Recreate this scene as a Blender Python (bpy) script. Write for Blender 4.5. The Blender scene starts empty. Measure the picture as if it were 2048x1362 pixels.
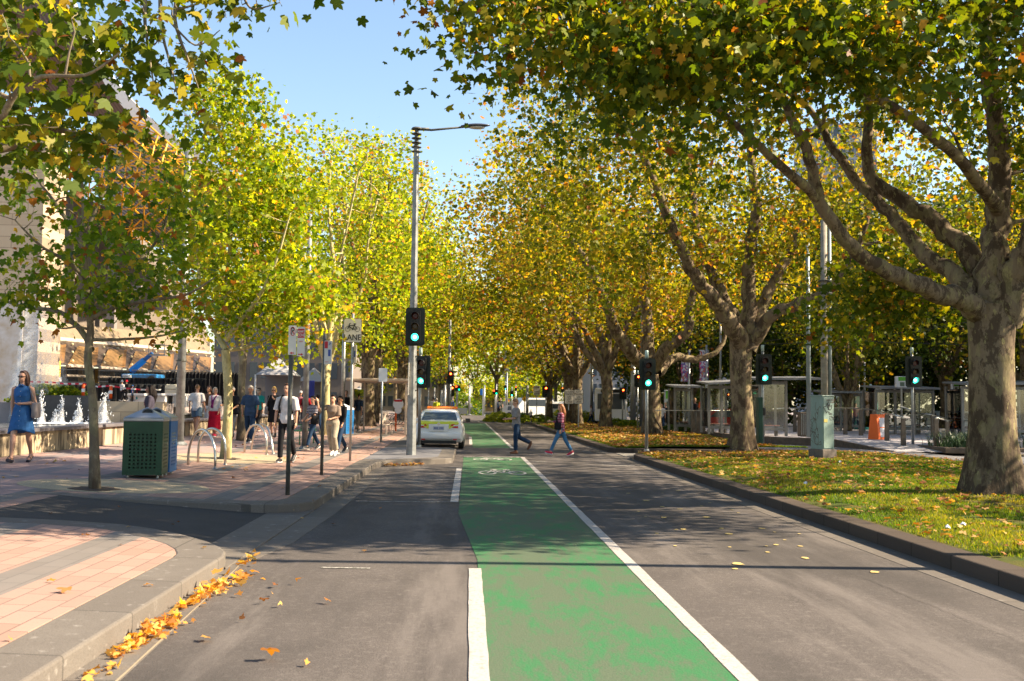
import bpy, bmesh, math, random
import numpy as np
from mathutils import Vector, Matrix, Quaternion
R = math.radians; PI = math.pi
S = bpy.context.scene; COL = S.collection
# ------------------------------------------------------------------ camera
F = 2000.0; CX, CY = 1024, 681; H = 1.7
def _basis():
    v = np.array([(937-CX)/F, -(806-CY)/F, -1.0]); v /= np.linalg.norm(v)
    r = R(0.8); u = np.array([math.sin(r), math.cos(r), 0.0]); u = u-v*np.dot(u, v); u /= np.linalg.norm(u)
    x = np.cross(v, u); return np.array([x, v, u])
RM = _basis()
cam = bpy.data.cameras.new('camera'); camo = bpy.data.objects.new('camera', cam); COL.objects.link(camo)
M4 = Matrix([list(RM[i])+[0] for i in range(3)]+[[0, 0, 0, 1]]); M4.translation = (0, 0, H)
camo.matrix_world = M4
cam.sensor_width = 36; cam.lens = F/2048*36; cam.clip_start = 0.1; cam.clip_end = 3000
cam.dof.use_dof = True; cam.dof.focus_distance = 17.0; cam.dof.aperture_fstop = 3.2
S.camera = camo
S.render.resolution_x = 1024; S.render.resolution_y = 681
# ------------------------------------------------------------------ sky + sun
SUN_EL = R(36); SUN_AZ = R(90+3)      # azimuth from +Y towards +X
w = bpy.data.worlds.new("World"); S.world = w; w.use_nodes = True
nt = w.node_tree; bg = nt.nodes['Background']
sky = nt.nodes.new('ShaderNodeTexSky'); sky.sky_type = 'NISHITA'; sky.sun_disc = False
sky.sun_elevation = SUN_EL; sky.sun_rotation = SUN_AZ; sky.altitude = 50; sky.air_density = 1.25; sky.dust_density = 0.7; sky.ozone_density = 1.5
nt.links.new(sky.outputs[0], bg.inputs[0]); bg.inputs[1].default_value = 0.074
sl = bpy.data.lights.new('sun', 'SUN'); sl.energy = 5.0; sl.angle = R(0.5); sl.color = (1.0, 0.83, 0.60)
so = bpy.data.objects.new('sun', sl); COL.objects.link(so)
sd = Vector((math.sin(SUN_AZ)*math.cos(SUN_EL), math.cos(SUN_AZ)*math.cos(SUN_EL), math.sin(SUN_EL)))
so.rotation_euler = (-sd).to_track_quat('-Z', 'Y').to_euler()
S.view_settings.view_transform = 'Standard'; S.view_settings.look = 'None'
S.view_settings.exposure = 1.80; S.view_settings.gamma = 1
S.render.engine = 'CYCLES'
S.cycles.max_bounces = 6; S.cycles.diffuse_bounces = 3; S.cycles.transmission_bounces = 4; S.cycles.transparent_max_bounces = 8
S.cycles.glossy_bounces = 2; S.cycles.caustics_reflective = False; S.cycles.caustics_refractive = False
S.cycles.use_denoising = True
try: S.cycles.denoiser = 'OPENIMAGEDENOISE'
except Exception: pass
# ------------------------------------------------------------------ pixel helpers (reference pixels, 2048 wide)
def ray(px, py): return RM @ np.array([(px-CX)/F, -(py-CY)/F, -1.0])
def P(px, py, z=0.):
    d = ray(px, py); t = (z-H)/d[2]; return Vector((d[0]*t, d[1]*t, z))
def D(px, py, y):
    d = ray(px, py); t = y/d[1]; return Vector((d[0]*t, y, d[2]*t+H))
def zl(x): return 0.15+0.04*(-2.4-max(x, -9.8))      # the left footpath rises gently to the left
def PL(px, py):
    z = .3
    for i in range(25):
        p = P(px, py, z); z = zl(p.x)
    return p
def YH(px, py, y): return D(px, py, y).z
# ------------------------------------------------------------------ materials
MATS = {}
def mat(name, col, rough=0.6, metal=0.0, noise=0.0, nscale=6.0, bump=0.0, bscale=40.0, spec=0.4, emit=None, es=1.0, col2=None, coat=0.0, trans=None):
    if name in MATS: return MATS[name]
    m = bpy.data.materials.new(name); m.use_nodes = True; n = m.node_tree.nodes; l = m.node_tree.links
    b = n['Principled BSDF']; b.inputs['Base Color'].default_value = (*col, 1); b.inputs['Roughness'].default_value = rough
    b.inputs['Metallic'].default_value = metal; b.inputs['Specular IOR Level'].default_value = spec
    if coat: b.inputs['Coat Weight'].default_value = coat
    tc = n.new('ShaderNodeTexCoord')
    if noise or col2:
        t = n.new('ShaderNodeTexNoise'); t.inputs['Scale'].default_value = nscale; t.inputs['Detail'].default_value = 6; t.inputs['Roughness'].default_value = .65
        l.new(tc.outputs['Object'], t.inputs['Vector'])
        mx = n.new('ShaderNodeMix'); mx.data_type = 'RGBA'
        c2 = col2 or tuple(c*(1-noise) for c in col)
        mx.inputs['A'].default_value = (*c2, 1); mx.inputs['B'].default_value = (*(col if col2 else tuple(min(1, c*(1+noise*.6)) for c in col)), 1)
        cr = n.new('ShaderNodeMapRange'); cr.inputs['From Min'].default_value = .35; cr.inputs['From Max'].default_value = .65
        l.new(t.outputs['Fac'], cr.inputs['Value']); l.new(cr.outputs[0], mx.inputs['Factor'])
        l.new(mx.outputs['Result'], b.inputs['Base Color'])
    if bump:
        t2 = n.new('ShaderNodeTexNoise'); t2.inputs['Scale'].default_value = bscale; t2.inputs['Detail'].default_value = 5
        l.new(tc.outputs['Object'], t2.inputs['Vector'])
        bp = n.new('ShaderNodeBump'); bp.inputs['Strength'].default_value = bump; bp.inputs['Distance'].default_value = .02
        l.new(t2.outputs['Fac'], bp.inputs['Height']); l.new(bp.outputs[0], b.inputs['Normal'])
    if emit:
        b.inputs['Emission Color'].default_value = (*emit, 1); b.inputs['Emission Strength'].default_value = es
    MATS[name] = m; return m
class NB:
    "small node-building helper"
    def __init__(s, name, rough=.8):
        s.m = bpy.data.materials.new(name); s.m.use_nodes = True; s.n = s.m.node_tree.nodes; s.l = s.m.node_tree.links
        s.b = s.n['Principled BSDF']; s.b.inputs['Roughness'].default_value = rough; s.b.inputs['Specular IOR Level'].default_value = .12
        s.tc = s.n.new('ShaderNodeTexCoord'); MATS[name] = s.m
        s.obj = s.tc.outputs['Object']
    def sock(s, inp, v):
        if isinstance(v, bpy.types.NodeSocket): s.l.new(v, inp)
        elif isinstance(v, tuple) and len(v) == 3 and inp.type == 'RGBA': inp.default_value = (*v, 1)
        else: inp.default_value = v
    def map(s, scale=(1, 1, 1), rot=(0, 0, 0), loc=(0, 0, 0)):
        k = s.n.new('ShaderNodeMapping'); k.inputs['Scale'].default_value = scale; k.inputs['Rotation'].default_value = rot; k.inputs['Location'].default_value = loc
        s.l.new(s.obj, k.inputs['Vector']); return k.outputs[0]
    def noise(s, scale, detail=5, vec=None, rough=.6, dist=0):
        t = s.n.new('ShaderNodeTexNoise'); t.inputs['Scale'].default_value = scale; t.inputs['Detail'].default_value = detail
        t.inputs['Roughness'].default_value = rough; t.inputs['Distortion'].default_value = dist
        s.l.new(vec or s.obj, t.inputs['Vector']); return t.outputs['Fac']
    def voro(s, scale, vec=None, feat='F1', out='Distance', rand=1):
        t = s.n.new('ShaderNodeTexVoronoi'); t.feature = feat; t.inputs['Scale'].default_value = scale; t.inputs['Randomness'].default_value = rand
        s.l.new(vec or s.obj, t.inputs['Vector']); return t.outputs[out]
    def rng(s, v, a, b, c=0., d=1.):
        t = s.n.new('ShaderNodeMapRange'); t.inputs[1].default_value = a; t.inputs[2].default_value = b; t.inputs[3].default_value = c; t.inputs[4].default_value = d
        s.sock(t.inputs[0], v); return t.outputs[0]
    def mix(s, f, a, b, mode='MIX'):
        t = s.n.new('ShaderNodeMix'); t.data_type = 'RGBA'; t.blend_type = mode
        s.sock(t.inputs['Factor'], f); s.sock(t.inputs['A'], a); s.sock(t.inputs['B'], b); return t.outputs['Result']
    def math(s, op, a, b=0.):
        t = s.n.new('ShaderNodeMath'); t.operation = op; s.sock(t.inputs[0], a); s.sock(t.inputs[1], b); return t.outputs[0]
    def xyz(s):
        t = s.n.new('ShaderNodeSeparateXYZ'); s.l.new(s.obj, t.inputs[0]); return t.outputs
    def brick(s, vec, c1, c2, mortar, w, h, ms=.01, off=.5):
        t = s.n.new('ShaderNodeTexBrick'); s.l.new(vec, t.inputs['Vector']); t.offset = off
        for k, v in (('Color1', c1), ('Color2', c2), ('Mortar', mortar)): s.sock(t.inputs[k], v)
        t.inputs['Scale'].default_value = 1; t.inputs['Mortar Size'].default_value = ms; t.inputs['Brick Width'].default_value = w; t.inputs['Row Height'].default_value = h
        return t.outputs['Color'], t.outputs['Fac']
    def ramp(s, v, stops, interp='LINEAR'):
        t = s.n.new('ShaderNodeValToRGB'); t.color_ramp.interpolation = interp; e = t.color_ramp.elements
        while len(e) < len(stops): e.new(.5)
        for k, (p, c) in enumerate(stops): e[k].position = p; e[k].color = (*c, 1)
        s.l.new(v, t.inputs[0]); return t.outputs[0]
    def bump(s, hgt, st=.3, dist=.02):
        t = s.n.new('ShaderNodeBump'); t.inputs['Strength'].default_value = st; t.inputs['Distance'].default_value = dist
        s.l.new(hgt, t.inputs['Height']); s.l.new(t.outputs[0], s.b.inputs['Normal'])
    def color(s, c): s.sock(s.b.inputs['Base Color'], c); return s.m
# ------------------------------------------------------------------ mesh builder
class MB:
    def __init__(s): s.v = []; s.f = []; s.mi = []; s.cur = 0
    def add(s, vs, fs):
        o = len(s.v); s.v += [tuple(v) for v in vs]; s.f += [tuple(i+o for i in f) for f in fs]; s.mi += [s.cur]*len(fs); return s
    def box(s, c, d, rz=0., rx=0., ry=0.):
        m = Matrix.Rotation(rz, 3, 'Z') @ Matrix.Rotation(ry, 3, 'Y') @ Matrix.Rotation(rx, 3, 'X'); c = Vector(c)
        vs = [c+m @ Vector((x*d[0]/2, y*d[1]/2, z*d[2]/2)) for x in (-1, 1) for y in (-1, 1) for z in (-1, 1)]
        return s.add(vs, [(0, 1, 3, 2), (4, 6, 7, 5), (0, 4, 5, 1), (2, 3, 7, 6), (0, 2, 6, 4), (1, 5, 7, 3)])
    def bbox(s, c, d, b=.02, rz=0.):
        "box with chamfered edges"
        bm = bmesh.new(); bmesh.ops.create_cube(bm, size=1)
        for v in bm.verts: v.co = Vector((v.co.x*d[0], v.co.y*d[1], v.co.z*d[2]))
        bmesh.ops.bevel(bm, geom=bm.edges[:]+bm.verts[:], offset=b, segments=2, affect='EDGES', profile=.5)
        m = Matrix.Rotation(rz, 3, 'Z'); bm.verts.index_update()
        s.add([Vector(c)+m @ v.co for v in bm.verts], [[v.index for v in f.verts] for f in bm.faces]); bm.free(); return s
    def tube(s, pts, rad, n=8, cap=True, ell=None):
        pts = [Vector(p) for p in pts]; k = len(pts)
        if not hasattr(rad, '__len__'): rad = [rad]*k
        vs = []; fs = []; up = None
        for i, p in enumerate(pts):
            t = (pts[min(i+1, k-1)]-pts[max(i-1, 0)]).normalized()
            if up is None: a = Vector((0, 0, 1)) if abs(t.z) < .9 else Vector((1, 0, 0)); a = (a-t*a.dot(t)).normalized()
            else: a = (up-t*up.dot(t)).normalized()
            up = a; b = t.cross(a)
            for j in range(n):
                q = 2*PI*j/n; vs.append(p+(a*math.cos(q)+b*math.sin(q))*rad[i])
        for i in range(k-1):
            for j in range(n):
                fs.append((i*n+j, i*n+(j+1) % n, (i+1)*n+(j+1) % n, (i+1)*n+j))
        if cap: fs.append(tuple(range(n-1, -1, -1))); fs.append(tuple(range((k-1)*n, k*n)))
        return s.add(vs, fs)
    def cyl(s, p0, p1, r0, r1=None, n=12): return s.tube([p0, p1], [r0, r0 if r1 is None else r1], n)
    def loft(s, rings, cap=True):
        n = len(rings[0]); vs = [p for r in rings for p in r]; fs = []
        for i in range(len(rings)-1):
            for j in range(n): fs.append((i*n+j, i*n+(j+1) % n, (i+1)*n+(j+1) % n, (i+1)*n+j))
        if cap: fs.append(tuple(range(n-1, -1, -1))); fs.append(tuple(range((len(rings)-1)*n, len(rings)*n)))
        return s.add(vs, fs)
    def ell(s, c, r, m=None, nu=14, nv=9):
        c = Vector(c); vs = []; fs = []
        for i in range(1, nv):
            th = PI*i/nv
            for j in range(nu):
                ph = 2*PI*j/nu; q = Vector((r[0]*math.sin(th)*math.cos(ph), r[1]*math.sin(th)*math.sin(ph), r[2]*math.cos(th)))
                vs.append(c+(m @ q if m else q))
        t = Vector((0, 0, r[2])); vs.append(c+(m @ t if m else t)); vs.append(c-(m @ t if m else t)); a = len(vs)-2
        for i in range(nv-2):
            for j in range(nu): fs.append((i*nu+j, (i+1)*nu+j, (i+1)*nu+(j+1) % nu, i*nu+(j+1) % nu))
        for j in range(nu): fs.append((a, j, (j+1) % nu)); fs.append((a+1, (nv-2)*nu+(j+1) % nu, (nv-2)*nu+j))
        return s.add(vs, fs)
    def prism(s, poly, z0, z1, m=None):
        "poly: 2d (x,z) outline extruded along y from z0 to z1"
        n = len(poly); vs = [Vector((x, z0, z)) for x, z in poly]+[Vector((x, z1, z)) for x, z in poly]
        if m: vs = [m @ v for v in vs]
        fs = [tuple(range(n)), tuple(range(2*n-1, n-1, -1))]+[(i, i+n, (i+1) % n+n, (i+1) % n) for i in range(n)]
        return s.add(vs, fs)
    def slab(s, poly, zf, thick):
        "poly: plan outline (x,y) counter-clockwise, top at zf(x,y)"
        n = len(poly); z = zf if callable(zf) else (lambda x, y: zf)
        vs = [(x, y, z(x, y)) for x, y in poly]+[(x, y, z(x, y)-thick) for x, y in poly]
        fs = [tuple(range(n)), tuple(range(2*n-1, n-1, -1))]+[(i, i+n, (i+1) % n+n, (i+1) % n) for i in range(n)]
        return s.add(vs, fs)
    def build(s, name, mats, parent=None, smooth=False, remesh=None, loc=None, rz=None, sm=0, noise=None):
        me = bpy.data.meshes.new(name); me.from_pydata(s.v, [], s.f)
        for m in (mats if isinstance(mats, (list, tuple)) else [mats]): me.materials.append(m)
        if any(s.mi): me.polygons.foreach_set('material_index', s.mi)
        if smooth: me.polygons.foreach_set('use_smooth', [True]*len(me.polygons))
        bm = bmesh.new(); bm.from_mesh(me); bmesh.ops.recalc_face_normals(bm, faces=bm.faces[:]); bm.to_mesh(me); bm.free()
        me.update(); o = bpy.data.objects.new(name, me); COL.objects.link(o)
        if parent is not None: o.parent = parent
        if loc is not None: o.location = loc
        if rz is not None: o.rotation_euler = (0, 0, rz)
        if remesh: REM.append((o, remesh, sm))
        return o
REM = []
def tag(o, label=None, cat=None, group=None, kind=None):
    if label: o['label'] = label
    if cat: o['category'] = cat
    if group: o['group'] = group
    if kind: o['kind'] = kind
    return o
def root(name, label, cat, loc=(0, 0, 0), rz=0., group=None):
    o = bpy.data.objects.new(name, None); o.empty_display_size = .2; COL.objects.link(o); o.location = loc; o.rotation_euler = (0, 0, rz)
    return tag(o, label, cat, group)
def copy_tree(o, parent=None):
    c = o.copy(); COL.objects.link(c)
    if parent is not None: c.parent = parent
    for ch in list(o.children): copy_tree(ch, c)
    return c
def text(name, body, size, loc, m, parent, align='CENTER', rx=PI/2, rz=0., sx=1.0, ext=.001):
    "raised lettering, converted to a mesh; faces -Y"
    cu = bpy.data.curves.new(name, 'FONT'); cu.body = body; cu.size = size; cu.align_x = align; cu.align_y = 'CENTER'; cu.extrude = ext; cu.offset = size*.012
    tmp = bpy.data.objects.new('tmp', cu); COL.objects.link(tmp)
    bpy.context.view_layer.update()
    me = bpy.data.meshes.new_from_object(tmp.evaluated_get(bpy.context.evaluated_depsgraph_get()))
    bpy.data.objects.remove(tmp); me.name = name
    me.transform(Matrix.Translation(loc) @ Matrix.Rotation(rz, 4, 'Z') @ Matrix.Rotation(rx, 4, 'X') @ Matrix.Diagonal((sx, 1, 1, 1)))
    me.materials.clear(); me.materials.append(m)
    o = bpy.data.objects.new(name, me); COL.objects.link(o); o.parent = parent; return o
# ================================================================== ground materials
g = NB('asphalt_road', .85); n1 = g.noise(1.3, 8); n2 = g.noise(75, 3, rough=.8); sp = g.voro(42)
c = g.mix(g.rng(n1, .3, .7), (.098, .086, .080), (.142, .124, .114)); c = g.mix(g.rng(n2, .42, .62, 0, .70), c, (.034, .031, .030)); c = g.mix(g.rng(g.noise(16, 5), .52, .70, 0, .35), c, (.22, .195, .18)); 
c = g.mix(g.rng(sp, .05, .16, .55, 0), c, (.30, .28, .26))
sx = g.xyz(); band = g.math('ABSOLUTE', g.math('SINE', g.math('MULTIPLY', sx[0], 1.9)))
c = g.mix(g.rng(band, 0, .9, .35, 0), c, (.066, .059, .055)); st = g.noise(.55, 4, g.map((1, .25, 1)))
c = g.mix(g.rng(g.noise(.9, 7, g.map((1, .12, 1), loc=(3, 7, 0)), .7), .50, .60, 0, .45), c, (.19, .168, .155)); c = g.mix(g.rng(st, .48, .62, 0, .55), c, (.046, .042, .040)); g.bump(n2, .5, .01); M_ROAD = g.color(c)
crk = g.voro(.55, g.map((1, .45, 1)), 'DISTANCE_TO_EDGE'); 
g = NB('asphalt_dark', .85); n2 = g.noise(160, 2); c = g.mix(g.rng(g.noise(2, 6), .3, .7), (.040, .038, .038), (.058, .054, .052)); c = g.mix(g.rng(n2, .4, .7, 0, .6), c, (.10, .095, .09)); g.bump(n2, .5, .01); M_ASPH2 = g.color(c)
g = NB('asphalt_grey', .8); n2 = g.noise(120, 2); c = g.mix(g.rng(g.noise(1.5, 6), .3, .7), (.13, .13, .145), (.19, .185, .195)); c = g.mix(g.rng(n2, .4, .7, 0, .5), c, (.08, .08, .085)); M_ASPH3 = g.color(c)
g = NB('green_paint', .7); wv = g.map((1, .30, 1)); w1 = g.noise(2.2, 10, wv, .78, .25); w2 = g.noise(60, 3); sx = g.xyz()
wear = g.math('ADD', g.rng(w1, .45, .60, 0, 1), g.rng(w2, .3, .8, -.55, .55))
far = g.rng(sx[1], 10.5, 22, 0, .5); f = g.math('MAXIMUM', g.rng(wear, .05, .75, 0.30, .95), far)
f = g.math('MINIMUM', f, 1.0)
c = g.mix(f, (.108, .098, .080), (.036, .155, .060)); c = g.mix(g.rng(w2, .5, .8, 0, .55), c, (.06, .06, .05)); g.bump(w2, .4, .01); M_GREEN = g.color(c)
g = NB('white_paint', .7); w2 = g.noise(45, 4); w3 = g.noise(14, 4); c = g.mix(g.rng(w2, .52, .70, 0, .75), (.40, .375, .35), (.15, .135, .125)); c = g.mix(g.rng(w3, .56, .66, 0, .6), c, (.22, .20, .18)); c = g.mix(g.rng(g.noise(2.2, 5), .5, .7, 0, .3), c, (.30, .27, .25)); M_WLINE = g.color(c)
g = NB('worn_white_paint', .7); w2 = g.noise(25, 4); c = g.mix(g.rng(w2, .45, .60), (.50, .48, .44), (.13, .14, .11)); M_WWORN = g.color(c)
# footpath pavers: pink clay pavers with grey bands
g = NB('footpath_pavers', .8); sx = g.xyz(); nv = g.map((1, 1, 1), (0, 0, R(90)))
bc, bf = g.brick(nv, (.30, .185, .145), (.36, .228, .182), (.17, .11, .09), .40, .20, .007)
gc, gf = g.brick(nv, (.135, .125, .115), (.175, .16, .148), (.11, .105, .10), .40, .20, .007)
u = g.math('FRACT', g.math('DIVIDE', g.math('ADD', sx[0], 40.4), 1.35)); bandm = g.math('LESS_THAN', u, .30)
v = g.math('FRACT', g.math('DIVIDE', g.math('ADD', sx[1], 41.2), 5.4)); band2 = g.math('LESS_THAN', v, .075)
inner = g.math('LESS_THAN', sx[0], -5.0); band2 = g.math('MULTIPLY', band2, inner)
mk = g.math('MAXIMUM', bandm, band2)
c = g.mix(mk, bc, gc); c = g.mix(g.rng(g.noise(.8, 6), .35, .75, 0, .35), c, (.25, .20, .18)); c = g.mix(g.rng(g.noise(55, 3), .5, .8, 0, .30), c, (.15, .12, .10))
far = g.math('LESS_THAN', sx[0], -6.6); c = g.mix(g.math('MULTIPLY', far, .35), c, (.33, .25, .27))
g.bump(g.math('SUBTRACT', 1.0, bf), .4, .006); M_PAV = g.color(c)
g = NB('bluestone', .75); bc, bf = g.brick(g.map((1, 1, 1), (0, 0, R(90))), (.125, .11, .098), (.16, .142, .125), (.06, .055, .05), 1.25, 3.0, .009, 0.)
n2 = g.noise(70, 4); c = g.mix(g.rng(g.noise(2.2, 8, rough=.7), .38, .66, 0, .6), bc, (.115, .10, .088)); c = g.mix(g.rng(n2, .45, .7, 0, .5), c, (.085, .075, .065)); c = g.mix(g.rng(g.noise(7, 6), .60, .72, 0, .4), c, (.42, .39, .36)); g.bump(n2, .35, .01); M_BLUE = g.color(c)
g = NB('kerb_dark_stone', .8); bc, bf = g.brick(g.map((1, 1, 1), (0, 0, R(90))), (.062, .049, .041), (.088, .070, .058), (.03, .025, .02), .95, 3.0, .012, 0.)
n2 = g.noise(60, 4); c = g.mix(g.rng(g.noise(3, 6), .35, .7, 0, .5), bc, (.075, .058, .048)); g.bump(n2, .5, .015); M_KERB2 = g.color(c)
g = NB('grass_soil', .95); c = g.mix(g.rng(g.noise(1.1, 6), .38, .62), (.045, .080, .012), (.120, .100, .028)); c = g.mix(g.rng(g.noise(30, 4), .45, .7, 0, .5), c, (.13, .09, .04)); g.bump(g.noise(50, 4), .8, .03); M_SOIL = g.color(c)
M_GROUND = mat('ground_earth', (.10, .09, .075), .9, noise=.3, nscale=.2)
M_PLAZA = mat('plaza_stone', (.30, .25, .24), .8, noise=.2, nscale=1.0, bump=.1)
M_AGG = mat('exposed_aggregate', (.36, .29, .19), .9, noise=.35, nscale=60, bump=.4, bscale=90)
M_CONC = mat('concrete', (.20, .185, .165), .85, noise=.2, nscale=8, bump=.2)
def sheet(name, poly, z, m, thick=.03): 
    return tag(MB().slab(poly, z, thick).build(name, m), kind='structure')
def ext(x0, x1, y0, y1): return [(x0, y0), (x1, y0), (x1, y1), (x0, y1)]
sheet('ground', ext(-900, 900, -300, 1800), -.06, M_GROUND, .2)
sheet('road', ext(-2.75, 5.2, -30, 102)+[], 0, M_ROAD, .04)
sheet('cross_road', [(-90, 102.002), (90, 102.002), (90, 152), (-90, 152)], -.001, M_ROAD, .04)
sheet('far_road', ext(-7, 14, 152.002, 420), 0, M_ROAD, .04)
def line(pts, wd, m=M_WLINE, z=.008, jag=.004):
    rnd = random.Random(len(pts)*7+int(pts[0][1]*10)); L = []; Rr = []
    for (a, b) in zip(pts[:-1], pts[1:]):
        a = Vector(a); b = Vector(b); d = (b-a); n = max(1, min(60, int(d.length/.25))); t = d.normalized(); nn = Vector((t.y, -t.x))
        for i in range(n+1):
            q = a+d*i/n; L.append(q-nn*(wd/2+rnd.uniform(-jag, jag))); Rr.append(q+nn*(wd/2+rnd.uniform(-jag, jag)))
    mb = MB(); n = len(L); mb.add([(p.x, p.y, z) for p in L]+[(p.x, p.y, z) for p in Rr], [(i, i+1, n+i+1, n+i) for i in range(n-1)])
    return tag(mb.build('lane_marking', m), kind='structure')
# gutters
sheet('gutter', [(-2.42, -30), (-2.06, -30), (-2.08, 6.2), (-2.22, 9.0), (-2.32, 10.6), (-2.08, 12.2), (-2.0, 15.5), (-1.98, 26.5), (-2.42, 26.5)], .004, M_BLUE, .01)
line([(-2.07, -5), (-2.09, 6.2), (-2.23, 9.0), (-2.33, 10.5)], .014, mat('joint_sealant', (.30, .24, .16), .8), .009, .003)
sheet('right_gutter', ext(4.72, 5.12, -30, 100), .004, M_BLUE, .01)
# bike lane and markings (each a few mm above the road)
sheet('bike_lane', [(.17, -20), (1.69, -20), (1.69, 31.5), (-.13, 31.5), (-.13, 15.5), (.12, 11)], .004, M_GREEN, .003)
sheet('bike_lane', [(.18, 38.3), (1.62, 38.3), (1.50, 84), (-.6, 84), (-.3, 60), (.15, 52)], .004, M_GREEN, .003)
sheet('bike_lane', [(-5.5, 106), (-2.0, 106), (-1.6, 128), (-5.5, 128)], .005, M_GREEN, .003)
line([(1.755, -10), (1.755, 12), (1.73, 31.7)], .125); line([(1.69, 38), (1.62, 55), (1.47, 84), (.9, 92), (1.8, 95)], .13)
line([(.09, -2), (.09, 10.4)], .13); line([(-.22, 17.26), (-.22, 26.2)], .14); line([(.12, 41.0), (.12, 50.3)], .13)
line([(-.12, 31.75), (1.7, 31.75)], .12, M_WWORN); line([(-.2, 38.1), (1.62, 38.1)], .09, M_WWORN)
line([(-1.48, 10.42), (-.98, 10.38)], .035, M_WWORN, jag=.002); line([(-1.9, 17.3), (-.28, 17.28)], .045, M_WWORN); line([(-2.1, 22.3), (-.28, 22.2)], .05, M_WWORN)
line([(3.75, 28.1), (4.65, 27.7)], .12); line([(1.9, 29.6), (2.3, 29.3)], .10, M_WWORN); line([(2.6, 36), (4.9, 35.6)], .12, M_WWORN)
line([(-5.5, 106), (-2, 106), (-1.6, 128)], .3); line([(1.8, 95), (4.6, 97)], .25)
# bicycle pavement symbols
def bike_symbol(cx, cy, sx, sy, z=.009):
    mb = MB(); 
    def arc(ox, r, wd=.06):
        n = 18; a = []; b = []
        for i in range(n):
            q = 2*PI*i/n; a.append((cx+(ox+math.cos(q)*r)*sx, cy+(math.sin(q)*r)*sy, z)); b.append((cx+(ox+math.cos(q)*(r-wd))*sx, cy+(math.sin(q)*(r-wd))*sy, z))
        mb.add(a+b, [(i, (i+1) % n, n+(i+1) % n, n+i) for i in range(n)])
    def seg(x0, y0, x1, y1, wd=.055):
        d = Vector((x1-x0, y1-y0)).normalized(); nx, ny = -d.y*wd/2, d.x*wd/2
        mb.add([(cx+(a)*sx, cy+(b)*sy, z+.001) for a, b in ((x0+nx, y0+ny), (x0-nx, y0-ny), (x1-nx, y1-ny), (x1+nx, y1+ny))], [(0, 1, 2, 3)])
    arc(-.33, .21); arc(.33, .21)
    for s in ((-.33, 0, -.17, .34), (-.2, .26, .12, .26), (.12, .3, 0, 0), (-.2, .26, 0, 0), (.12, .26, .33, 0), (0, 0, .33, 0), (-.24, .38, -.1, .36), (.05, .33, .2, .33)): seg(*s)
    tag(mb.build('bicycle_marking', M_WWORN), kind='structure')
bike_symbol(.85, 24.6, 1.1, 3.2); bike_symbol(.75, 30.4, 1.1, 2.2)
# thermoplastic yellow splashes / leaves are litter, built later
# ---- left footpath
ZF = lambda x, y: zl(x)
def arcpts(l): return l
near = [(-2.42, -30), (-2.42, 10.2), (-2.47, 10.5), (-2.60, 10.8), (-2.82, 11.15), (-3.15, 11.52), (-3.6, 11.92), (-4.1, 12.2), (-4.86, 12.32), (-5.56, 12.32), (-6.4, 12.3)]
W = .45
nin = [(-2.42-W, -30), (-2.42-W, 10.0), (-2.90, 10.25), (-2.99, 10.5), (-3.18, 10.82), (-3.47, 11.15), (-3.85, 11.5), (-4.25, 11.76), (-4.92, 11.88), (-5.6, 11.88), (-6.4, 11.86)]
mb = MB(); 
for i in range(len(near)-1):
    a, b, c2, d = near[i], near[i+1], nin[i+1], nin[i]; zz = lambda p: zl(p[0])
    dz = .0
    vs = [(*a, zz(a)), (*b, zz(b)), (*c2, zz(c2)), (*d, zz(d)), (a[0], a[1], -.05), (b[0], b[1], -.05), (c2[0], c2[1], -.05), (d[0], d[1], -.05)]
    mb.add(vs, [(0, 1, 2, 3), (0, 4, 5, 1), (2, 6, 7, 3)])
kb = tag(mb.build('left_kerb', M_BLUE), kind='structure')
bv = kb.modifiers.new('bevel', 'BEVEL'); bv.width = .02; bv.segments = 2; bv.limit_method = 'ANGLE'; bv.angle_limit = R(50)
tag(MB().slab([(-9.8, -30)]+nin+[(-9.8, 11.86)], ZF, .2).build('footpath', M_PAV), kind='structure')
# driveway
ze = zl(-5.95)
ZD = lambda x, y: .035+(ze-.035)*min(1, max(0, (-2.95-x)/3.0))
xs = [-2.95-3.0*i/12 for i in range(13)]
dr_lo = lambda x: np.interp(-x, [2.95, 3.15, 3.6, 4.1, 4.86, 5.56, 5.95], [11.35, 11.5, 11.92, 12.2, 12.32, 12.32, 12.32])
dr_hi = lambda x: np.interp(-x, [2.95, 3.2, 4.05, 5.0, 5.95], [15.15, 15.02, 14.96, 14.95, 15.0])
mb = MB(); vs = [(x, dr_lo(x)-.02, ZD(x, 0)) for x in xs]+[(x, dr_hi(x)+.02, ZD(x, 0)) for x in xs]; mb.add(vs, [(i, i+1, 14+i, 13+i) for i in range(12)])
tag(mb.build('driveway', M_ASPH2), kind='structure')
mb = MB(); mb.slab([(-2.95, 11.2), (-2.42, 10.3), (-2.38, 15.8), (-2.95, 15.16)], lambda x, y: .012+(-2.40-x)*.05, .05)
o = tag(mb.build('driveway_ramp', M_BLUE), kind='structure'); o.location.z = .006
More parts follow.
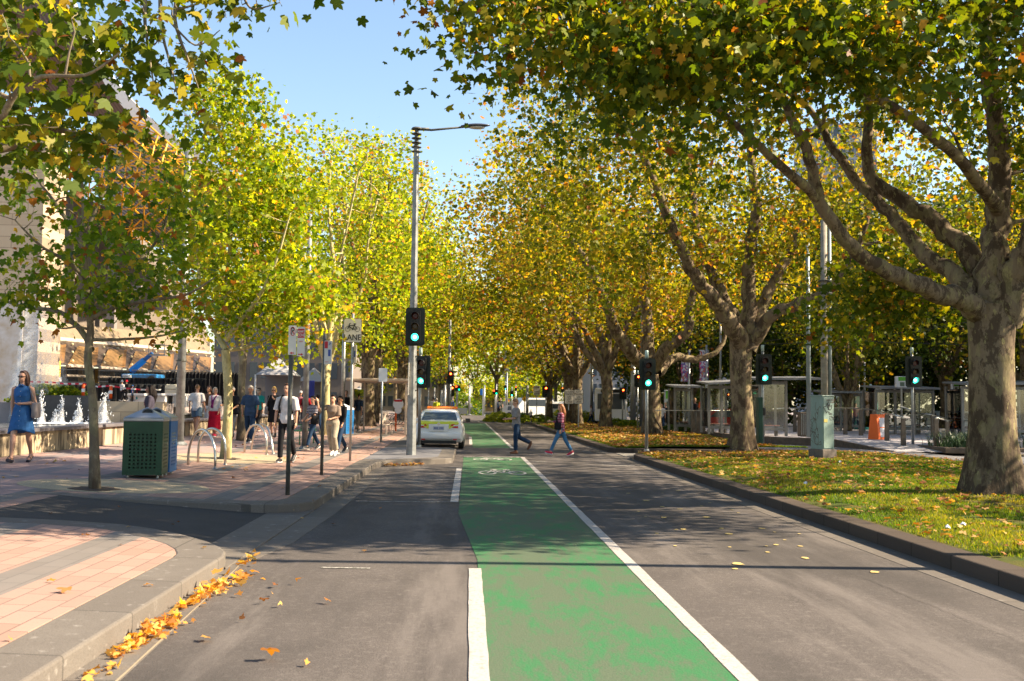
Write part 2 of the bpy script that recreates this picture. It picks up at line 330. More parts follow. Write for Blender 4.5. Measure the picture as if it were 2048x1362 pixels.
# far kerb border + footpath beyond
fb = [(-6.4, 14.98), (-5.94, 14.98), (-5.0, 14.93), (-4.05, 14.94), (-3.2, 15.0), (-2.82, 15.16), (-2.54, 15.42), (-2.38, 15.85), (-2.36, 26.0), (-2.25, 26.6)]
fi = [(-6.4, 15.4), (-5.94, 15.4), (-5.0, 15.36), (-4.08, 15.38), (-3.35, 15.45), (-3.08, 15.58), (-2.93, 15.75), (-2.86, 16.1), (-2.86, 26.2), (-2.86, 26.9)]
mb = MB()
for i in range(len(fb)-1):
    a, b, c2, d = fb[i], fb[i+1], fi[i+1], fi[i]
    vs = [(*a, zl(a[0])), (*b, zl(b[0])), (*c2, zl(c2[0])), (*d, zl(d[0])), (a[0], a[1], -.05), (b[0], b[1], -.05), (c2[0], c2[1], -.05), (d[0], d[1], -.05)]
    mb.add(vs, [(0, 3, 2, 1), (0, 1, 5, 4), (2, 3, 7, 6)])
kb = tag(mb.build('left_kerb', M_BLUE), kind='structure')
bv = kb.modifiers.new('bevel', 'BEVEL'); bv.width = .02; bv.segments = 2; bv.limit_method = 'ANGLE'; bv.angle_limit = R(50)
tag(MB().slab([(-9.8, 15.4)]+fi[:]+[(-2.86, 110), (-9.8, 110)], ZF, .2).build('footpath', M_PAV), kind='structure')
tag(MB().slab([(-9.8, 11.86), (-6.4, 11.86), (-6.4, 12.3), (-5.95, 12.31), (-5.95, 14.99), (-6.4, 14.98), (-6.4, 15.4), (-9.8, 15.4)], lambda x, y: zl(x)-.002, .2).build('footpath', M_PAV), kind='structure')
# kerb build-out at the signals
zo = lambda x, y: .15
o1 = [(-2.25, 26.6), (-2.13, 26.81), (-.62, 28.1), (-.42, 28.6), (-.40, 34.2), (-.65, 34.9), (-2.2, 35.2), (-2.3, 110), (-2.86, 110), (-2.86, 26.9)]
mb = MB().slab(o1[::-1], lambda x, y: .152, .2)
kb = tag(mb.build('kerb_island', M_BLUE), kind='structure')
bv = kb.modifiers.new('bevel', 'BEVEL'); bv.width = .02; bv.segments = 2; bv.limit_method = 'ANGLE'; bv.angle_limit = R(50)
sheet('island_paving', [(-2.84, 27.3), (-2.3, 27.3), (-1.0, 28.5), (-.85, 29), (-.85, 34), (-2.84, 34.5)], .157, M_ASPH3, .004)
# tree surrounds of exposed aggregate
def disc(cx, cy, rx, ry, name='tree_surround', m=M_AGG):
    pts = [(cx+rx*math.cos(2*PI*i/40), cy+ry*math.sin(2*PI*i/40)) for i in range(40)]
    tag(MB().slab(pts, lambda x, y: zl(x)+.005, .008).build(name, m), kind='structure')
disc(-5.75, 16.72, 1.5, 1.12); disc(-5.8, 25.0, 1.5, 1.9)
M_DIRT = mat('soil', (.06, .042, .03), .95, noise=.4, nscale=20, bump=.6)
def dirt(cx, cy, r):
    pts = [(cx+r*(1+.15*math.sin(i*2.1))*math.cos(2*PI*i/18), cy+r*(1+.12*math.cos(i*1.7))*math.sin(2*PI*i/18)) for i in range(18)]
    tag(MB().slab(pts, lambda x, y: zl(x)+.011, .004).build('tree_pit', M_DIRT), kind='structure')
dirt(-5.83, 16.05, .36); dirt(-5.88, 24.7, .34)
# ---- right median (grass) and beyond
kx0, kx1 = 5.12, 5.47
def kerbrun(pts, wd, h, m, name):
    mb = MB(); L = []; 
    for i, p in enumerate(pts):
        a = Vector(pts[max(i-1, 0)]); b = Vector(pts[min(i+1, len(pts)-1)]); t = (b-a).normalized(); L.append((p[0]+t.y*wd, p[1]-t.x*wd))
    for i in range(len(pts)-1):
        a, b, c2, d = pts[i], pts[i+1], L[i+1], L[i]
        mb.add([(*q, h) for q in (a, b, c2, d)]+[(*q, -.06) for q in (a, b, c2, d)], [(0, 1, 2, 3), (0, 4, 5, 1), (2, 6, 7, 3)]+([(0, 3, 7, 4)] if i == 0 else [])+([(1, 5, 6, 2)] if i == len(pts)-2 else []))
    kb = tag(mb.build(name, m), kind='structure'); bv = kb.modifiers.new('bevel', 'BEVEL'); bv.width = .02; bv.segments = 2; bv.limit_method = 'ANGLE'; bv.angle_limit = R(50)
kerbrun([(5.10, -30), (5.10, 10), (5.12, 20), (5.14, 31.0), (5.35, 31.9), (6.1, 32.3), (9.5, 32.4), (13.6, 32.4)], .34, .16, M_KERB2, 'right_kerb')
kerbrun([(12.2, 35.3), (9.5, 35.2), (6.0, 35.1), (5.2, 35.3), (5.0, 35.9), (4.95, 50), (4.95, 80), (4.7, 88)], .34, .16, M_KERB2, 'right_kerb')
sheet('median_crossing', ext(5.14, 14, 32.8, 34.8), .02, M_CONC, .05)
rg = random.Random(5)
def gz(x, y):
    e = min(1, max(0, (x-5.3)/1.6)); return .145+.10*e+.04*math.sin(x*.9+1)*math.sin(y*.35)*e
def grass_mesh(name, xf, y0, y1, ny, nx=14):
    mb = MB(); vs = []; 
    for j in range(ny+1):
        y = y0+(y1-y0)*j/ny; a, b = xf(y)
        for i in range(nx+1): x = a+(b-a)*i/nx; vs.append((x, y, gz(x, y)))
    fs = [(j*(nx+1)+i, j*(nx+1)+i+1, (j+1)*(nx+1)+i+1, (j+1)*(nx+1)+i) for j in range(ny) for i in range(nx)]
    mb.add(vs, fs); return tag(mb.build(name, M_SOIL, smooth=True), kind='structure')
XA = lambda y: (5.44, float(np.interp(y, [-30, 27, 32.3], [14.2, 13.8, 13.6])))
XB = lambda y: (5.3 if y > 36.2 else 5.6, float(np.interp(y, [35.4, 37, 58, 70, 90], [12.2, 11.6, 11.3, 9.3, 7.6])))
grass_mesh('median_lawn', XA, -30, 32.15, 60); grass_mesh('median_lawn', XB, 35.45, 90, 50)
# service lane behind the median and tram road
sheet('service_lane', [(7.4, -30), (60, -30), (60, 34), (16.8, 34), (16.6, 36.6), (15.0, 41), (12.6, 46), (12.2, 62), (9.5, 100), (7.2, 100), (9.2, 70), (11.2, 58), (11.4, 35.2)], .06, M_ASPH3, .04)
line([(14.5, 33.2), (26, 31.6)], .12, z=.07)
# tram platform
M_PLAT = mat('platform_paving', (.36, .34, .36), .8, noise=.15, nscale=3, bump=.1)
M_PLATE = mat('platform_edge_stone', (.115, .085, .065), .85, noise=.3, nscale=4, bump=.3)
pl = [(12.0, 66), (12.35, 46), (13.2, 43.3), (15.2, 41.3), (34, 41.3), (34, 66)]
tag(MB().slab(pl, lambda x, y: .36, .5).build('tram_platform', [M_PLAT, M_PLATE]), kind='structure')
mb = MB()
for a, b in zip(pl[:3], pl[1:4]): 
    a = Vector((*a, 0)); b = Vector((*b, 0)); d = (b-a).normalized(); nn = Vector((d.y, -d.x, 0))*-.0
    n2 = Vector((-d.y, d.x, 0)); n2 = -n2 if n2.x > 0 else n2
    mb.add([a+n2*.012+Vector((0, 0, .0)), b+n2*.012, b+n2*.012+Vector((0, 0, .38)), a+n2*.012+Vector((0, 0, .38)), a-n2*.25+Vector((0, 0, .38)), b-n2*.25+Vector((0, 0, .38))], [(0, 1, 2, 3), (3, 2, 5, 4)])
tag(mb.build('platform_kerb', M_PLATE), kind='structure')
# ramp from the platform down to the lane
mb = MB(); mb.add([(15.2, 41.3, .365), (15.9, 36.9, .07), (21.6, 36.2, .07), (21.6, 41.3, .365), (15.2, 41.3, 0), (15.9, 36.9, 0)], [(0, 1, 2, 3), (0, 4, 5, 1)])
tag(mb.build('platform_ramp', [M_PLAT]), kind='structure')
mb = MB(); mb.add([(15.17, 41.3, .375), (15.87, 36.9, .075), (15.87, 36.9, 0), (15.17, 41.3, 0), (15.3, 41.3, .375), (16.0, 36.9, .075)], [(0, 1, 2, 3), (0, 4, 5, 1)])
tag(mb.build('platform_kerb', M_PLATE), kind='structure')
sheet('tram_road', [(12.4, 66.2), (60, 66.2), (60, 101.9), (10.0, 101.9)], .03, M_ASPH3, .04)
sheet('park_ground', ext(34.2, 120, 34, 66), .1, mat('park_turf', (.05, .07, .02), .95, noise=.3, nscale=.5), .2)
# plaza at the left, fountain level
sheet('plaza', [(-90, -30), (-9.8, -30), (-9.8, 110), (-90, 110)], .45, M_PLAZA, .4)
sheet('far_footpath', [(-90, 152.01), (-7.01, 152.01), (-7.01, 400), (-90, 400)], .12, M_PLAZA, .2); sheet('far_footpath', ext(14.01, 90, 152.01, 400), .12, M_PLAZA, .2)
# ================================================================== trees
def leaf_mat(name, stops, trans=.42, rough=.45):
    m = bpy.data.materials.new(name); m.use_nodes = True; n = m.node_tree.nodes; l = m.node_tree.links
    b = n['Principled BSDF']; out = n['Material Output']; at = n.new('ShaderNodeAttribute'); at.attribute_name = 'tint'
    cr = n.new('ShaderNodeValToRGB'); e = cr.color_ramp.elements
    while len(e) < len(stops): e.new(.5)
    for k, (p, c) in enumerate(stops): e[k].position = p; e[k].color = (*c, 1)
    l.new(at.outputs['Fac'], cr.inputs[0]); l.new(cr.outputs[0], b.inputs['Base Color']); b.inputs['Roughness'].default_value = rough; b.inputs['Specular IOR Level'].default_value = .14
    t = n.new('ShaderNodeBsdfTranslucent'); hs = n.new('ShaderNodeMix'); hs.data_type = 'RGBA'; hs.blend_type = 'MULTIPLY'; hs.inputs['Factor'].default_value = 1
    l.new(cr.outputs[0], hs.inputs['A']); hs.inputs['B'].default_value = (2.3, 2.1, .40, 1)
    l.new(hs.outputs['Result'], t.inputs[0]); mx = n.new('ShaderNodeMixShader'); mx.inputs[0].default_value = trans
    l.new(b.outputs[0], mx.inputs[1]); l.new(t.outputs[0], mx.inputs[2]); l.new(mx.outputs[0], out.inputs[0]); MATS[name] = m; return m
GR = [(0, (.040, .070, .008)), (.35, (.072, .108, .009)), (.60, (.135, .160, .012)), (.78, (.26, .225, .020)), (.93, (.46, .31, .035)), (.985, (.42, .15, .02)), (1, (.20, .07, .02))]
L_PLANE = leaf_mat('plane_leaves_mixed', GR)
L_GREEN = leaf_mat('young_plane_leaves', [(0, (.045, .095, .010)), (.5, (.10, .17, .014)), (.85, (.24, .26, .022)), (.95, (.42, .24, .04)), (1, (.28, .10, .03))])
L_BRIGHT = leaf_mat('yellow_green_leaves', [(0, (.065, .13, .008)), (.35, (.165, .225, .012)), (.7, (.28, .315, .018)), (.9, (.47, .38, .03)), (.98, (.48, .26, .04)), (1, (.33, .13, .04))], .5)
L_GOLD = leaf_mat('golden_plane_leaves', [(0, (.055, .085, .008)), (.35, (.135, .155, .011)), (.65, (.235, .205, .016)), (.88, (.40, .255, .028)), (.975, (.40, .17, .03)), (1, (.25, .09, .03))], .45)
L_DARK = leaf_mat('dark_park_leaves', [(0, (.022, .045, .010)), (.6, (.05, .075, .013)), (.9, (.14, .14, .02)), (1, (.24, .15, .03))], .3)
def bark(name, a, b, cdark, patch):
    g = NB(name, .85); v1 = g.voro(7.5, g.map((1, 1, .5)), 'F1', 'Color'); n1 = g.noise(3.4, 9, g.map((1, 1, .5)), .75); n2 = g.noise(8, 6, g.map((1, 1, .45)), .7)
    sepp = g.n.new('ShaderNodeSeparateColor'); g.l.new(v1, sepp.inputs[0])
    c = g.mix(g.rng(n1, .475, .525), a, b); c = g.mix(g.rng(n2, .585, .605, 0, .8), c, patch); c = g.mix(g.rng(sepp.outputs[0], .72, .82, 0, .35), c, patch)
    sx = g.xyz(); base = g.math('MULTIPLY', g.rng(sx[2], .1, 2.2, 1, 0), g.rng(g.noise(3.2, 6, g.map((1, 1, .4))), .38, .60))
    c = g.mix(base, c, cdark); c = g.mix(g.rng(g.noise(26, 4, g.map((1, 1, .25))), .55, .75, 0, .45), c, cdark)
    g.bump(g.noise(14, 6, g.map((1, 1, .3))), .6, .03); return g.color(c)
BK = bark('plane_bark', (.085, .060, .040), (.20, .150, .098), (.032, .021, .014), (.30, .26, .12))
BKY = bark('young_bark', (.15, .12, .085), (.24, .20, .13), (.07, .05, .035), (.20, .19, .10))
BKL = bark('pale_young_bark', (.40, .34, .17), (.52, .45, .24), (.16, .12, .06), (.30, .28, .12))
_pol = [(150, .34), (118, .52), (104, .66), (96, .60), (80, .50), (66, .74), (54, .90), (44, .80), (27, .62), (16, .80), (8, .88), (0, 1.04)]
STAR = [(math.sin(R(a))*r_, math.cos(R(a))*r_) for a, r_ in _pol]; STAR = STAR+[(-x, y) for x, y in STAR[-2::-1]]+[(0, -.12)]
STAR = np.array(STAR)*.58
SMALL = np.array([(0, -.1), (.42, .05), (.40, .38), (0, .62), (-.40, .38), (-.42, .05)])*.85
def leaves_mesh(name, pos, size, rs, m, shape=STAR, tint=None, droop=.9, sv=.35, faceup=.35):
    n = len(pos); k = len(shape)
    yaw = rs.uniform(0, 2*PI, n); pitch = rs.normal(-droop, .55, n); roll = rs.normal(0, .55, n)
    sz = size*(1+rs.uniform(-sv-.12, sv, n))
    cy, sy, cp, sp_, cr, sr = np.cos(yaw), np.sin(yaw), np.cos(pitch), np.sin(pitch), np.cos(roll), np.sin(roll)
    X = shape[:, 0][None, :]*sz[:, None]*rs.uniform(.7, 1.08, n)[:, None]; Y = shape[:, 1][None, :]*sz[:, None]; Z = -np.abs(X)*rs.uniform(.05, .8, n)[:, None]-(Y**2)/sz[:, None]*.25
    X1 = X*cr[:, None]+Z*sr[:, None]; Z1 = -X*sr[:, None]+Z*cr[:, None]
    Y2 = Y*cp[:, None]-Z1*sp_[:, None]; Z2 = Y*sp_[:, None]+Z1*cp[:, None]
    X3 = X1*cy[:, None]-Y2*sy[:, None]; Y3 = X1*sy[:, None]+Y2*cy[:, None]
    V = np.stack([X3, Y3, Z2], -1)+pos[:, None, :]
    me = bpy.data.meshes.new(name); me.vertices.add(n*k); me.vertices.foreach_set('co', V.reshape(-1).astype(np.float32))
    me.loops.add(n*k); me.loops.foreach_set('vertex_index', np.arange(n*k, dtype=np.int32)); me.polygons.add(n)
    me.polygons.foreach_set('loop_start', np.arange(0, n*k, k, dtype=np.int32)); me.polygons.foreach_set('loop_total', np.full(n, k, dtype=np.int32))
    a = me.attributes.new('tint', 'FLOAT', 'FACE'); t = rs.uniform(0, 1, n) if tint is None else np.clip(tint, 0, 1); a.data.foreach_set('value', t.astype(np.float32))
    me.materials.append(m); me.update(calc_edges=True); me.validate(); return me
def pipe(mb, pts, rad, n=6):
    mb.tube(pts, rad, n, cap=False)
def smoothpts(pts, rad, sub=4):
    "Catmull-Rom through the control points"
    pts = [Vector(p) for p in pts]; out = []; ro = []
    for i in range(len(pts)-1):
        p0, p1, p2, p3 = pts[max(i-1, 0)], pts[i], pts[i+1], pts[min(i+2, len(pts)-1)]
        for k in range(sub):
            t = k/sub; out.append(.5*((2*p1)+(p2-p0)*t+(2*p0-5*p1+4*p2-p3)*t*t+(3*p1-p0-3*p2+p3)*t**3)); ro.append(rad[i]*(1-t)+rad[i+1]*t)
    out.append(pts[-1]); ro.append(rad[-1]); return out, ro
def make_tree(name, label, loc, trunk, limbs, lobes, size, per, m_leaf, m_bark, seed, shape=STAR, spread=.42, tb=0., group=None, gap=.0, twig=True, cat='tree', sides=18, droop=.9, keep=None, flare=1.0):
    """trunk: [(pts),(radii)]; limbs: list of same (all local to loc); lobes: (centre, radii, clusters)"""
    rs = np.random.RandomState(seed); rd = random.Random(seed)
    rt = root(name, label, cat, loc, group=group)
    mb = MB(); pts, rad = smoothpts(*trunk, sub=6)
    # trunk with flare and lumps
    k0 = len(mb.v); mb.tube(pts, rad, sides, cap=False)
    z0 = pts[0].z
    for i in range(k0, len(mb.v)):
        v = Vector(mb.v[i]); j = (i-k0)//sides; c = pts[min(j, len(pts)-1)]; d = v-c; ang = math.atan2(d.y, d.x)
        fl = math.exp(-max(0, v.z-z0)/(.38 if flare <= 1 else .46))*flare; f = 1+.035*math.sin(3*ang+v.z*1.7+seed)+.03*math.sin(5*ang-v.z*2.3)+fl*(.38+.20*math.sin(4*ang+seed)+.10*math.sin(7*ang))
        mb.v[i] = tuple(c+d*f)
    nodes = []; nr = []
    for p, r in zip(pts[len(pts)//2:], rad[len(pts)//2:]): nodes.append(p); nr.append(r)
    for lp, lr in limbs:
        p, r = smoothpts(lp, lr, sub=5)
        p = [q+Vector((rd.uniform(-1, 1), rd.uniform(-1, 1), rd.uniform(-1, 1)))*r[i]*.28 if 0 < i < len(p)-1 else q for i, q in enumerate(p)]
        mb.tube(p, r, 10, cap=False)
        for q, rr in list(zip(p, r))[2:]: nodes.append(q); nr.append(rr)
    C = []
    for c, r, n in lobes:
        c = np.array(c, float); r = np.array(r, float); k = 0
        while k < n:
            q = rs.normal(size=3); q /= np.linalg.norm(q); q = q*(rs.uniform(.08, 1)**.45); p = c+q*r
            if keep is not None and not keep(p): 
                if rs.uniform() < .02: k += 1
                continue
            if gap and (math.sin(p[0]*1.7+seed)+math.sin(p[1]*1.9+2*seed)+math.sin(p[2]*2.1)) < -2+gap*2.4: 
                if rs.uniform() < .5: continue
            C.append(p); k += 1
    C = np.array(C); N = np.array([list(q) for q in nodes]); NR = list(nr)
    dist = np.min(np.linalg.norm(C[:, None, :]-N[None], axis=2), axis=1); order = np.argsort(dist)
    LP = []; LT = []
    Nl = [tuple(q) for q in N]
    Narr = np.zeros((len(Nl)+len(C)*3, 3)); Narr[:len(Nl)] = N; nn = len(Nl)
    for ci in order:
        c = C[ci]; d = np.linalg.norm(Narr[:nn]-c, axis=1)+np.maximum(0, Narr[:nn, 2]-c[2])*.5; j = int(np.argmin(d)); a = Vector(Narr[j]); b = Vector(c)
        dd = (b-a).length; r0 = min(NR[j]*.75, .014+.021*dd)
        mid1 = a.lerp(b, .35)+Vector((rd.uniform(-1, 1), rd.uniform(-1, 1), rd.uniform(-.2, 1)))*dd*.10; mid2 = a.lerp(b, .7)+Vector((rd.uniform(-1, 1), rd.uniform(-1, 1), rd.uniform(-.2, .8)))*dd*.10
        if twig: mb.tube([a, mid1, mid2, b], [r0, r0*.8, r0*.6, .006], 5, cap=False)
        for q, rr in ((mid1, r0*.8), (mid2, r0*.6), (b, r0*.5)): Narr[nn] = q; NR.append(rr); nn += 1
        n = max(3, int(per*rs.uniform(.55, 1.45))); g = rs.normal(size=(n, 3))*np.array([spread, spread, spread*.8]); p = c+g
        LP.append(p); t0 = rs.normal(.0, .16); LT.append(np.clip(rs.beta(1.6, 2.2, n)+t0+tb, 0, 1))
    LP = np.concatenate(LP); LT = np.concatenate(LT)
    me = leaves_mesh('crown', LP, size, rs, m_leaf, shape, LT, droop)
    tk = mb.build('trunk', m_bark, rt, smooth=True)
    cr = bpy.data.objects.new('crown', me); COL.objects.link(cr); cr.parent = rt
    return rt
def loc(base, px, py, y):
    "world point at depth y through a photo pixel, relative to base"
    return tuple(D(px, py, y)-Vector(base))
# ---- the big plane at the right (trunk at 9.2, 17.2)
b1 = Vector((9.16, 17.2, .22))
def l1(px, py, dy=0.): return loc(b1, px, py, 17.2+dy)
trk = ([(0, 0, -.15), (.0, 0, .5), (.02, 0, 1.5), (.02, 0, 2.6), (.03, 0, 3.3)], [.42, .40, .365, .37, .41])
lim = [
 ([l1(1975, 640), l1(1925, 598, -.3), l1(1850, 575, -.8), l1(1760, 535, -1.3), l1(1690, 478, -1.7), l1(1640, 400, -2.0), l1(1612, 300, -2.3), l1(1560, 190, -2.7), l1(1480, 80, -3.0)], [.27, .19, .155, .13, .11, .095, .08, .055, .022]),
 ([l1(1965, 620), l1(1905, 545, .4), l1(1840, 500, .8), l1(1780, 425, 1.2), l1(1720, 372, 1.5), l1(1668, 300, 1.7), l1(1600, 200, 2.0), l1(1450, 120, 2.0)], [.24, .16, .14, .12, .10, .08, .055, .025]),
 ([l1(1975, 600, .3), l1(1950, 520, .8), l1(1880, 450, 1.4), l1(1800, 400, 1.9), l1(1740, 350, 2.2), l1(1735, 270, 2.2), l1(1740, 150, 2.3)], [.26, .2, .17, .15, .12, .10, .06]),
 ([l1(1988, 620), l1(1985, 520), l1(1992, 430, .2), l1(1998, 330, .3), l1(1985, 200, .4), l1(1975, 80, .6), l1(1965, -120, .6)], [.31, .24, .21, .19, .16, .13, .07]),
 ([l1(2005, 640), l1(2030, 550, -.3), l1(2065, 480, -.6), l1(2120, 380, -1.0), l1(2200, 200, -1.6)], [.34, .28, .24, .18, .10]),
 ([l1(1640, 400, -2.0), l1(1560, 330, -2.8), l1(1440, 220, -3.2), l1(1330, 90, -3.6)], [.08, .065, .04, .015]),
 ([l1(1995, 420), l1(1900, 300, -2.), l1(1700, 160, -4.0), l1(1500, 60, -5.0), l1(1300, -20, -5.3)], [.13, .09, .06, .04, .02])]
make_tree('plane_tree', 'huge mottled plane tree, nearest on the lawn at the right edge', b1, trk, lim,
 [((-1.5, -1.2, 9.5), (8.0, 3.6, 3.3), 290), ((-5.5, -5.3, 5.85), (2.9, .8, .85), 105), ((-8.9, -5.0, 6.4), (1.3, .8, .9), 24), ((1.0, 1.0, 10.8), (7.0, 5.5, 3.8), 190), ((-6.2, -3.0, 8.2), (3.9, 2.0, 2.1), 150), ((.2, -4.6, 7.2), (3.6, 1.2, 1.2), 90), ((-5.2, 2.0, 8.2), (3.4, 3.2, 2.6), 95), ((-8.6, -3.8, 8.3), (1.8, 2.0, 1.9), 38), ((3.5, 1.0, 6.2), (3.0, 4, 1.8), 70), ((2.0, -3.3, 8.7), (3.6, 2.5, 2.2), 240), ((6.5, -2.5, 11.5), (4.0, 3.6, 2.8), 130), (loc(b1, 1790, 585, 19.3), (1.15, .8, .62), 34), (loc(b1, 1690, 640, 21), (.7, .7, .4), 12), ((0, 1, 14), (6, 5, 2.4), 90)],  # includes off-camera crown lobes added to cast shade on the road
 .155, 52, L_PLANE, BK, 11, spread=.36, tb=.03, sides=28, keep=lambda p: p[1]+17.2 > 10.9 and not (p[0]+9.16 > 3.5 and p[2]+.22 < 4.4+.30*abs(p[0]) and p[1] < .9) , flare=1.45)
# ---- plane row further along the lawn: explicit limbs on the second and third, shared build for the rest
b2 = Vector((9.82, 35.6, .24))
def l2(px, py, dy=0.): return loc(b2, px, py, 35.6+dy)
lim2 = [([l2(1488, 700), l2(1455, 640, -.8), l2(1415, 585, -1.6), l2(1372, 520, -2.4), l2(1335, 430, -3), l2(1290, 320, -3.5), l2(1240, 200, -4)], [.38, .30, .24, .2, .16, .12, .05]),
 ([l2(1490, 690), l2(1470, 640, .6), l2(1430, 560, 1.2), l2(1395, 470, 1.6), l2(1380, 350, 2), l2(1340, 200, 2.2)], [.3, .24, .2, .16, .12, .05]),
 ([l2(1495, 700), l2(1498, 620), l2(1500, 520, .3), l2(1512, 420, .5), l2(1500, 300, .5), l2(1490, 150, .5)], [.36, .28, .24, .2, .15, .08]),
 ([l2(1500, 690), l2(1540, 635, -.6), l2(1600, 605, -1.0), l2(1660, 580, -1.4), l2(1710, 510, -1.8), l2(1740, 420, -2.0)], [.30, .22, .19, .15, .11, .05]),
 ([l2(1496, 690), l2(1530, 600, .8), l2(1570, 520, 1.4), l2(1610, 440, 2.0), l2(1650, 330, 2.6)], [.28, .22, .17, .13, .06])]
make_tree('plane_tree', 'plane tree with a dark hollow in its trunk, second along the lawn', b2,
 ([(0, 0, -.15), (0, 0, .8), (-.03, 0, 2.2), (-.05, 0, 3.7)], [.43, .40, .365, .41]), lim2,
 [((-1.5, -.5, 11.0), (8.5, 6.5, 4.6), 250), ((-4.8, -2, 7.8), (4.2, 4.2, 2.6), 85), ((3.5, 0, 8.0), (4.5, 5, 3.2), 85), ((-.5, 2.0, 6.8), (5, 4, 1.6), 34)], .195, 46, L_GOLD, BK, 21, spread=.46, sides=22, tb=.02)
b3 = Vector((9.3, 50.5, .24))
def l3(px, py, dy=0.): return loc(b3, px, py, 50.5+dy)
lim3 = [([l3(1300, 730), l3(1262, 705, -1), l3(1228, 655, -2), l3(1205, 590, -2.8), l3(1165, 510, -3.4), l3(1110, 440, -4)], [.42, .34, .28, .24, .18, .08]),
 ([l3(1300, 730), l3(1295, 640, .6), l3(1290, 540, 1), l3(1300, 420, 1.2), l3(1290, 300, 1.2)], [.36, .28, .22, .17, .08]),
 ([l3(1305, 735), l3(1340, 690, -1), l3(1375, 660, -1.5), l3(1385, 590, -1.8), l3(1420, 500, -2)], [.38, .3, .25, .19, .08]),
 ([l3(1315, 745), l3(1350, 715, 1.0), l3(1400, 718, 1.4), l3(1440, 695, 1.6), l3(1460, 640, 1.8)], [.28, .22, .18, .13, .06])]
make_tree('plane_tree', 'leaning-limbed plane tree behind the green signal on the lawn, third along', b3, ([(0, 0, -.15), (0, 0, .8), (-.02, 0, 1.8), (-.1, 0, 3.0)], [.52, .46, .43, .45]), lim3,
 [((-1.5, 0, 12.0), (8.5, 7.5, 5.6), 240), ((-4.5, -2, 8.2), (5, 5, 3.0), 95), ((3.5, 0, 8.6), (5, 5, 3.2), 80), ((0, 0, 6.5), (5, 5, 1.6), 28)], .24, 40, L_GOLD, BK, 31, spread=.52, shape=SMALL, sides=20, tb=.12)
# a general plane builder for the rows
def row_tree(name, label, base, h, r, seed, m, group, trunk_h=3.2, tr=.45, n=260, size=.34, per=24, low=None, m_bark=None, tb=0., spread=.58, shape=SMALL, narrow=1.0):
    rd = random.Random(seed); low = low or trunk_h+.6; limbs = []; nl = 5
    for i in range(nl):
        a = 2*PI*(i+rd.random()*.5)/nl; e = rd.uniform(.55, 1.0)
        q = [(0, 0, trunk_h-.3)]
        for k in range(1, 5):
            rr = r*.72*(k/4)**.9*e; q.append((math.cos(a)*rr*narrow+rd.uniform(-.3, .3), math.sin(a)*rr+rd.uniform(-.3, .3), trunk_h+(h-trunk_h)*.72*(k/4)**1.15))
        limbs.append((q, [tr*.7, tr*.5, tr*.36, tr*.22, .05]))
    limbs.append(([(0, 0, trunk_h-.3), (.2, 0, trunk_h+(h-trunk_h)*.35), (-.1, .2, trunk_h+(h-trunk_h)*.65), (0, 0, h*.9)], [tr*.75, tr*.5, tr*.3, .05]))
    mid = (low+h)/2; hz = (h-low)/2; lobes = [((0, 0, mid), (r, r, hz), int(n*.5))]
    for i in range(6):
        a = rd.uniform(0, 2*PI); rr = r*.6; z = rd.uniform(low+hz*.4, h-hz*.35); lobes.append(((math.cos(a)*rr*narrow, math.sin(a)*rr, z), (r*.55, r*.55, hz*.5), int(n*.085)))
    return make_tree(name, label, base, ([(0, 0, -.15), (0, 0, .8), (rd.uniform(-.1, .1), 0, trunk_h*.6), (0, 0, trunk_h)], [tr*1.08, tr, tr*.93, tr]), limbs, lobes, size, per, m, m_bark or BK, seed, spread=spread, shape=shape, group=group, sides=14, tb=tb)
GRW = 'plane trees along the median lawn'; GLW = 'trees along the left footpath'
t4 = row_tree('plane_tree', 'thick pale plane tree fourth along the lawn, right of the two lane signs', (8.7, 63.2, .24), 18, 9.2, 41, L_GOLD, GRW, 3.6, .37, 350, .34, 28, tb=.13)
def place(src, label, xyz, rz, sc=(1, 1, 1), group=None):
    c = copy_tree(src); c.location = xyz; c.rotation_euler = (0, 0, rz); c.scale = sc; c['label'] = label
    if group: c['group'] = group
    return c
t5 = place(t4, 'dark trunked plane tree right behind the two lane signs', (7.95, 73, .2), 2.0, (1, 1, .98))
t6 = place(t4, 'forked pale plane tree left of the two lane signs', (7.6, 94, .2), 4.0, (.9, .9, .95))
# ---- left row
b = Vector((-5.84, 16.07, .29))
def ly(px, py, dy=0.): return loc(b, px, py, 16.07+dy)
limy = [([ly(183, 700), ly(160, 660, .2), ly(120, 625, .5), ly(60, 615, .8), ly(0, 600, 1.0)], [.055, .045, .036, .028, .012]),
 ([ly(180, 640), ly(230, 615, -.3), ly(300, 600, -.6), ly(370, 590, -.9), ly(430, 555, -1.0)], [.045, .036, .028, .02, .01]),
 ([ly(178, 575), ly(235, 550, .3), ly(290, 510, .6), ly(330, 450, .8), ly(345, 380, .9)], [.045, .036, .028, .02, .01]),
 ([ly(176, 560), ly(130, 520, -.3), ly(80, 490, -.6), ly(30, 440, -.7)], [.04, .03, .02, .01]),
 ([ly(184, 680), ly(250, 678, .3), ly(320, 672, .6), ly(370, 660, .8)], [.03, .022, .018, .01]),
 ([ly(172, 470), ly(200, 400, .2), ly(240, 330, .3), ly(250, 280, .3)], [.035, .028, .018, .008]),
 ([ly(172, 500), ly(120, 420, .3), ly(70, 350, .5), ly(40, 300, .5)], [.035, .028, .018, .008])]
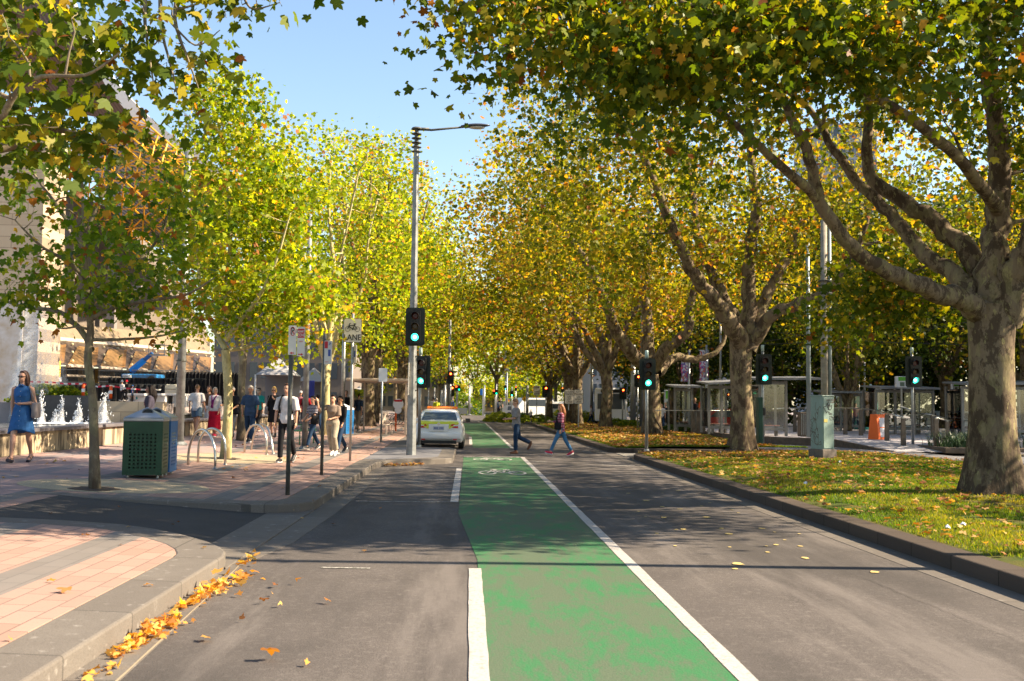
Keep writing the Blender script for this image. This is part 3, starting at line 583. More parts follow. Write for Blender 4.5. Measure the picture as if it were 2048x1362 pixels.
make_tree('young_plane_tree', 'slim young plane tree with green leaves beside the green bin', b, ([(0, 0, -.05), ly(188, 880), ly(186, 800), ly(176, 720), ly(181, 660), ly(174, 570), ly(170, 480), ly(165, 380), ly(160, 290)], [.088, .072, .066, .06, .054, .044, .034, .024, .010]), limy,
 [(ly(190, 470), (2.5, 2.3, 1.45), 62), (ly(270, 540), (1.5, 1.6, .85), 28), (ly(90, 520), (1.6, 1.6, 1.2), 26), (ly(300, 390), (1.2, 1.3, .9), 20), (ly(80, 350), (1.5, 1.5, .9), 20), (ly(330, 620), (.8, .9, .35), 13), (ly(60, 620), (1.0, .9, .35), 13)], .15, 16, L_GREEN, BKY, 51, tb=.12, spread=.22, group=GLW, sides=12, flare=.35)
b = Vector((-5.88, 24.68, .29))
def lz(px, py, dy=0.): return loc(b, px, py, 24.68+dy)
limz = [([lz(452, 700), lz(420, 640, .3), lz(400, 560, .6), lz(390, 440, .8)], [.07, .05, .035, .015]), ([lz(452, 680), lz(500, 620, -.4), lz(545, 540, -.8), lz(580, 430, -1.0)], [.07, .05, .035, .015]),
 ([lz(452, 640), lz(460, 500), lz(455, 350), lz(440, 200)], [.07, .055, .035, .012]), ([lz(455, 700), lz(510, 690, .5), lz(570, 660, .9), lz(620, 640, 1.0)], [.05, .04, .03, .012])]
make_tree('slender_gum_tree', 'slender tree with a brightly sunlit trunk between the two pairs of bicycle hoops', b, ([(0, 0, -.05), lz(455, 850), lz(456, 780), lz(451, 700)], [.13, .115, .105, .10]), limz,
 [(lz(470, 420), (1.75, 1.8, 2.4), 150), (lz(455, 250), (1.15, 1.2, 1.3), 60), (lz(560, 560), (1.6, 1.6, 1.3), 80), (lz(420, 600), (1.1, 1.2, 1.0), 44), (lz(620, 600), (1.0, 1.2, .9), 34), (lz(550, 380), (1.2, 1.3, 1.2), 50), (lz(400, 210), (.6, .6, .9), 12), (lz(500, 220), (.5, .5, .8), 10), (lz(575, 690), (1.0, .8, .45), 14)], .15, 26, L_BRIGHT, BKL, 61, spread=.27, group=GLW, sides=12, tb=.04, flare=.5)
row_tree('footpath_plane_tree', 'bushy yellow-green tree behind the narrow parking sign pole', (-6.0, 42.5, .29), 13.2, 3.9, 71, L_BRIGHT, GLW, 3.2, .2, 270, .21, 34, low=3.2, m_bark=BKL, tb=.07, spread=.40)
row_tree('footpath_plane_tree', 'yellow-green tree just short of the first thick trunk on the left', (-7.6, 34.0, .33), 10.4, 2.7, 77, L_BRIGHT, GLW, 3.0, .13, 190, .18, 32, low=3.3, m_bark=BKY, tb=.06, spread=.32)
a1 = row_tree('footpath_plane_tree', 'tall plane tree left of the glass shelter on the footpath, first of the thick trunks', (-5.9, 59, .29), 18.2, 4.8, 81, L_BRIGHT, GLW, 4.0, .40, 330, .27, 34, low=4.2, tb=.12, spread=.48)
place(a1, 'thick plane tree second in the cluster left of the traffic pole', (-6.25, 68.7, .3), 2.2, (.98, .98, 1.10))
place(a1, 'forked plane tree just left of the traffic pole, third thick trunk', (-5.3, 80, .29), 4.1, (1.05, 1.05, 1.04))
a2 = row_tree('footpath_plane_tree', 'gold leaved plane tree farther along the left row, beyond the taxi', (-5.6, 92, .3), 19, 8.0, 83, L_GOLD, GLW, 4.2, .42, 430, .38, 26, low=4.5, tb=.0)
place(a2, 'last plane tree before the cross street on the left', (-5.2, 103, .3), 1.3, (.95, .95, .96))
# ---- overhanging tree at the left, trunk just out of frame
b = Vector((-7.4, 9.6, .35))
def lo_(px, py, y): return loc(b, px, py, y)
limo = [([(0, 0, 3.2), (.6, .4, 4.2), lo_(-60, 260, 10.2), lo_(60, 160, 10.0), lo_(170, 150, 9.9), lo_(240, 105, 9.8)], [.12, .09, .045, .024, .016, .008]),
 ([(0, 0, 3.6), (.5, .8, 5.2), lo_(60, -60, 11.5), lo_(240, -70, 11.5), lo_(420, -60, 11.5), lo_(540, -40, 11.4)], [.16, .12, .09, .07, .05, .02]),
 ([(0, 0, 3.4), (.5, 1.2, 4.4), lo_(-40, 300, 12), lo_(100, 260, 12.3), lo_(220, 290, 12.4)], [.14, .11, .07, .04, .015]),
 ([(0, 0, 3.4), (-.5, -1.0, 5.2), (-1.0, -2.0, 7.0)], [.16, .12, .05])]
limo += [([lo_(290+30*k, -60, 11.5), lo_(290+25*k, 40, 11.3), lo_(300+32*k, 120, 11.2), lo_(310+38*k, 190, 11.1)], [.03, .02, .012, .005]) for k in (0, 1.2, 2.4)]
limo += [([lo_(480, -45, 11.5), lo_(500, 15, 11.4), lo_(560, 5, 11.3)], [.022, .012, .005]), ([lo_(330, 30, 11.3), lo_(390, 90, 11.2), lo_(440, 60, 11.2)], [.015, .010, .005])]
make_tree('overhanging_plane_tree', 'plane tree whose big lobed leaves hang into the top left corner of the photo', b, ([(0, 0, -.05), (0, 0, 1.2), (.05, 0, 2.6), (0, 0, 3.8)], [.2, .18, .165, .17]), limo,
 [(lo_(40, 120, 10.6), (1.1, 1.2, .9), 30), (lo_(110, 60, 11.2), (1.1, 1.1, .7), 20), (lo_(70, 270, 12.2), (1.4, 1.2, .5), 26), (lo_(190, 100, 12.0), (.7, 1, .5), 8), (lo_(290, -20, 11.4), (.9, 1, .3), 7), (lo_(440, -15, 11.4), (.9, .8, .28), 8), (lo_(330, 90, 11.3), (.6, .7, .45), 8), (lo_(400, 130, 11.3), (.45, .5, .3), 6), (lo_(540, 10, 11.4), (.35, .4, .15), 4), (lo_(335, 195, 11.2), (.3, .3, .12), 3), (lo_(170, 250, 12.3), (.9, 1, .3), 8), ((-.6, -2.5, 7.6), (2.6, 2.6, 2.2), 60)], .185, 12, L_PLANE, BKY, 91, spread=.25, sides=12, tb=.02)
# ---- trees of the park behind the tram stop: deep green wall of crowns
GP = 'park trees behind the tram stop'
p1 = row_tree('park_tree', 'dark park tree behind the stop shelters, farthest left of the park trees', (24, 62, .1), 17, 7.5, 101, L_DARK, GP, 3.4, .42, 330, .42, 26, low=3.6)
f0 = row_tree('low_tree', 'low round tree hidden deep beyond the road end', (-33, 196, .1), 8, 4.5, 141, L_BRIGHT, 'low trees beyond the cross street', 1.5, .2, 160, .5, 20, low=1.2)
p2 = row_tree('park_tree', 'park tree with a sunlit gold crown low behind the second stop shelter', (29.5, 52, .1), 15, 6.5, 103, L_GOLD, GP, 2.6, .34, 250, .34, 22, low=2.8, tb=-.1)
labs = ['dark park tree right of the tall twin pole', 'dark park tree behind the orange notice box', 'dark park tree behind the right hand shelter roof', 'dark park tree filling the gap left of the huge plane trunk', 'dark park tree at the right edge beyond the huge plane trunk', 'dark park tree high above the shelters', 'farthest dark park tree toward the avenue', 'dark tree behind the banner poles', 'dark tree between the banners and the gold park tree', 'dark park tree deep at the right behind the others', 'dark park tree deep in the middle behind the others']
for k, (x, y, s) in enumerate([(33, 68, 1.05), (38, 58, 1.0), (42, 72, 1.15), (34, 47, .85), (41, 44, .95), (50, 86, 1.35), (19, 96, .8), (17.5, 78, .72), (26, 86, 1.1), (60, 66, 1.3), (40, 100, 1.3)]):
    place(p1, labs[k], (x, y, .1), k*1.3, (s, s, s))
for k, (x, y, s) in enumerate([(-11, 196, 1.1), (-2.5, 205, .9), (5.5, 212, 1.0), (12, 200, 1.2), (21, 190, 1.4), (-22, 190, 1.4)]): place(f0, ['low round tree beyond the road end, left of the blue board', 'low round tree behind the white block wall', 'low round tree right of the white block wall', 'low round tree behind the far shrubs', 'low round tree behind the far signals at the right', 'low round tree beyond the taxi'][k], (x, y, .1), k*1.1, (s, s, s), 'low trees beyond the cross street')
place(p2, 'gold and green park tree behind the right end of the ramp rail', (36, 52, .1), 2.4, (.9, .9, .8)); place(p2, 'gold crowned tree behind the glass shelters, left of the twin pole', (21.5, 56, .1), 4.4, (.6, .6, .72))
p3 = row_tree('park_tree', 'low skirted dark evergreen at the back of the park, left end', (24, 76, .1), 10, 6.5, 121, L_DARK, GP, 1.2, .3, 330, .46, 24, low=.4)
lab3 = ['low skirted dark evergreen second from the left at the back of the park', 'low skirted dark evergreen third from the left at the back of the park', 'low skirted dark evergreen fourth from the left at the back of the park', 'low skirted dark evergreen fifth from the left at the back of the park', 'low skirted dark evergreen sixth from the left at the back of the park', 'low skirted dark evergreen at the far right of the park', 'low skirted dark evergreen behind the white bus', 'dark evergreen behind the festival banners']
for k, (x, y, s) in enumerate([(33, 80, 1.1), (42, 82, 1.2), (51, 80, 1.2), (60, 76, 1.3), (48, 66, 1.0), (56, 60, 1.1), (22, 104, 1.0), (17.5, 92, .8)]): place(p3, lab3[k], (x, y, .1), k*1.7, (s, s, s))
row_tree('plane_tree', 'low plane tree added out of view past the right edge to shade the near lawn', (20.5, 13, .1), 8.6, 5.2, 131, L_PLANE, 'plane trees across the service lane', 2.6, .25, 200, .30, 22, low=2.8)  # unseen tree, added and sized so its crown shades the near lawn
place(t4, 'plane tree across the service lane, its crown showing above the huge trunk', (22.5, 25, .1), 1.0, (.85, .85, .95), 'plane trees across the service lane'); place(t4, 'second plane tree across the service lane, right of the ramp', (24, 39, .1), 3.4, (.8, .8, .9), 'plane trees across the service lane')
# ---- trees closing the avenue beyond the cross street
GF = 'trees beyond the cross street'
f1 = row_tree('avenue_tree', 'pale yellow-green tree closing the avenue, centre left', (-5, 176, .1), 19, 10.5, 111, L_BRIGHT, GF, 4.5, .3, 240, .62, 22, low=5.0, tb=.1, spread=1.0)
fl = ['yellow-green tree closing the avenue, centre right', 'avenue tree beyond the crossing on the left behind the blue sign', 'avenue tree beyond the crossing right of the walking man', 'tall avenue tree beyond the crossing far left', 'tall avenue tree beyond the crossing far right', 'small avenue tree left of the far signals', 'most distant avenue tree in the middle', 'distant avenue tree behind the lane signs', 'distant avenue tree behind the taxi', 'distant tree over the white bus']
for k, (x, y, s, sz) in enumerate([(5, 180, 1.25, 1.35), (-12, 165, .9, 1.0), (15, 172, .95, 1.0), (-19, 158, 1.2, 1.3), (24, 165, 1.2, 1.2), (-13, 215, 1.1, 1.15), (2, 240, 1.4, 1.3), (34, 175, 1.3, 1.3), (-30, 172, 1.4, 1.4), (46, 170, 1.3, 1.4)]):
    place(f1, fl[k], (x, y, .1), k*1.9, (s, s, sz))
# median trees continuing on the right, before the cross street
place(a2, 'plane tree on the lawn past the pedestrian near the shrubs', (8.4, 84, .2), 3.0, (1.1, 1.1, .92), GRW)
# unseen tree behind at the right: its canopy shades the near lawn
# ================================================================== street furniture
GALV = mat('galvanised_steel', (.34, .35, .35), .42, .75, noise=.25, nscale=14)
GALVD = mat('dark_painted_pole', (.085, .085, .075), .55, .2, noise=.3, nscale=12)
STEEL = mat('brushed_stainless', (.55, .52, .47), .28, 1.0, noise=.12, nscale=30)
BLACK = mat('signal_black', (.012, .012, .012), .5, noise=.2, nscale=10)
DGRN = mat('signal_board_green_black', (.010, .018, .014), .55)
LAMP_G = mat('lit_green_lens', (.0, .3, .2), .4, emit=(.04, .95, .62), es=1.6)
LAMP_GC = mat('lit_green_core', (.2, .9, .8), .4, emit=(.25, 1.0, .85), es=1.8)
LAMP_R = mat('lit_red_lens', (.4, .02, .0), .4, emit=(1.0, .05, .01), es=2.2)
LAMP_RC = mat('lit_red_core', (.9, .4, .05), .4, emit=(1.0, .42, .05), es=2.4)
LENS_R = mat('unlit_red_lens', (.07, .008, .006), .25); LENS_A = mat('unlit_amber_lens', (.07, .04, .005), .25); LENS_G = mat('unlit_green_lens', (.005, .04, .03), .25)
SIGNW = mat('sign_white', (.66, .63, .57), .5, noise=.06, nscale=5); SIGNB = mat('sign_back', (.35, .35, .35), .5, .5)
SRED = mat('sign_red', (.50, .02, .03), .5); SBLK = mat('sign_black', (.015, .015, .015), .6); SBLUE = mat('sign_blue', (.05, .09, .32), .5); SPALE = mat('sign_faded_red', (.55, .30, .28), .6)
def rrect(w, h, r, n=5, cx=0, cz=0):
    p = []
    for (sx, sz, a0) in ((1, 1, 0), (-1, 1, PI/2), (-1, -1, PI), (1, -1, 1.5*PI)):
        for i in range(n+1): a = a0+PI/2*i/n; p.append((cx+sx*(w/2-r)+r*math.cos(a), cz+sz*(h/2-r)+r*math.sin(a)))
    return p
def lantern(parent, z, rz=0., lit='g', w=.52, h=1.12, y=-.16, x=0., small=False, name='signal_head'):
    "a three-aspect head with target board; faces -Y before rotation"
    m3 = Matrix.Rotation(rz, 4, 'Z'); off = m3 @ Vector((x, y, 0)); base = Matrix.Translation((off.x, off.y, z)) @ m3
    mb = MB(); mb.prism(rrect(w, h, .09), -.012, .012, base)
    tb = mb.build('target_board', DGRN, parent)
    k = h/1.12; mb = MB(); mb.prism(rrect(.30*k, .98*k, .05), -.10, -.013, base); mb.prism(rrect(.24*k, .9*k, .04), .013, .12, base)
    hs = mb.build('housing', BLACK, tb)
    for i, zz in enumerate((.31, 0, -.31)):
        zz *= k; r = .105*k; on = (i == 0 and lit == 'r') or (i == 2 and lit == 'g')
        mm = [LENS_R, LENS_A, LENS_G][i]
        if on: mm = LAMP_R if i == 0 else LAMP_G
        c = base @ Vector((0, -.104, zz)); a = base.to_3x3() @ Vector((0, -1, 0))
        mb = MB(); mb.tube([c, c+a*.012, c+a*.02], [r, r*.97, r*.6], 20); ln = mb.build('lens', mm, tb, smooth=False)
        if on:
            mb = MB(); mb.tube([c+a*.021, c+a*.024], [r*.55, r*.45], 16); mb.build('lamp_core', LAMP_RC if i == 0 else LAMP_GC, tb)
        mb = MB(); vs = []; fs = []; n = 14
        for j in range(n+1):
            q = R(-35)+R(250)*j/n; px_, pz_ = math.cos(q)*(r+.012), math.sin(q)*(r+.012)
            L = .20*k*(.55+.45*max(0, math.sin(q)))
            vs += [base @ Vector((px_, -.10, zz+pz_)), base @ Vector((px_*.98, -.10-L, zz+pz_*.98-.01)), base @ Vector((px_*.92, -.10-L, zz+pz_*.92-.01)), base @ Vector((px_*.92, -.10, zz+pz_*.92))]
        for j in range(n): 
            for e in range(3): fs.append((j*4+e, j*4+e+1, j*4+4+e+1, j*4+4+e))
        mb.add(vs, fs); mb.build('visor', BLACK, tb)
    return tb
def signal(name, label, px, by, z0, top_px, board, depth=None, r=.057, rz=0., lit='g', pole=GALV, bw=None, side=0., bolt=True, cat='traffic light', group='traffic signals along the avenue', solid=None):
    "px,by: foot pixel; board=(y_top,y_bot) pixels of the target board"
    f = P(px, by, z0) if depth is None else D(px, by, depth)
    if depth is not None: f.z = z0
    Y = f.y; rt = root(name, label, cat, f, group=group)
    zt = YH(px, top_px, Y)-f.z; mb = MB(); mb.cyl((0, 0, 0), (0, 0, zt-.22), r, r*.92, 14); p_ = mb.build('pole', pole, rt, smooth=True)
    mb = MB(); mb.tube([(0, 0, zt-.25), (0, 0, zt-.03), (0, 0, zt)], [r*1.15, r*1.08, r*.8], 14); mb.build('cap', mat('signal_cap', (.42, .55, .52), .6), rt, smooth=True)
    mb = MB(); mb.tube([(0, 0, -.02), (0, 0, .05), (0, 0, .06)], [r*1.6, r*1.5, r], 14); mb.build('base_collar', pole, rt)
    zb = YH(px, (board[0]+board[1])/2, Y)-f.z; h = (board[1]-board[0])*Y/F
    lantern(rt, zb, rz, lit, w=(bw*Y/F if bw else h*.47), h=h, x=side)
    mb = MB(); mb.box((0, -.03, zb+h*.3), (.05, .16, .04)); mb.box((0, -.03, zb-h*.3), (.05, .16, .04)); mb.build('bracket', BLACK, rt)
    return rt, f
# main left pole: tall street light carrying a signal
f = P(822, 910, .155); rt = root('street_light', 'tall grey street light with stacked rings, a signal head and a lamp arm', 'street light', f)
Y = f.y; hz = YH(835, 262, Y)-f.z
n = 8; mb = MB(); mb.tube([(0, 0, 0), (0, 0, hz*.5), (0, 0, hz-.5)], [.145, .105, .078], 10); mb.build('pole', mat('weathered_pole', (.24, .25, .25), .55, .5, noise=.3, nscale=5), rt)
mb = MB(); mb.tube([(0, 0, hz-.5), (0, 0, hz+.05)], [.06, .06], 12); mb.tube([(0, 0, hz+.05), (0, 0, hz+.10)], [.17, .13], 16)
mb.build('pole_top', GALVD, rt)
for k in range(5): mb = MB(); z = hz-.10-k*.135; mb.tube([(0, 0, z), (0, 0, z+.018), (0, 0, z+.03)], [.15, .15, .08], 18); mb.build('ring', GALVD, rt)
mb = MB(); mb.tube([(0, 0, hz+.06), (.45, 0, hz+.04), (1.45, -.1, hz+.13)], [.045, .035, .03], 8); mb.box((.12, 0, hz+.075), (.5, .07, .05)); mb.build('lamp_arm', GALVD, rt, smooth=True)
mb = MB(); prof = []
for i in range(11):
    t = i/10; x = 1.32+.88*t; wv = .17*math.sin(PI*min(1, .10+t*.88))**.6; zc = hz+.13+.06*t; ring = []
    for j in range(14): a = 2*PI*j/14; ring.append((x, -.1+math.cos(a)*wv, zc+(math.sin(a)*(.075 if math.sin(a) > 0 else .035))*(wv/.17)))
    prof.append(ring)
mb.loft(prof); lh = mb.build('lamp_head', mat('lamp_housing', (.05, .055, .075), .4), rt, smooth=True)
mb = MB(); mb.ell((1.80, -.1, hz+.12), (.25, .12, .05)); mb.build('lamp_glass', mat('frosted_glass', (.55, .5, .42), .2), lh, smooth=True)
zb = YH(834, 655, Y)-f.z; lantern(rt, zb, 0, 'g', w=38*Y/F, h=76*Y/F, y=-.30, x=(834-829)*Y/F)
mb = MB(); mb.box((0.03, -.13, zb+.3), (.06, .22, .05)); mb.box((.03, -.13, zb-.3), (.06, .22, .05)); mb.build('bracket', BLACK, rt)
mb = MB(); 
for zz in (1.9, 2.15, 2.9, 3.6): mb.box((.10, -.06, zz), (.06, .05, .03)); mb.box((-.12, -.04, zz+.1), (.06, .05, .03))
mb.build('step_bolt', GALVD, rt)
mb = MB(); mb.box((-.10, -.13, YH(818, 758, Y)-f.z), (.03, .20, .95)); mb.build('side_plate', SIGNW, rt)
signal('traffic_light', 'short traffic light with green lit, angled right beside the tall street light pole', 838, 893, .155, 695, (712, 776), rz=R(-14), bw=33, lit='g', side=.12)
signal('traffic_light', 'traffic light with green lit in front of the third plane trunk', 1293, 902, .19, 701, (717, 780), lit='g', bw=33)
signal('traffic_light', 'traffic light with green lit, leaves hanging over it right of the hollow trunk', 1526, 892, .12, 690, (708, 770), lit='g', bw=33)
signal('traffic_light', 'traffic light with green lit standing on the tram platform ramp', 1826, 896, .1, 695, (712, 775), lit='g', bw=34)
# far signals (foot at depth)
def fsig(label, px, Y, board, lit, r=.05, bw=None, z=.1, side=0.): return signal('traffic_light', label, px, 850, z, board[0]-7, board, depth=Y, r=r, lit=lit, bw=bw, side=side)
fsig('red traffic light fixed high on a dark pole beyond the taxi, upper of the pair', 900, 72, (742, 768), 'r', bw=13)
fsig('red traffic light on a short pole beyond the taxi, lower of the pair', 904, 80, (771, 793), 'r', bw=8)
fsig('red traffic light beside the fork of the pale trunk, left of the lane signs', 1091, 76, (771, 795), 'r', bw=15)
fsig('small red traffic light between the pale trunk and the lane signs', 1124, 110, (774, 785), 'r', bw=6)
fsig('red traffic light just left of the green signal, half hidden by its board', 1275, 62, (748, 774), 'r', bw=16)
fsig('red traffic light standing before the white bus', 1245, 68, (775, 799), 'r', bw=15)
fsig('small dark traffic light with green lit above the walking man', 1023, 110, (781, 793), 'g', bw=7)
fsig('small dark traffic light over a white board right of the far shrubs', 1010, 120, (770, 780), 'g', bw=6)
fsig('tiny red traffic light under the leaves right of the walking man', 1031, 120, (772, 782), 'r', bw=5)
fsig('tiny red traffic light by the far pole behind the white bus', 1262, 95, (796, 806), 'r', bw=5)
fsig('red traffic light seen through the shelter glass beside the hollow trunk', 1455, 70, (786, 800), 'r', bw=8)
fsig('black signal back standing by the orange notice box', 1742, 52, (775, 812), 'x', bw=15)
def tramsig(label, px, Y, cx, cy, wpx):
    rt = root('tram_signal', label, 'traffic light', (D(px, 806, Y).x, Y, .1), group='square far signals'); s = Y/F; z = YH(px, cy, Y)-.1
    MB().cyl((0, 0, 0), (0, 0, z+.3), .05, n=8).build('pole', GALV, rt); tb = MB().bbox((0, -.12, z), (wpx*s, .12, wpx*s), .03).build('housing', BLACK, rt)
    MB().cyl((-wpx*s*.25, -.19, z+wpx*s*.25), (-wpx*s*.25, -.21, z+wpx*s*.25), wpx*s*.17, n=14).build('lens', LAMP_R, tb)
    MB().cyl((wpx*s*.25, -.19, z-wpx*s*.28), (wpx*s*.25, -.21, z-wpx*s*.28), wpx*s*.14, n=14).build('lens', mat('lit_walk_lens', (0, .3, .1), .4, emit=(0, .8, .35), es=1.6), tb)
tramsig('square black signal with red and green dots right of the high red signal', 915, 95, 915, 776, 11)
tramsig('square black signal with red and green dots beneath a yellow pole top, far centre', 990, 100, 990, 784, 10)
# ---------------------------------------------------------------- signs
def signpole(name, label, px, by, z0, top, r=.032, m=GALV, cat='street sign', lf=None):
    f = PL(px, by) if lf is None else P(px, by, z0); rt = root(name, label, cat, f); zt = YH(px, top, f.y)-f.z
    MB().tube([(0, 0, -.02), (0, 0, zt)], [r, r], 12).build('pole', m, rt, smooth=True); return rt, f, zt
def arrow(mb, x0, x1, z, y, h=.022):
    s = 1 if x1 > x0 else -1; mb.prism([(x0, z-h*.25), (x0, z+h*.25), (x1-s*h, z+h*.25), (x1-s*h, z-h*.25)], y, y-.002); mb.prism([(x1-s*h*1.3, z-h*.7), (x1-s*h*1.3, z+h*.7), (x1, z)], y, y-.002)
# permit zone sign: two plates folded about the pole
rt, f, zt = signpole('parking_sign', 'dark pole with a pair of white plates, permit zone and no parking, nearest the kerb', 575, 990, 0, 652, .036, GALVD)
s = f.y/F; zc = YH(589, 682, f.y)-f.z; hh = 58*s; w1 = 15*s
for sg, x0 in ((-1, -.5), (1, 1)):
    pass
pa = Matrix.Translation((.095, -.05, zc+.01)) @ Matrix.Rotation(R(14), 4, 'Z') @ Matrix.Translation((-w1*.55, 0, 0)); pb = Matrix.Translation((.105, -.052, zc-.01)) @ Matrix.Rotation(R(-10), 4, 'Z') @ Matrix.Translation((w1*.52, 0, 0))
A = MB().prism(rrect(w1*1.04, hh, .012), -.003, .003, pa).build('sign_plate', SIGNW, rt); B = MB().prism(rrect(w1*1.04, hh, .012), -.003, .003, pb).build('sign_plate', SIGNW, rt)
mb = MB(); c0 = []; 
for i in range(24): a = 2*PI*i/24; c0.append((math.cos(a), math.sin(a)))
def ringm(mb, cx, cz, rx, rz_, t, y, m): 
    vs = []; n = len(c0)
    for k, q in ((1, 0), (1-t, 0)):
        vs += [m @ Vector((cx+x*rx*k, y, cz+z*rz_*k)) for x, z in c0]
    mb.add(vs, [(i, (i+1) % n, n+(i+1) % n, n+i) for i in range(n)])
ringm(mb, 0, hh*.30, w1*.34, w1*.62, .16, -.005, pa); mb.prism([(-w1*.25, hh*.30+w1*.38), (-w1*.17, hh*.30+w1*.46), (w1*.25, hh*.30-w1*.38), (w1*.17, hh*.30-w1*.46)], -.0045, -.0055, pa)
m2 = MB(); arrow(m2, w1*.25, -w1*.36, -hh*.44, -.004, .03); mb.add([pa @ Vector(v) for v in m2.v], m2.f); mb.build('no_parking_ring', SRED, A)
t = text('lettering', 'P', .17, (0, 0, 0), SBLK, A); t.matrix_local = pa @ Matrix.Translation((0, -.006, hh*.30)) @ Matrix.Diagonal((.62, 1, 1, 1))
mb = MB(); mb.prism(rrect(w1*.90, hh*.31, .008), -.003, -.005, pb @ Matrix.Translation((0, 0, hh*.28))); m2 = MB(); arrow(m2, -w1*.35, w1*.35, -hh*.44, -.004, .03); mb.add([pb @ Vector(v) for v in m2.v], m2.f); mb.build('red_panel', SRED, B)
for tx, zz, sc in (('PERMIT', .335, .050), ('ZONE', .215, .070)):
    t = text('lettering', tx, sc*.85, (0, 0, 0), SIGNW, B); t.matrix_local = pb @ Matrix.Translation((0, -.006, hh*zz)) @ Matrix.Diagonal((.80, 1, 1.15, 1))
MB().prism(rrect(w1*.5, hh*.05, .003), -.003, -.0045, pb @ Matrix.Translation((0, 0, hh*.0))).build('faded_line', SPALE, B)
# second narrow sign
rt, f, zt = signpole('parking_sign', 'second narrow two-column parking sign, half red half blue, on a slim grey pole', 643, 950, 0, 667, .034, GALVD)
s = f.y/F; zc = YH(653, 705, f.y)-f.z; hh = 47*s; w1 = 15.5*s; m_ = Matrix.Translation((.085, -.05, zc)) @ Matrix.Rotation(R(-12), 4, 'Z')
A = MB().prism(rrect(w1, hh, .01), -.003, .003, m_).build('sign_plate', SIGNW, rt)
MB().prism(rrect(w1*.42, hh*.30, .004, cx=-w1*.25, cz=hh*.32), -.003, -.005, m_).build('red_panel', SRED, A)
MB().prism(rrect(w1*.34, hh*.28, .004, cx=w1*.18, cz=-hh*.02), -.003, -.005, m_).build('blue_panel', SBLUE, A)
t = text('lettering', '2P', .062, (0, 0, 0), SBLUE, A); t.matrix_local = m_ @ Matrix.Translation((w1*.22, -.006, hh*.36)) @ Matrix.Diagonal((.8, 1, 1.2, 1))
mb = MB(); m2 = MB(); arrow(m2, w1*.1, -w1*.36, -hh*.40, -.004, .016); mb.add([m_ @ Vector(v) for v in m2.v], m2.f); mb.build('red_arrow', SRED, A)
# bike lane sign
rt, f, zt = signpole('bike_lane_sign', 'white sign with a black bicycle over the word LANE, on a galvanised pole', 700, 922, 0, 627, .032)
s = f.y/F; zc = YH(700, 661, f.y)-f.z; w_, h_ = 36*s, 48*s
B0 = MB().prism(rrect(w_, h_, .04), -.045, -.040).build('sign_border', mat('sign_border', (.12, .11, .10), .5), rt); B0.location.z = zc
A = MB().prism(rrect(w_*.945, h_*.96, .035), -.048, -.0455).build('sign_face', SIGNW, rt); A.location.z = zc
text('lettering', 'LANE', .215, (0, -.0495, -h_*.30), SBLK, A, sx=.86)
mb = MB(); y = -.0495; rr = w_*.145
for cx in (-w_*.27, w_*.26): ringm(mb, cx, h_*.055, rr, rr, .17, y, Matrix())
def bar(mb, a, b, wd=.011, y=y):
    a = Vector((a[0], a[1])); b = Vector((b[0], b[1])); d = (b-a).normalized(); nx, nz = -d.y*wd, d.x*wd; mb.prism([(a.x+nx, a.y+nz), (a.x-nx, a.y-nz), (b.x-nx, b.y-nz), (b.x+nx, b.y+nz)], y+.0005, y-.001)
k = w_; z0 = h_*.055
for a, b, wd in (((-.27, 0), (-.175, .24), .012), ((-.175, .24), (-.17, .31), .009), ((-.17, .31), (-.08, .33), .008), ((-.17, .205), (.12, .205), .011), ((-.20, .16), (.0, .0), .011), ((.13, .26), (.01, .0), .012), ((.06, .29), (.19, .29), .013), ((0, 0), (.26, .0), .010), ((.12, .2), (.26, 0), .009)): bar(mb, (a[0]*k, z0+a[1]*k), (b[0]*k, z0+b[1]*k), wd)
mb.tube([(0, y+.001, z0), (0, y-.001, z0)], [k*.05, k*.05], 16); mb.build('bicycle_symbol', SBLK, A)
zc2 = YH(704, 708, f.y)-f.z; m_ = Matrix.Translation((.065, -.02, zc2)) @ Matrix.Rotation(R(-35), 4, 'Z'); A = MB().prism(rrect(.13, 36*s, .01), -.003, .003, m_).build('narrow_plate', SIGNW, rt); MB().prism(rrect(.05, 12*s, .004), -.003, -.005, m_).build('blue_panel', SBLUE, A)
# blank white sign
rt, f, zt = signpole('blank_sign', 'small plain white sign on a slim dark-footed pole by the glass shelter', 762, 885, 0, 738, .035)
zc = YH(765, 750, f.y)-f.z; s = f.y/F; MB().prism(rrect(17*s, 27*s, .03), -.05, -.04, Matrix.Translation((.03, 0, zc))).build('sign_plate', mat('bright_white', (.8, .8, .8), .4), rt)
MB().cyl((0, 0, 0), (0, 0, .75), .04).build('pole_sleeve', GALVD, rt)
# round red and white stop marker
f = PL(791, 862); rt = root('round_stop_marker', 'round white disc with a red band on an orange post left of the traffic pole', 'street sign', f); s = f.y/F
zt = YH(795, 808, f.y)-f.z; MB().cyl((0, 0, 0), (0, 0, zt-.2), .05, n=10).build('post', mat('orange_post', (.75, .12, .02), .5), rt)
mb = MB(); mb.cyl((.12, -.05, zt), (.12, -.09, zt), 10.5*s, n=28); dk = mb.build('disc', mat('bright_white', (.8,)*3), rt); mb = MB(); mb.cyl((.12, -.12, zt-.32), (.12, -.09, zt-.32), 7*s, n=20); mb.build('lower_disc', mat('bright_white', (.8,)*3), rt)
MB().prism(rrect(16*s, 4*s, .02), -.095, -.092, Matrix.Translation((.12, 0, zt+.17))).build('red_band', SRED, dk)
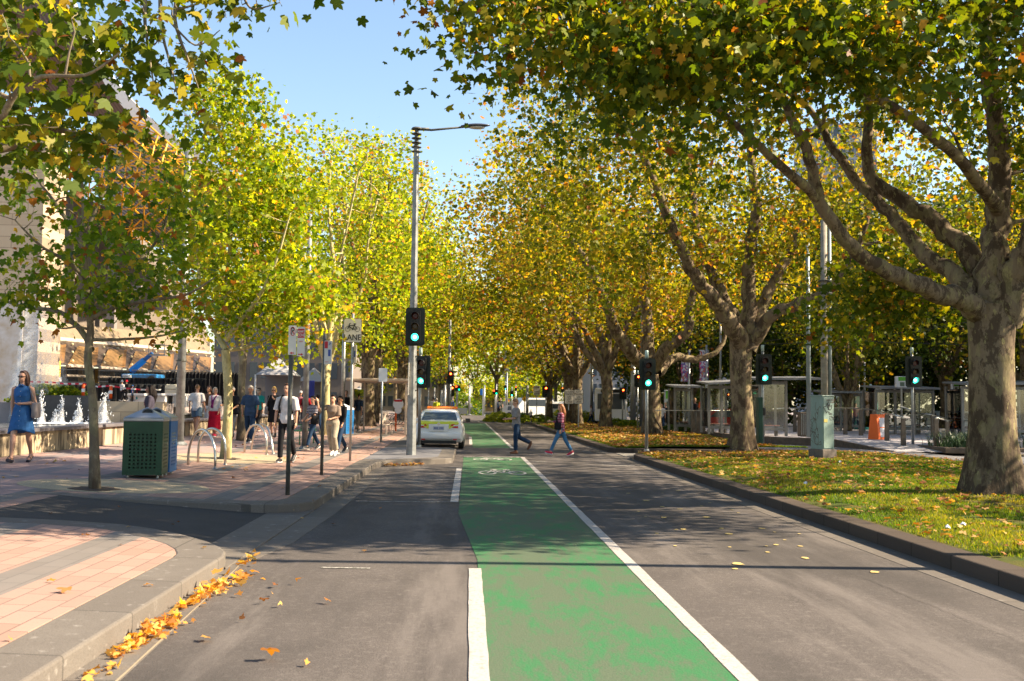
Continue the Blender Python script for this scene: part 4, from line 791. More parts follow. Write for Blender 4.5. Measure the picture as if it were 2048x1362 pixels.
# lane direction signs
f = P(1157, 857, .2); rt = root('lane_direction_sign', 'twin cream plates reading U-TURN and CITY TRAFFIC with lanes, before the dark trunk', 'street sign', f); s = f.y/F
zt = YH(1158, 777, f.y)-f.z; MB().cyl((0, 0, 0), (0, 0, zt), .04, n=10).build('pole', GALV, rt); mb = MB().cyl((-20*s, .02, zt*.45), (-20*s, .02, zt), .035, n=8); mb.build('rear_post', GALV, rt)
CRM = mat('sign_cream', (.66, .58, .48), .6)
for cx, words in ((1138, ('U-TURN', 'TRAFFIC', 'USE', 'LEFT', 'LANE')), (1156.5, ('CITY', 'TRAFFIC', 'USE', 'RIGHT', 'LANE'))):
    x = (cx-1157)*s; zc = YH(cx, 793.5, f.y)-f.z; b0 = MB().prism(rrect(19.2*s, 29*s, .08), -.05, -.045, Matrix.Translation((x, 0, zc))).build('sign_border', SBLK, rt)
    pl_ = MB().prism(rrect(17.6*s, 27.4*s, .07), -.055, -.051, Matrix.Translation((x, 0, zc))).build('sign_plate', CRM, b0)
    for i, wd in enumerate(words): text('lettering', wd, .175, (x, -.057, zc+.30-i*.155), mat('faded_brown_letter', (.04, .025, .02), .7), pl_, sx=.80)
f = D(1073, 850, 90); f.z = .2; rt = root('form_lane_sign', 'small white sign reading FORM 1 LANE left of the fork of the pale trunk', 'street sign', f); s = 90/F; zc = YH(1073, 781, 90)-.2
MB().cyl((0, 0, 0), (0, 0, zc), .035, n=8).build('pole', GALV, rt); pl_ = MB().prism(rrect(13*s, 19*s, .05), -.05, -.045, Matrix.Translation((0, 0, zc))).build('sign_plate', SIGNW, rt)
for i, wd in enumerate(('FORM', '1', 'LANE', 'AHEAD')): text('lettering', wd, .17, (0, -.052, zc+.27-i*.19), SBLK, pl_, sx=.85)
f = D(1049, 840, 90); f.z = .1; rt = root('warning_sign', 'yellow diamond warning sign beside the far pole, right of the walking man', 'street sign', f); s = 90/F; zc = YH(1049, 798, 90)-.1
MB().cyl((0, 0, 0), (0, 0, zc), .04, n=8).build('pole', GALV, rt); d = 6.5*s; pl_ = MB().prism([(-d, zc), (0, zc-d), (d, zc), (0, zc+d)], -.05, -.045).build('sign_plate', mat('warning_yellow', (.75, .42, .01), .5), rt)
mb = MB(); bar(mb, (0, zc-.15), (0, zc+.14), .02, -.052); bar(mb, (0, zc), (-.12, zc-.1), .02, -.052); mb.build('arrow_symbol', SBLK, pl_)
f = D(1001, 830, 92); f.z = .1; rt = root('median_sign', 'small white sign low in the far clipped shrubs', 'street sign', f); s = 92/F; zc = YH(1001, 808, 92)-.1
MB().cyl((0, 0, 0), (0, 0, zc), .035, n=8).build('pole', GALV, rt); MB().prism(rrect(8*s, 6*s, .03), -.05, -.045, Matrix.Translation((0, 0, zc))).build('sign_plate', mat('bright_white', (.8,)*3), rt)
# ---------------------------------------------------------------- bare poles
def pole(label, px, by, top, r, z=None, Y=None, m=GALV, name='lamp_post', rings=0, grp=None):
    f = PL(px, by) if Y is None else Vector((D(px, by, Y).x, Y, z)); rt = root(name, label, 'pole', f, group=grp); zt = YH(px, top, f.y)-f.z
    MB().tube([(0, 0, 0), (0, 0, zt)], [r, r*.72], 14).build('pole', m, rt, smooth=True)
    MB().tube([(0, 0, 0), (0, 0, .03), (0, 0, .10)], [r*1.8, r*1.8, r*1.15], 14).build('base_collar', m, rt)
    if rings: MB().tube([(0, 0, zt*rings), (0, 0, zt*rings+.05)], [r*1.15]*2, 14).build('clamp_band', GALVD, rt)
    return rt
WP = MATS['weathered_pole']
pole('thick grey lamp post rising behind the blue bin into the young tree', 358, 890, 300, .13, m=WP, rings=.28)
pole('grey lamp post just behind the second pair of bicycle hoops', 609, 898, 430, .095, m=WP)
pole('slim grey pole behind the blue bin with the yellow mark', 684, 865, 600, .10, m=GALV)
# tall twin pole behind the utility cabinet
f = Vector((D(1650, 900, 31.4).x, 31.4, .2)); rt = root('twin_pole', 'tall concrete pole clamped to a slim steel pole behind the utility cabinet', 'pole', f)
mb = MB().tube([(0, 0, 0), (0, 0, 4.5), (.02, 0, 7.5)], [.115, .105, .10], 16); mb.build('concrete_pole', mat('concrete_pole', (.30, .27, .22), .85, noise=.25, nscale=6, bump=.2), rt, smooth=True)
MB().tube([(.17, 0.02, 0), (.19, .02, 4.4), (.21, .02, 7.8)], [.065, .062, .055], 12).build('steel_pole', mat('blue_steel', (.24, .29, .30), .5, .3), rt, smooth=True)
for k, zz in enumerate((YH(1660, 600, 31.4), YH(1660, 592, 31.4), YH(1660, 584, 31.4), YH(1660, 609, 31.4), YH(1660, 575, 31.4))): MB().tube([(.05, 0, zz), (.05, 0, zz+.02)], [.22, .22], 18).build('ring', GALVD, rt)
mb = MB()
for k in range(8): mb.box((-.13 if k % 2 else .25, -.08, 2.6+k*.45), (.05, .05, .03))
mb.build('step_bolt', GALVD, rt)
pl2 = pole('slim blue-grey pole left of the twin pole, behind the shelters', 1618, 868, 480, .11, z=.1, Y=44, m=mat('blue_steel', (.42, .50, .52)), grp=None)
GPOLE = 'slim poles around the tram stop'
for lab, px, Y, top, r in (('white slim pole at the left edge of the third trunk', 1283, 64, 430, .13), ('pale pole carrying the first banner', 1378, 60, 700, .09), ('pale pole carrying the second banner', 1413, 60, 690, .09), ('grey pole behind the second banner', 1441, 66, 640, .10), ('thick grey pole right of the white bus', 1266, 72, 690, .22),
    ('slim teal-lit pole in front of the teal kiosk', 1730, 60, 720, .07), ('slim teal-lit pole left of the teal kiosk', 1719, 62, 730, .05), ('white pole through the near shelter glass', 1790, 58, 770, .06), ('pale pole left of the lane signs', 1152, 100, 790, .12), ('blue-grey pole between the two pale trunks', 1183, 84, 700, .14),
    ('grey pole behind the walking man', 1054, 88, 770, .14), ('white pole at the far crossing, right of centre', 1013, 125, 745, .12), ('white far pole under the yellow pole top', 990, 105, 790, .10), ('orange topped far pole', 992, 104, 768, .08), ('white far pole left of the blue sign', 938, 135, 770, .16), ('brown far pole right of the blue sign', 968, 130, 770, .12), ('grey far pole behind the round shrub', 913, 98, 780, .10), ('dark pole carrying the high red signal', 897, 73, 640, .13), ('white far pole left of the high red signal', 889, 105, 770, .15), ('white pole behind the taxi roof', 882, 95, 780, .12), ('slim pole behind the taxi roof, left of two', 868, 95, 775, .08), ('thin white pole behind the taxi roof, leftmost', 856, 90, 770, .07), ('pale pole over the U-turn sign', 1131, 105, 760, .1)):
    pole(lab, px, 850, top, r, z=.1, Y=Y, m=GALV if 'dark' not in lab else WP, grp=GPOLE if px > 1270 else 'far poles at the crossing')
# ---------------------------------------------------------------- bins
def perf(m_, h, w, d, mb_out, nx, nz, m, dark, rt, name='side_panel'):
    pass
def bin_(name, label, cx, cy, z, w, d, h, rz, body, lidm=None, decal=None, lid=True, group=None):
    rt = root(name, label, 'bin', (cx, cy, z), rz, group)
    t = .012; nx, nz = 7, 10
    def panel(wd, ht, m, nm, tf):
        mb = MB(); fr = .09; z0 = .07; cw = (wd-2*fr)/nx; ch = (ht-.30)/nz; hs = .46
        # lattice: vertical strips and short horizontals leave square holes
        mb.box((-wd/2+fr/2, 0, ht/2), (fr, t, ht)); mb.box((wd/2-fr/2, 0, ht/2), (fr, t, ht)); mb.box((0, 0, .05), (wd-2*fr, t, .10)); mb.box((0, 0, ht-.10), (wd-2*fr, t, .20))
        x = -wd/2+fr; zz = .10; H2 = ht-.30
        for i in range(nx+1):
            ww = cw*(1-hs) if 0 < i < nx else cw*(1-hs)/2; xc = x+i*cw+(0 if 0 < i < nx else (ww/2 if i == 0 else -ww/2)); mb.box((xc, 0, zz+H2/2), (ww, t, H2))
        for i in range(nx):
            for j in range(nz+1):
                hh_ = ch*(1-hs) if 0 < j < nz else ch*(1-hs)/2; zc = zz+j*ch+(0 if 0 < j < nz else (hh_/2 if j == 0 else -hh_/2)); mb.box((x+(i+.5)*cw, 0, zc), (cw*hs+.001, t*.98, hh_))
        vs = [tf @ Vector(v) for v in mb.v]; m2 = MB(); m2.add(vs, mb.f); return m2.build(nm, m, rt)
    panel(w, h, body, 'front_panel', Matrix.Translation((0, -d/2, .06))); panel(w, h, body, 'back_panel', Matrix.Translation((0, d/2, .06)))
    for sx in (-1, 1): panel(d-2*t, h, body, 'side_panel', Matrix.Translation((sx*(w/2-t/2), 0, .06)) @ Matrix.Rotation(PI/2, 4, 'Z'))
    MB().bbox((0, 0, .06+h*.46), (w*.72, d*.72, h*.86), .04).build('liner', mat('bin_liner', (.035, .03, .028), .8), rt)
    for sx in (-1, 1):
        for sy in (-1, 1): MB().cyl((sx*w*.38, sy*d*.36, 0), (sx*w*.38, sy*d*.36, .07), .025, n=8).build('foot', GALV, rt)
    if lid:
        H0 = .06+h; mb = MB(); a, b_ = w/2+.008, d/2+.008
        mb.bbox((0, 0, H0+.035), (2*a, 2*b_, .07), .02); mb.add([(-a*.98, -b_*.98, H0+.07), (a*.98, -b_*.98, H0+.07), (a*.98, b_*.98, H0+.07), (-a*.98, b_*.98, H0+.07), (0, 0, H0+.26)], [(0, 1, 4), (1, 2, 4), (2, 3, 4), (3, 0, 4)])
        ld = mb.build('lid', lidm or mat('lid_grey', (.36, .36, .38), .35, .5, noise=.08), rt)
        mb = MB(); q = Matrix.Translation((.04, -b_*.5, H0+.165)) @ Matrix.Rotation(R(62), 4, 'X'); n = 24
        ring = []; 
        for k, (rx, rz_, yy) in enumerate(((.10, .05, 0), (.10, .05, -.014), (.082, .038, -.014))): ring.append([q @ Vector((math.cos(2*PI*i/n)*rx, math.sin(2*PI*i/n)*rz_*1.6, 0-yy)) for i in range(n)])
        mb.loft(ring, cap=False); mb.build('slot_rim', mat('lid_rim', (.2, .2, .21), .4, .6), ld); mb = MB(); mb.add([q @ Vector((math.cos(2*PI*i/n)*.084, math.sin(2*PI*i/n)*.062, .006)) for i in range(n)], [tuple(range(n))]); mb.build('slot', SBLK, ld)
    if decal: decal(rt)
    return rt
BG = mat('bin_green', (.008, .048, .022), .4, noise=.15, nscale=8); BB = mat('bin_blue', (.010, .115, .30), .4, noise=.12, nscale=8)
pg = PL(258, 955); pg2 = PL(332, 960); a_ = math.atan2(pg2.y-pg.y, pg2.x-pg.x)
wb = .70; hb = (958-847)*18.3/F-.06
bx = D(299, 955, 18.55)
bin_('green_bin', 'dark green perforated litter bin with a grey pyramid lid beside the young tree', -5.87, 18.62, .285, .68, .64, hb, R(7), BG)
def decal(rt): 
    t_ = MB().prism([(0.0, .0), (.17, .12), (.15, .32), (.02, .40), (-.15, .3), (-.13, .08)], 0, .004, Matrix.Translation((.338, -.02, .55)) @ Matrix.Rotation(PI/2, 4, 'Z')); t_.build('recycling_mark', mat('recycle_yellow', (.6, .5, .02), .5), rt)
bin_('blue_bin', 'bright blue perforated recycling bin half hidden behind the green bin', -5.95, 19.42, .28, .68, .60, hb, R(4), BB, decal=decal)
pb_ = PL(687, 870)
def decal2(rt): MB().prism([(0.0, .0), (.13, .10), (.11, .26), (.02, .32), (-.12, .24), (-.1, .06)], 0, -.004, Matrix.Translation((-.18, -.335, .55))).build('recycling_mark', mat('recycle_yellow', (.6, .5, .02), .5), rt)
bin_('blue_bin', 'blue perforated recycling bin with a pale lid beyond the woman in khaki', pb_.x, pb_.y, pb_.z, .62, .62, 1.02, R(-25), BB, lidm=mat('pale_lid', (.6, .6, .6), .4), decal=decal2)
# ---------------------------------------------------------------- bicycle hoops
GH = 'stainless bicycle hoops on the footpath'
for lab, a, b_, top in (('nearest stainless bicycle hoop, in front of the sunlit trunk', (376, 930), (430, 938), 857), ('stainless bicycle hoop behind the nearest one, touching the sunlit trunk', (396, 925), (450, 930), 855), ('third bicycle hoop, left one of the farther pair', (489, 905), (533, 910), 847), ('fourth bicycle hoop, right one of the farther pair by the lamp post', (502, 900), (546, 908), 846)):
    A_ = PL(*a); B_ = PL(*b_); wv = (B_-A_).length; zt = YH((a[0]+b_[0])/2, top+2, (A_.y+B_.y)/2)-(A_.z+B_.z)/2
    ang = math.atan2(B_.y-A_.y, B_.x-A_.x); rt = root('bicycle_hoop', lab, 'bicycle rack', ((A_.x+B_.x)/2, (A_.y+B_.y)/2, (A_.z+B_.z)/2), ang, GH); r_ = wv/2
    pts = [(-r_, 0, -.03), (-r_, 0, zt-r_*1.15)]+[(-r_*math.cos(PI*i/14), 0, zt-r_*1.15+r_*1.15*math.sin(PI*i/14)) for i in range(1, 14)]+[(r_, 0, zt-r_*1.15), (r_, 0, -.03)]
    MB().tube(pts, [.027]*len(pts), 12).build('hoop_tube', STEEL, rt, smooth=True)
    for sx in (-1, 1): MB().tube([(sx*r_, 0, 0), (sx*r_, 0, .008)], [.06, .055], 16).build('floor_flange', STEEL, rt)
# ---------------------------------------------------------------- bench, shelter on left
f = PL(603, 888); rt = root('green_bench', 'green slatted bench end standing behind the striped-top woman', 'bench', f, R(80)); GB = mat('bench_green', (.03, .14, .05), .5)
mb = MB()
for k in range(5): mb.box((0, -.2+k*.1, .45), (1.6, .075, .03))
mb.build('seat', GB, rt)
for sx in (-.7, .7):
    for sy in (-.18, .2): MB().cyl((sx, sy, 0), (sx, sy, .44), .022, n=8).build('leg', GB, rt)
    MB().tube([(sx, -.22, .46), (sx, -.22, .66), (sx, .2, .66), (sx, .22, .46)], [.018]*4, 8).build('armrest', GB, rt)
GLS = mat('shelter_glass', (.55, .62, .60), .05); 
def glass_mat():
    m = bpy.data.materials.new('clear_glass'); m.use_nodes = True; n = m.node_tree.nodes; l = m.node_tree.links; n.remove(n['Principled BSDF'])
    t = n.new('ShaderNodeBsdfTransparent'); t.inputs[0].default_value = (.86, .90, .87, 1); g_ = n.new('ShaderNodeBsdfGlossy'); g_.inputs['Roughness'].default_value = .03; fr = n.new('ShaderNodeFresnel'); fr.inputs[0].default_value = 1.5
    mx = n.new('ShaderNodeMixShader'); mr = n.new('ShaderNodeMath'); mr.operation = 'MULTIPLY_ADD'; mr.inputs[1].default_value = 1.0; mr.inputs[2].default_value = .06; l.new(fr.outputs[0], mr.inputs[0])
    l.new(mr.outputs[0], mx.inputs[0]); l.new(t.outputs[0], mx.inputs[1]); l.new(g_.outputs[0], mx.inputs[2]); l.new(mx.outputs[0], n['Material Output'].inputs[0]); return m
GLASS = glass_mat(); SHEL = mat('shelter_grey', (.24, .23, .215), .55, .2, noise=.15, nscale=4); SHROOF = mat('shelter_roof', (.20, .205, .22), .5, .2)
f = PL(722, 868); rt = root('footpath_shelter', 'slender pale framed shelter before the thick trunks on the left footpath', 'shelter', f)
FR = mat('shelter_pale_frame', (.45, .36, .28), .6)
for x, y in ((0, 0), (0, 5), (2.4, 0), (2.4, 5)): MB().box((x-.4, y, 1.2), (.09, .09, 2.4)).build('post', FR, rt)
MB().bbox((.8, 2.5, 2.46), (3.0, 5.6, .12), .03).build('roof', FR, rt)
MB().box((-.4, 2.5, 1.2), (.012, 4.7, 1.7)).build('glass_panel', GLASS, rt)
# bicycles parked behind the round marker
f = PL(806, 850)
def bicycle(label, loc_, rz):
    rt = root('bicycle', label, 'bicycle', loc_, rz, 'bicycles parked left of the traffic pole'); bk = mat('bike_black', (.02, .02, .02), .5)
    for x in (-.52, .52):
        pts = [(x+.33*math.cos(2*PI*i/20), 0, .34+.33*math.sin(2*PI*i/20)) for i in range(21)]; wh = MB().tube(pts, [.018]*21, 6, cap=False).build('wheel', bk, rt); mb = MB()
        for k in range(6): a = PI*k/6; mb.cyl((x+.32*math.cos(a), 0, .34+.32*math.sin(a)), (x-.32*math.cos(a), 0, .34-.32*math.sin(a)), .003, n=4)
        mb.build('spokes', STEEL, wh)
    mb = MB()
    for a, b_ in (((-.52, .34), (-.12, .32)), ((-.12, .32), (-.25, .85)), ((-.25, .8), (.35, .84)), ((-.12, .32), (.36, .78)), ((-.52, .34), (-.24, .75)), ((.52, .34), (.34, .98))): mb.cyl((a[0], 0, a[1]), (b_[0], 0, b_[1]), .016, n=6)
    mb.build('frame', mat('bike_frame', (.10, .10, .12), .4, .3), rt); MB().bbox((-.26, 0, .9), (.24, .12, .05), .02).build('saddle', bk, rt); MB().tube([(.30, -.28, 1.0), (.36, -.1, 1.02), (.36, .1, 1.02), (.30, .28, 1.0)], [.013]*4, 6).build('handlebar', bk, rt)
for k, (lab, dx, dy, a) in enumerate((('black bicycle parked nearest the round marker', 0, 0, .1), ('black bicycle parked second behind the round marker', .15, 1.0, -.05), ('black bicycle parked farthest behind the round marker', -.3, 2.0, .15))): bicycle(lab, (f.x+dx, f.y+dy, f.z), a)
for k, (lab, px, by) in enumerate((('white slatted chair behind the small blank sign', 772, 868), ('white slatted chair farther behind the small blank sign', 778, 862))):
    f = PL(px, by); rt = root('slatted_chair', lab, 'chair', f, R(60)); cm = mat('chair_cream', (.6, .5, .42), .6)
    mb = MB(); 
    for q in range(5): mb.box((0, -.18+q*.09, .45), (.5, .06, .02))
    mb.build('seat', cm, rt); mb = MB()
    for q in range(5): mb.box((-.2+q*.1, .22, .72), (.06, .02, .5))
    mb.build('backrest', cm, rt)
    for sx in (-.22, .22):
        for sy in (-.18, .18): MB().cyl((sx, sy, 0), (sx, sy, .45), .018, n=6).build('leg', cm, rt)
# ---------------------------------------------------------------- utility cabinet with graffiti
p1_ = P(1618, 915, .24); f = P(1645, 917, .235); s = f.y/F
rt = root('utility_cabinet', 'pale green utility cabinet scrawled with graffiti, on a concrete plinth on the lawn', 'cabinet', f, R(22)); Wc, Dc, Hc = 1.0*.86, .50, 1.50
CG = mat('cabinet_green', (.205, .285, .26), .5, noise=.08, nscale=6); CP = mat('cabinet_plinth', (.14, .115, .10), .9, noise=.3, nscale=6, bump=.3)
wf = 27*s/math.cos(R(22)); 
MB().bbox((0, 0, .12), (wf+.10, Dc+.1, .30), .02).build('plinth', CP, rt); bd = MB().bbox((0, 0, .27+Hc/2), (wf, Dc, Hc), .012).build('body', CG, rt)
MB().bbox((0, 0, .27+Hc+.012), (wf+.04, Dc+.04, .035), .01).build('roof', CG, rt); dr = MB().bbox((0, -Dc/2-.006, .27+Hc/2), (wf-.05, .014, Hc-.06), .004).build('door', CG, rt)
MB().box((-.11, -Dc/2-.016, 1.08), (.13, .006, .09)).build('label_plate', mat('label_yellow', (.42, .36, .10), .5), dr)
GRAF = mat('graffiti_black', (.03, .03, .035), .6); BRN = mat('graffiti_brown', (.10, .07, .05), .6)
mb = MB(); y = -Dc/2-.0165
def stroke(pts, wd=.009, tf=None):
    for a, b in zip(pts[:-1], pts[1:]):
        d = Vector((b[0]-a[0], b[1]-a[1])); 
        if d.length < 1e-5: continue
        d.normalize(); nx, nz = -d.y*wd, d.x*wd; mb.add([(tf or Matrix()) @ Vector(v) for v in ((a[0]+nx, y, a[1]+nz), (a[0]-nx, y, a[1]-nz), (b[0]-nx-d.x*0, y, b[1]-nz), (b[0]+nx, y, b[1]+nz))], [(0, 1, 2, 3)])
O = lambda L: [(-.22+(x-340)/290*.50*1.0, 1.70-(z-180)/430*.62) for x, z in L]
for L in ([(362, 345), (430, 320), (440, 260), (470, 330), (480, 265), (500, 330), (535, 310), (530, 370), (500, 405), (470, 380), (440, 330), (455, 360), (490, 395)], [(362, 345), (400, 420), (430, 450), (415, 465), (440, 430), (470, 440), (500, 465), (545, 480), (480, 490), (470, 440)], [(480, 530), (500, 540), (520, 520), (560, 545), (590, 570), (560, 590), (500, 600), (490, 560), (505, 580)], [(445, 270), (465, 400), (485, 300)], [(520, 550), (570, 560), (565, 600)]): stroke(O(L))
mb.build('graffiti', GRAF, dr); 
mb = MB(); y = 0; tf = Matrix.Translation((-wf/2-.0025, 0, 0)) @ Matrix.Rotation(-PI/2, 4, 'Z')
rd_ = random.Random(9)
for k in range(7):
    x = rd_.uniform(-.18, .18); z = 1.6-k*.17; pts = [(x, z)]
    for j in range(9): x = max(-.25, min(.25, x+rd_.uniform(-.14, .14))); z += rd_.uniform(-.20, .10); z = max(.4, z); pts.append((x, z))
    stroke(pts, .006, tf)
stroke([(.0, .9), (-.09, .7), (-.07, .42), (.02, .38), (.08, .5), (.06, .75), (0, .9)], .006, tf)
mb.build('graffiti', BRN, bd)
for i, wd in enumerate(('PHONE FAULTS', 'TEL 132 203')): text('lettering', wd, .052, (.08, -Dc/2-.015, 1.66-i*.06), mat('graffiti_red_brown', (.16, .06, .05), .6), dr, sx=.85)
# green box behind the hollow trunk
f = Vector((D(1519, 880, 38).x, 38, .15)); rt = root('green_cabinet', 'narrow dark green cabinet just right of the hollow trunk', 'cabinet', f); MB().bbox((0, 0, .95), (.17, .4, 1.9), .02).build('body', mat('deep_green', (.006, .045, .03), .5), rt); MB().bbox((.14, -.1, 1.35), (.12, .2, .3), .02).build('push_button', BLACK, rt)
# ---------------------------------------------------------------- tram shelters
def shelter(label, x0, x1, Y, z0, z1, slope=0., bays=2, depth=1.8, roofext=.5, sgn=1):
    rt = root('tram_shelter', label, 'shelter', (x0, Y, z0), group='glass tram shelters on the platform'); L = x1-x0; Hh = z1-z0
    mb = MB(); mb.add([(-roofext*.3, -.6, Hh-.10), (L+roofext, -.6, Hh-.10+slope), (L+roofext, depth, Hh+.05+slope), (-roofext*.3, depth, Hh+.05), (-roofext*.3, -.6, Hh), (L+roofext, -.6, Hh+slope), (L+roofext, depth, Hh+.12+slope), (-roofext*.3, depth, Hh+.12)], [(0, 1, 2, 3), (4, 5, 6, 7), (0, 1, 5, 4), (1, 2, 6, 5), (2, 3, 7, 6), (3, 0, 4, 7)]); mb.build('roof', SHROOF, rt)
    for i in range(bays+1):
        x = L*i/bays; MB().box((x, 0, Hh/2-.07+slope*i/bays*.5), (.11, .11, Hh-.10)).build('post', SHEL, rt)
        if i in (0, bays): MB().box((x, depth-.2, Hh/2-.05), (.10, .10, Hh-.12)).build('post', SHEL, rt)
    for i in range(bays): MB().box((L*(i+.5)/bays, 0, Hh*.52), (L/bays-.12, .014, Hh*.76)).build('glass_panel', GLASS, rt)
    MB().box((0, (depth-.2)/2, Hh*.52), (.014, depth-.35, Hh*.76)).build('glass_panel', GLASS, rt)
    MB().box((L/2, 0, Hh*.12), (L-.12, .06, .12)).build('bottom_rail', SHEL, rt); MB().box((L/2, 0, Hh-.20), (L-.12, .09, .14)).build('top_rail', SHEL, rt)
    st = MB().bbox((L/2, .55, .46), (L*.7, .38, .05), .015).build('bench_seat', mat('shelter_seat', (.30, .12, .10), .5), rt)
    for sx in (.25, .75): MB().box((L*sx, .55, .22), (.08, .3, .44)).build('bench_leg', SHEL, rt)
    return rt
def shp(label, pa, pb, Y, top, z0=.36, **k): shelter(label, D(pa, 806, Y).x, D(pb, 806, Y).x, Y, z0, YH((pa+pb)/2, top, Y), **k)
shp('small glass tram shelter farthest left, behind the leaf litter lawn', 1350, 1384, 52, 772, bays=1)
shp('glass tram shelter with a rising roof behind the worker in orange', 1418, 1468, 48, 766, slope=.12, bays=2, roofext=.7)
shp('glass tram shelter between the hollow trunk and the twin pole', 1520, 1572, 45, 757, slope=.05, bays=1, roofext=1.4)
shp('low dark roofed tram shelter right behind the utility cabinet', 1640, 1722, 56, 783, bays=2, roofext=.3)
shp('wide dark roofed tram shelter behind the ramp signal', 1752, 1866, 50, 775, slope=.0, bays=3, roofext=.1)
shp('dark roofed tram shelter emerging left of the huge trunk', 1925, 2075, 46, 768, slope=.1, bays=3, roofext=.3)
# platform bollards and handrails
BOL = mat('bollard_bronze', (.13, .105, .085), .5, .4, noise=.2, nscale=8)
GBO = 'flat bronze rail posts of the tram platform'
def flatpost(label, px, by, top, z0, w_=.19, Y=None):
    f = P(px, by, z0) if Y is None else Vector((D(px, 806, Y).x, Y, z0)); s = f.y/F; h = YH(px, top, f.y)-z0
    rt = root('rail_post', label, 'post', f, group=GBO); mb = MB(); mb.add([(-w_/2, -.05, -.02), (w_/2, -.05, -.02), (w_*.38, -.05, h), (-w_*.38, -.05, h), (-w_/2, .05, -.02), (w_/2, .05, -.02), (w_*.38, .05, h), (-w_*.38, .05, h)], [(0, 1, 2, 3), (4, 5, 6, 7), (0, 1, 5, 4), (1, 2, 6, 5), (2, 3, 7, 6), (3, 0, 4, 7)]); mb.build('post_body', BOL, rt)
    MB().bbox((0, 0, h+.02), (w_*.3, .05, .06), .01).build('rail_clip', STEEL, rt); return f, h
posts = [('rail post at the left foot of the first rail, by the twin-pole shelter', 1570, 862, 818, .36), ('rail post second from the left, left of the cabinet', 1590, 864, 820, .36), ('rail post right of the utility cabinet', 1691, 869, 818, .36), ('rail post left of the orange notice box', 1722, 871, 819, .36), ('rail post in front of the orange notice box', 1748, 878, 822, .30), ('rail post right of the orange notice box', 1774, 888, 829, .20), ('rail post just left of the ramp signal, lowest of the left rail', 1807, 897, 837, .10),
 ('rail post at the top of the right rail, right of the ramp signal', 1837, 870, 828, .30), ('tall rail post under the shelter corner', 1866, 880, 832, .22), ('nearest rail post of the ramp, before the shelter corner', 1873, 902, 838, .07), ('rail post left of the strap-leaf planter', 1895, 888, 843, .15), ('rail post above the planter', 1907, 878, 843, .2), ('rail post at the end of the right rail by the planter', 1920, 872, 843, .2)]
PP = []
for a in posts: PP.append(flatpost(*a))
def rail(label, pts, r=.03):
    rt = MB().tube(pts, [r]*len(pts), 10).build('handrail', STEEL, smooth=True); tag(rt, label, 'handrail', 'stainless handrails of the platform')
top = lambda i: PP[i][0]+Vector((0, 0, PP[i][1]+.05))
rail('stainless handrail stepping down from the shelter to the ramp foot', [D(1545, 818, 46), top(0), top(2), top(3), top(4), top(5), top(6)])
rail('stainless handrail sloping down right of the ramp signal', [D(1800, 812, 43), top(7), top(8), top(11), top(12)+Vector((.2, 0, 0))])
rail('lower stainless handrail running right behind the planter', [top(9)+Vector((0, 0, 0)), top(10), top(12), D(1990, 843, 36)])
for k, (lab, px, by, top_) in enumerate((('bronze rail post at the platform edge by the bronze bin, leftmost', 1386, 868, 822), ('bronze rail post right of the worker in orange', 1407, 868, 822), ('bronze rail post left of the worker in orange', 1396, 868, 822), ('bronze rail post left of the hollow trunk', 1441, 870, 822))): flatpost(lab, px, by, top_, .36, Y=50)
rail('thin rail along the platform edge left of the hollow trunk', [D(1310, 821, 50), D(1386, 821, 50), D(1460, 821, 50)], .022)
# orange notice box
f = Vector((D(1757, 880, 41.8).x, 41.8, .36)); rt = root('notice_box', 'orange A-shaped notice box with two white sheets on the platform ramp', 'notice board', f, R(28)); OR = mat('notice_orange', (.80, .13, .01), .5)
mb = MB(); mb.add([(-.32, -.28, 0), (.32, -.28, 0), (.32, .28, 0), (-.32, .28, 0), (-.30, -.16, 1.06), (.30, -.16, 1.06), (.30, .16, 1.06), (-.30, .16, 1.06)], [(0, 1, 2, 3), (4, 5, 6, 7), (0, 1, 5, 4), (1, 2, 6, 5), (2, 3, 7, 6), (3, 0, 4, 7)]); mb.build('body', OR, rt)
mb = MB()
for z in (.30, .72): 
    k = .12/1.06; mb.add([(.04-.22, -.286+k*(z-.19), z-.19), (.26, -.286+k*(z-.19), z-.19), (.26, -.286+k*(z+.19), z+.19), (.04-.22, -.286+k*(z+.19), z+.19)], [(0, 1, 2, 3)])
mb.build('white_sheet', mat('paper_white', (.62, .62, .70), .6), rt)
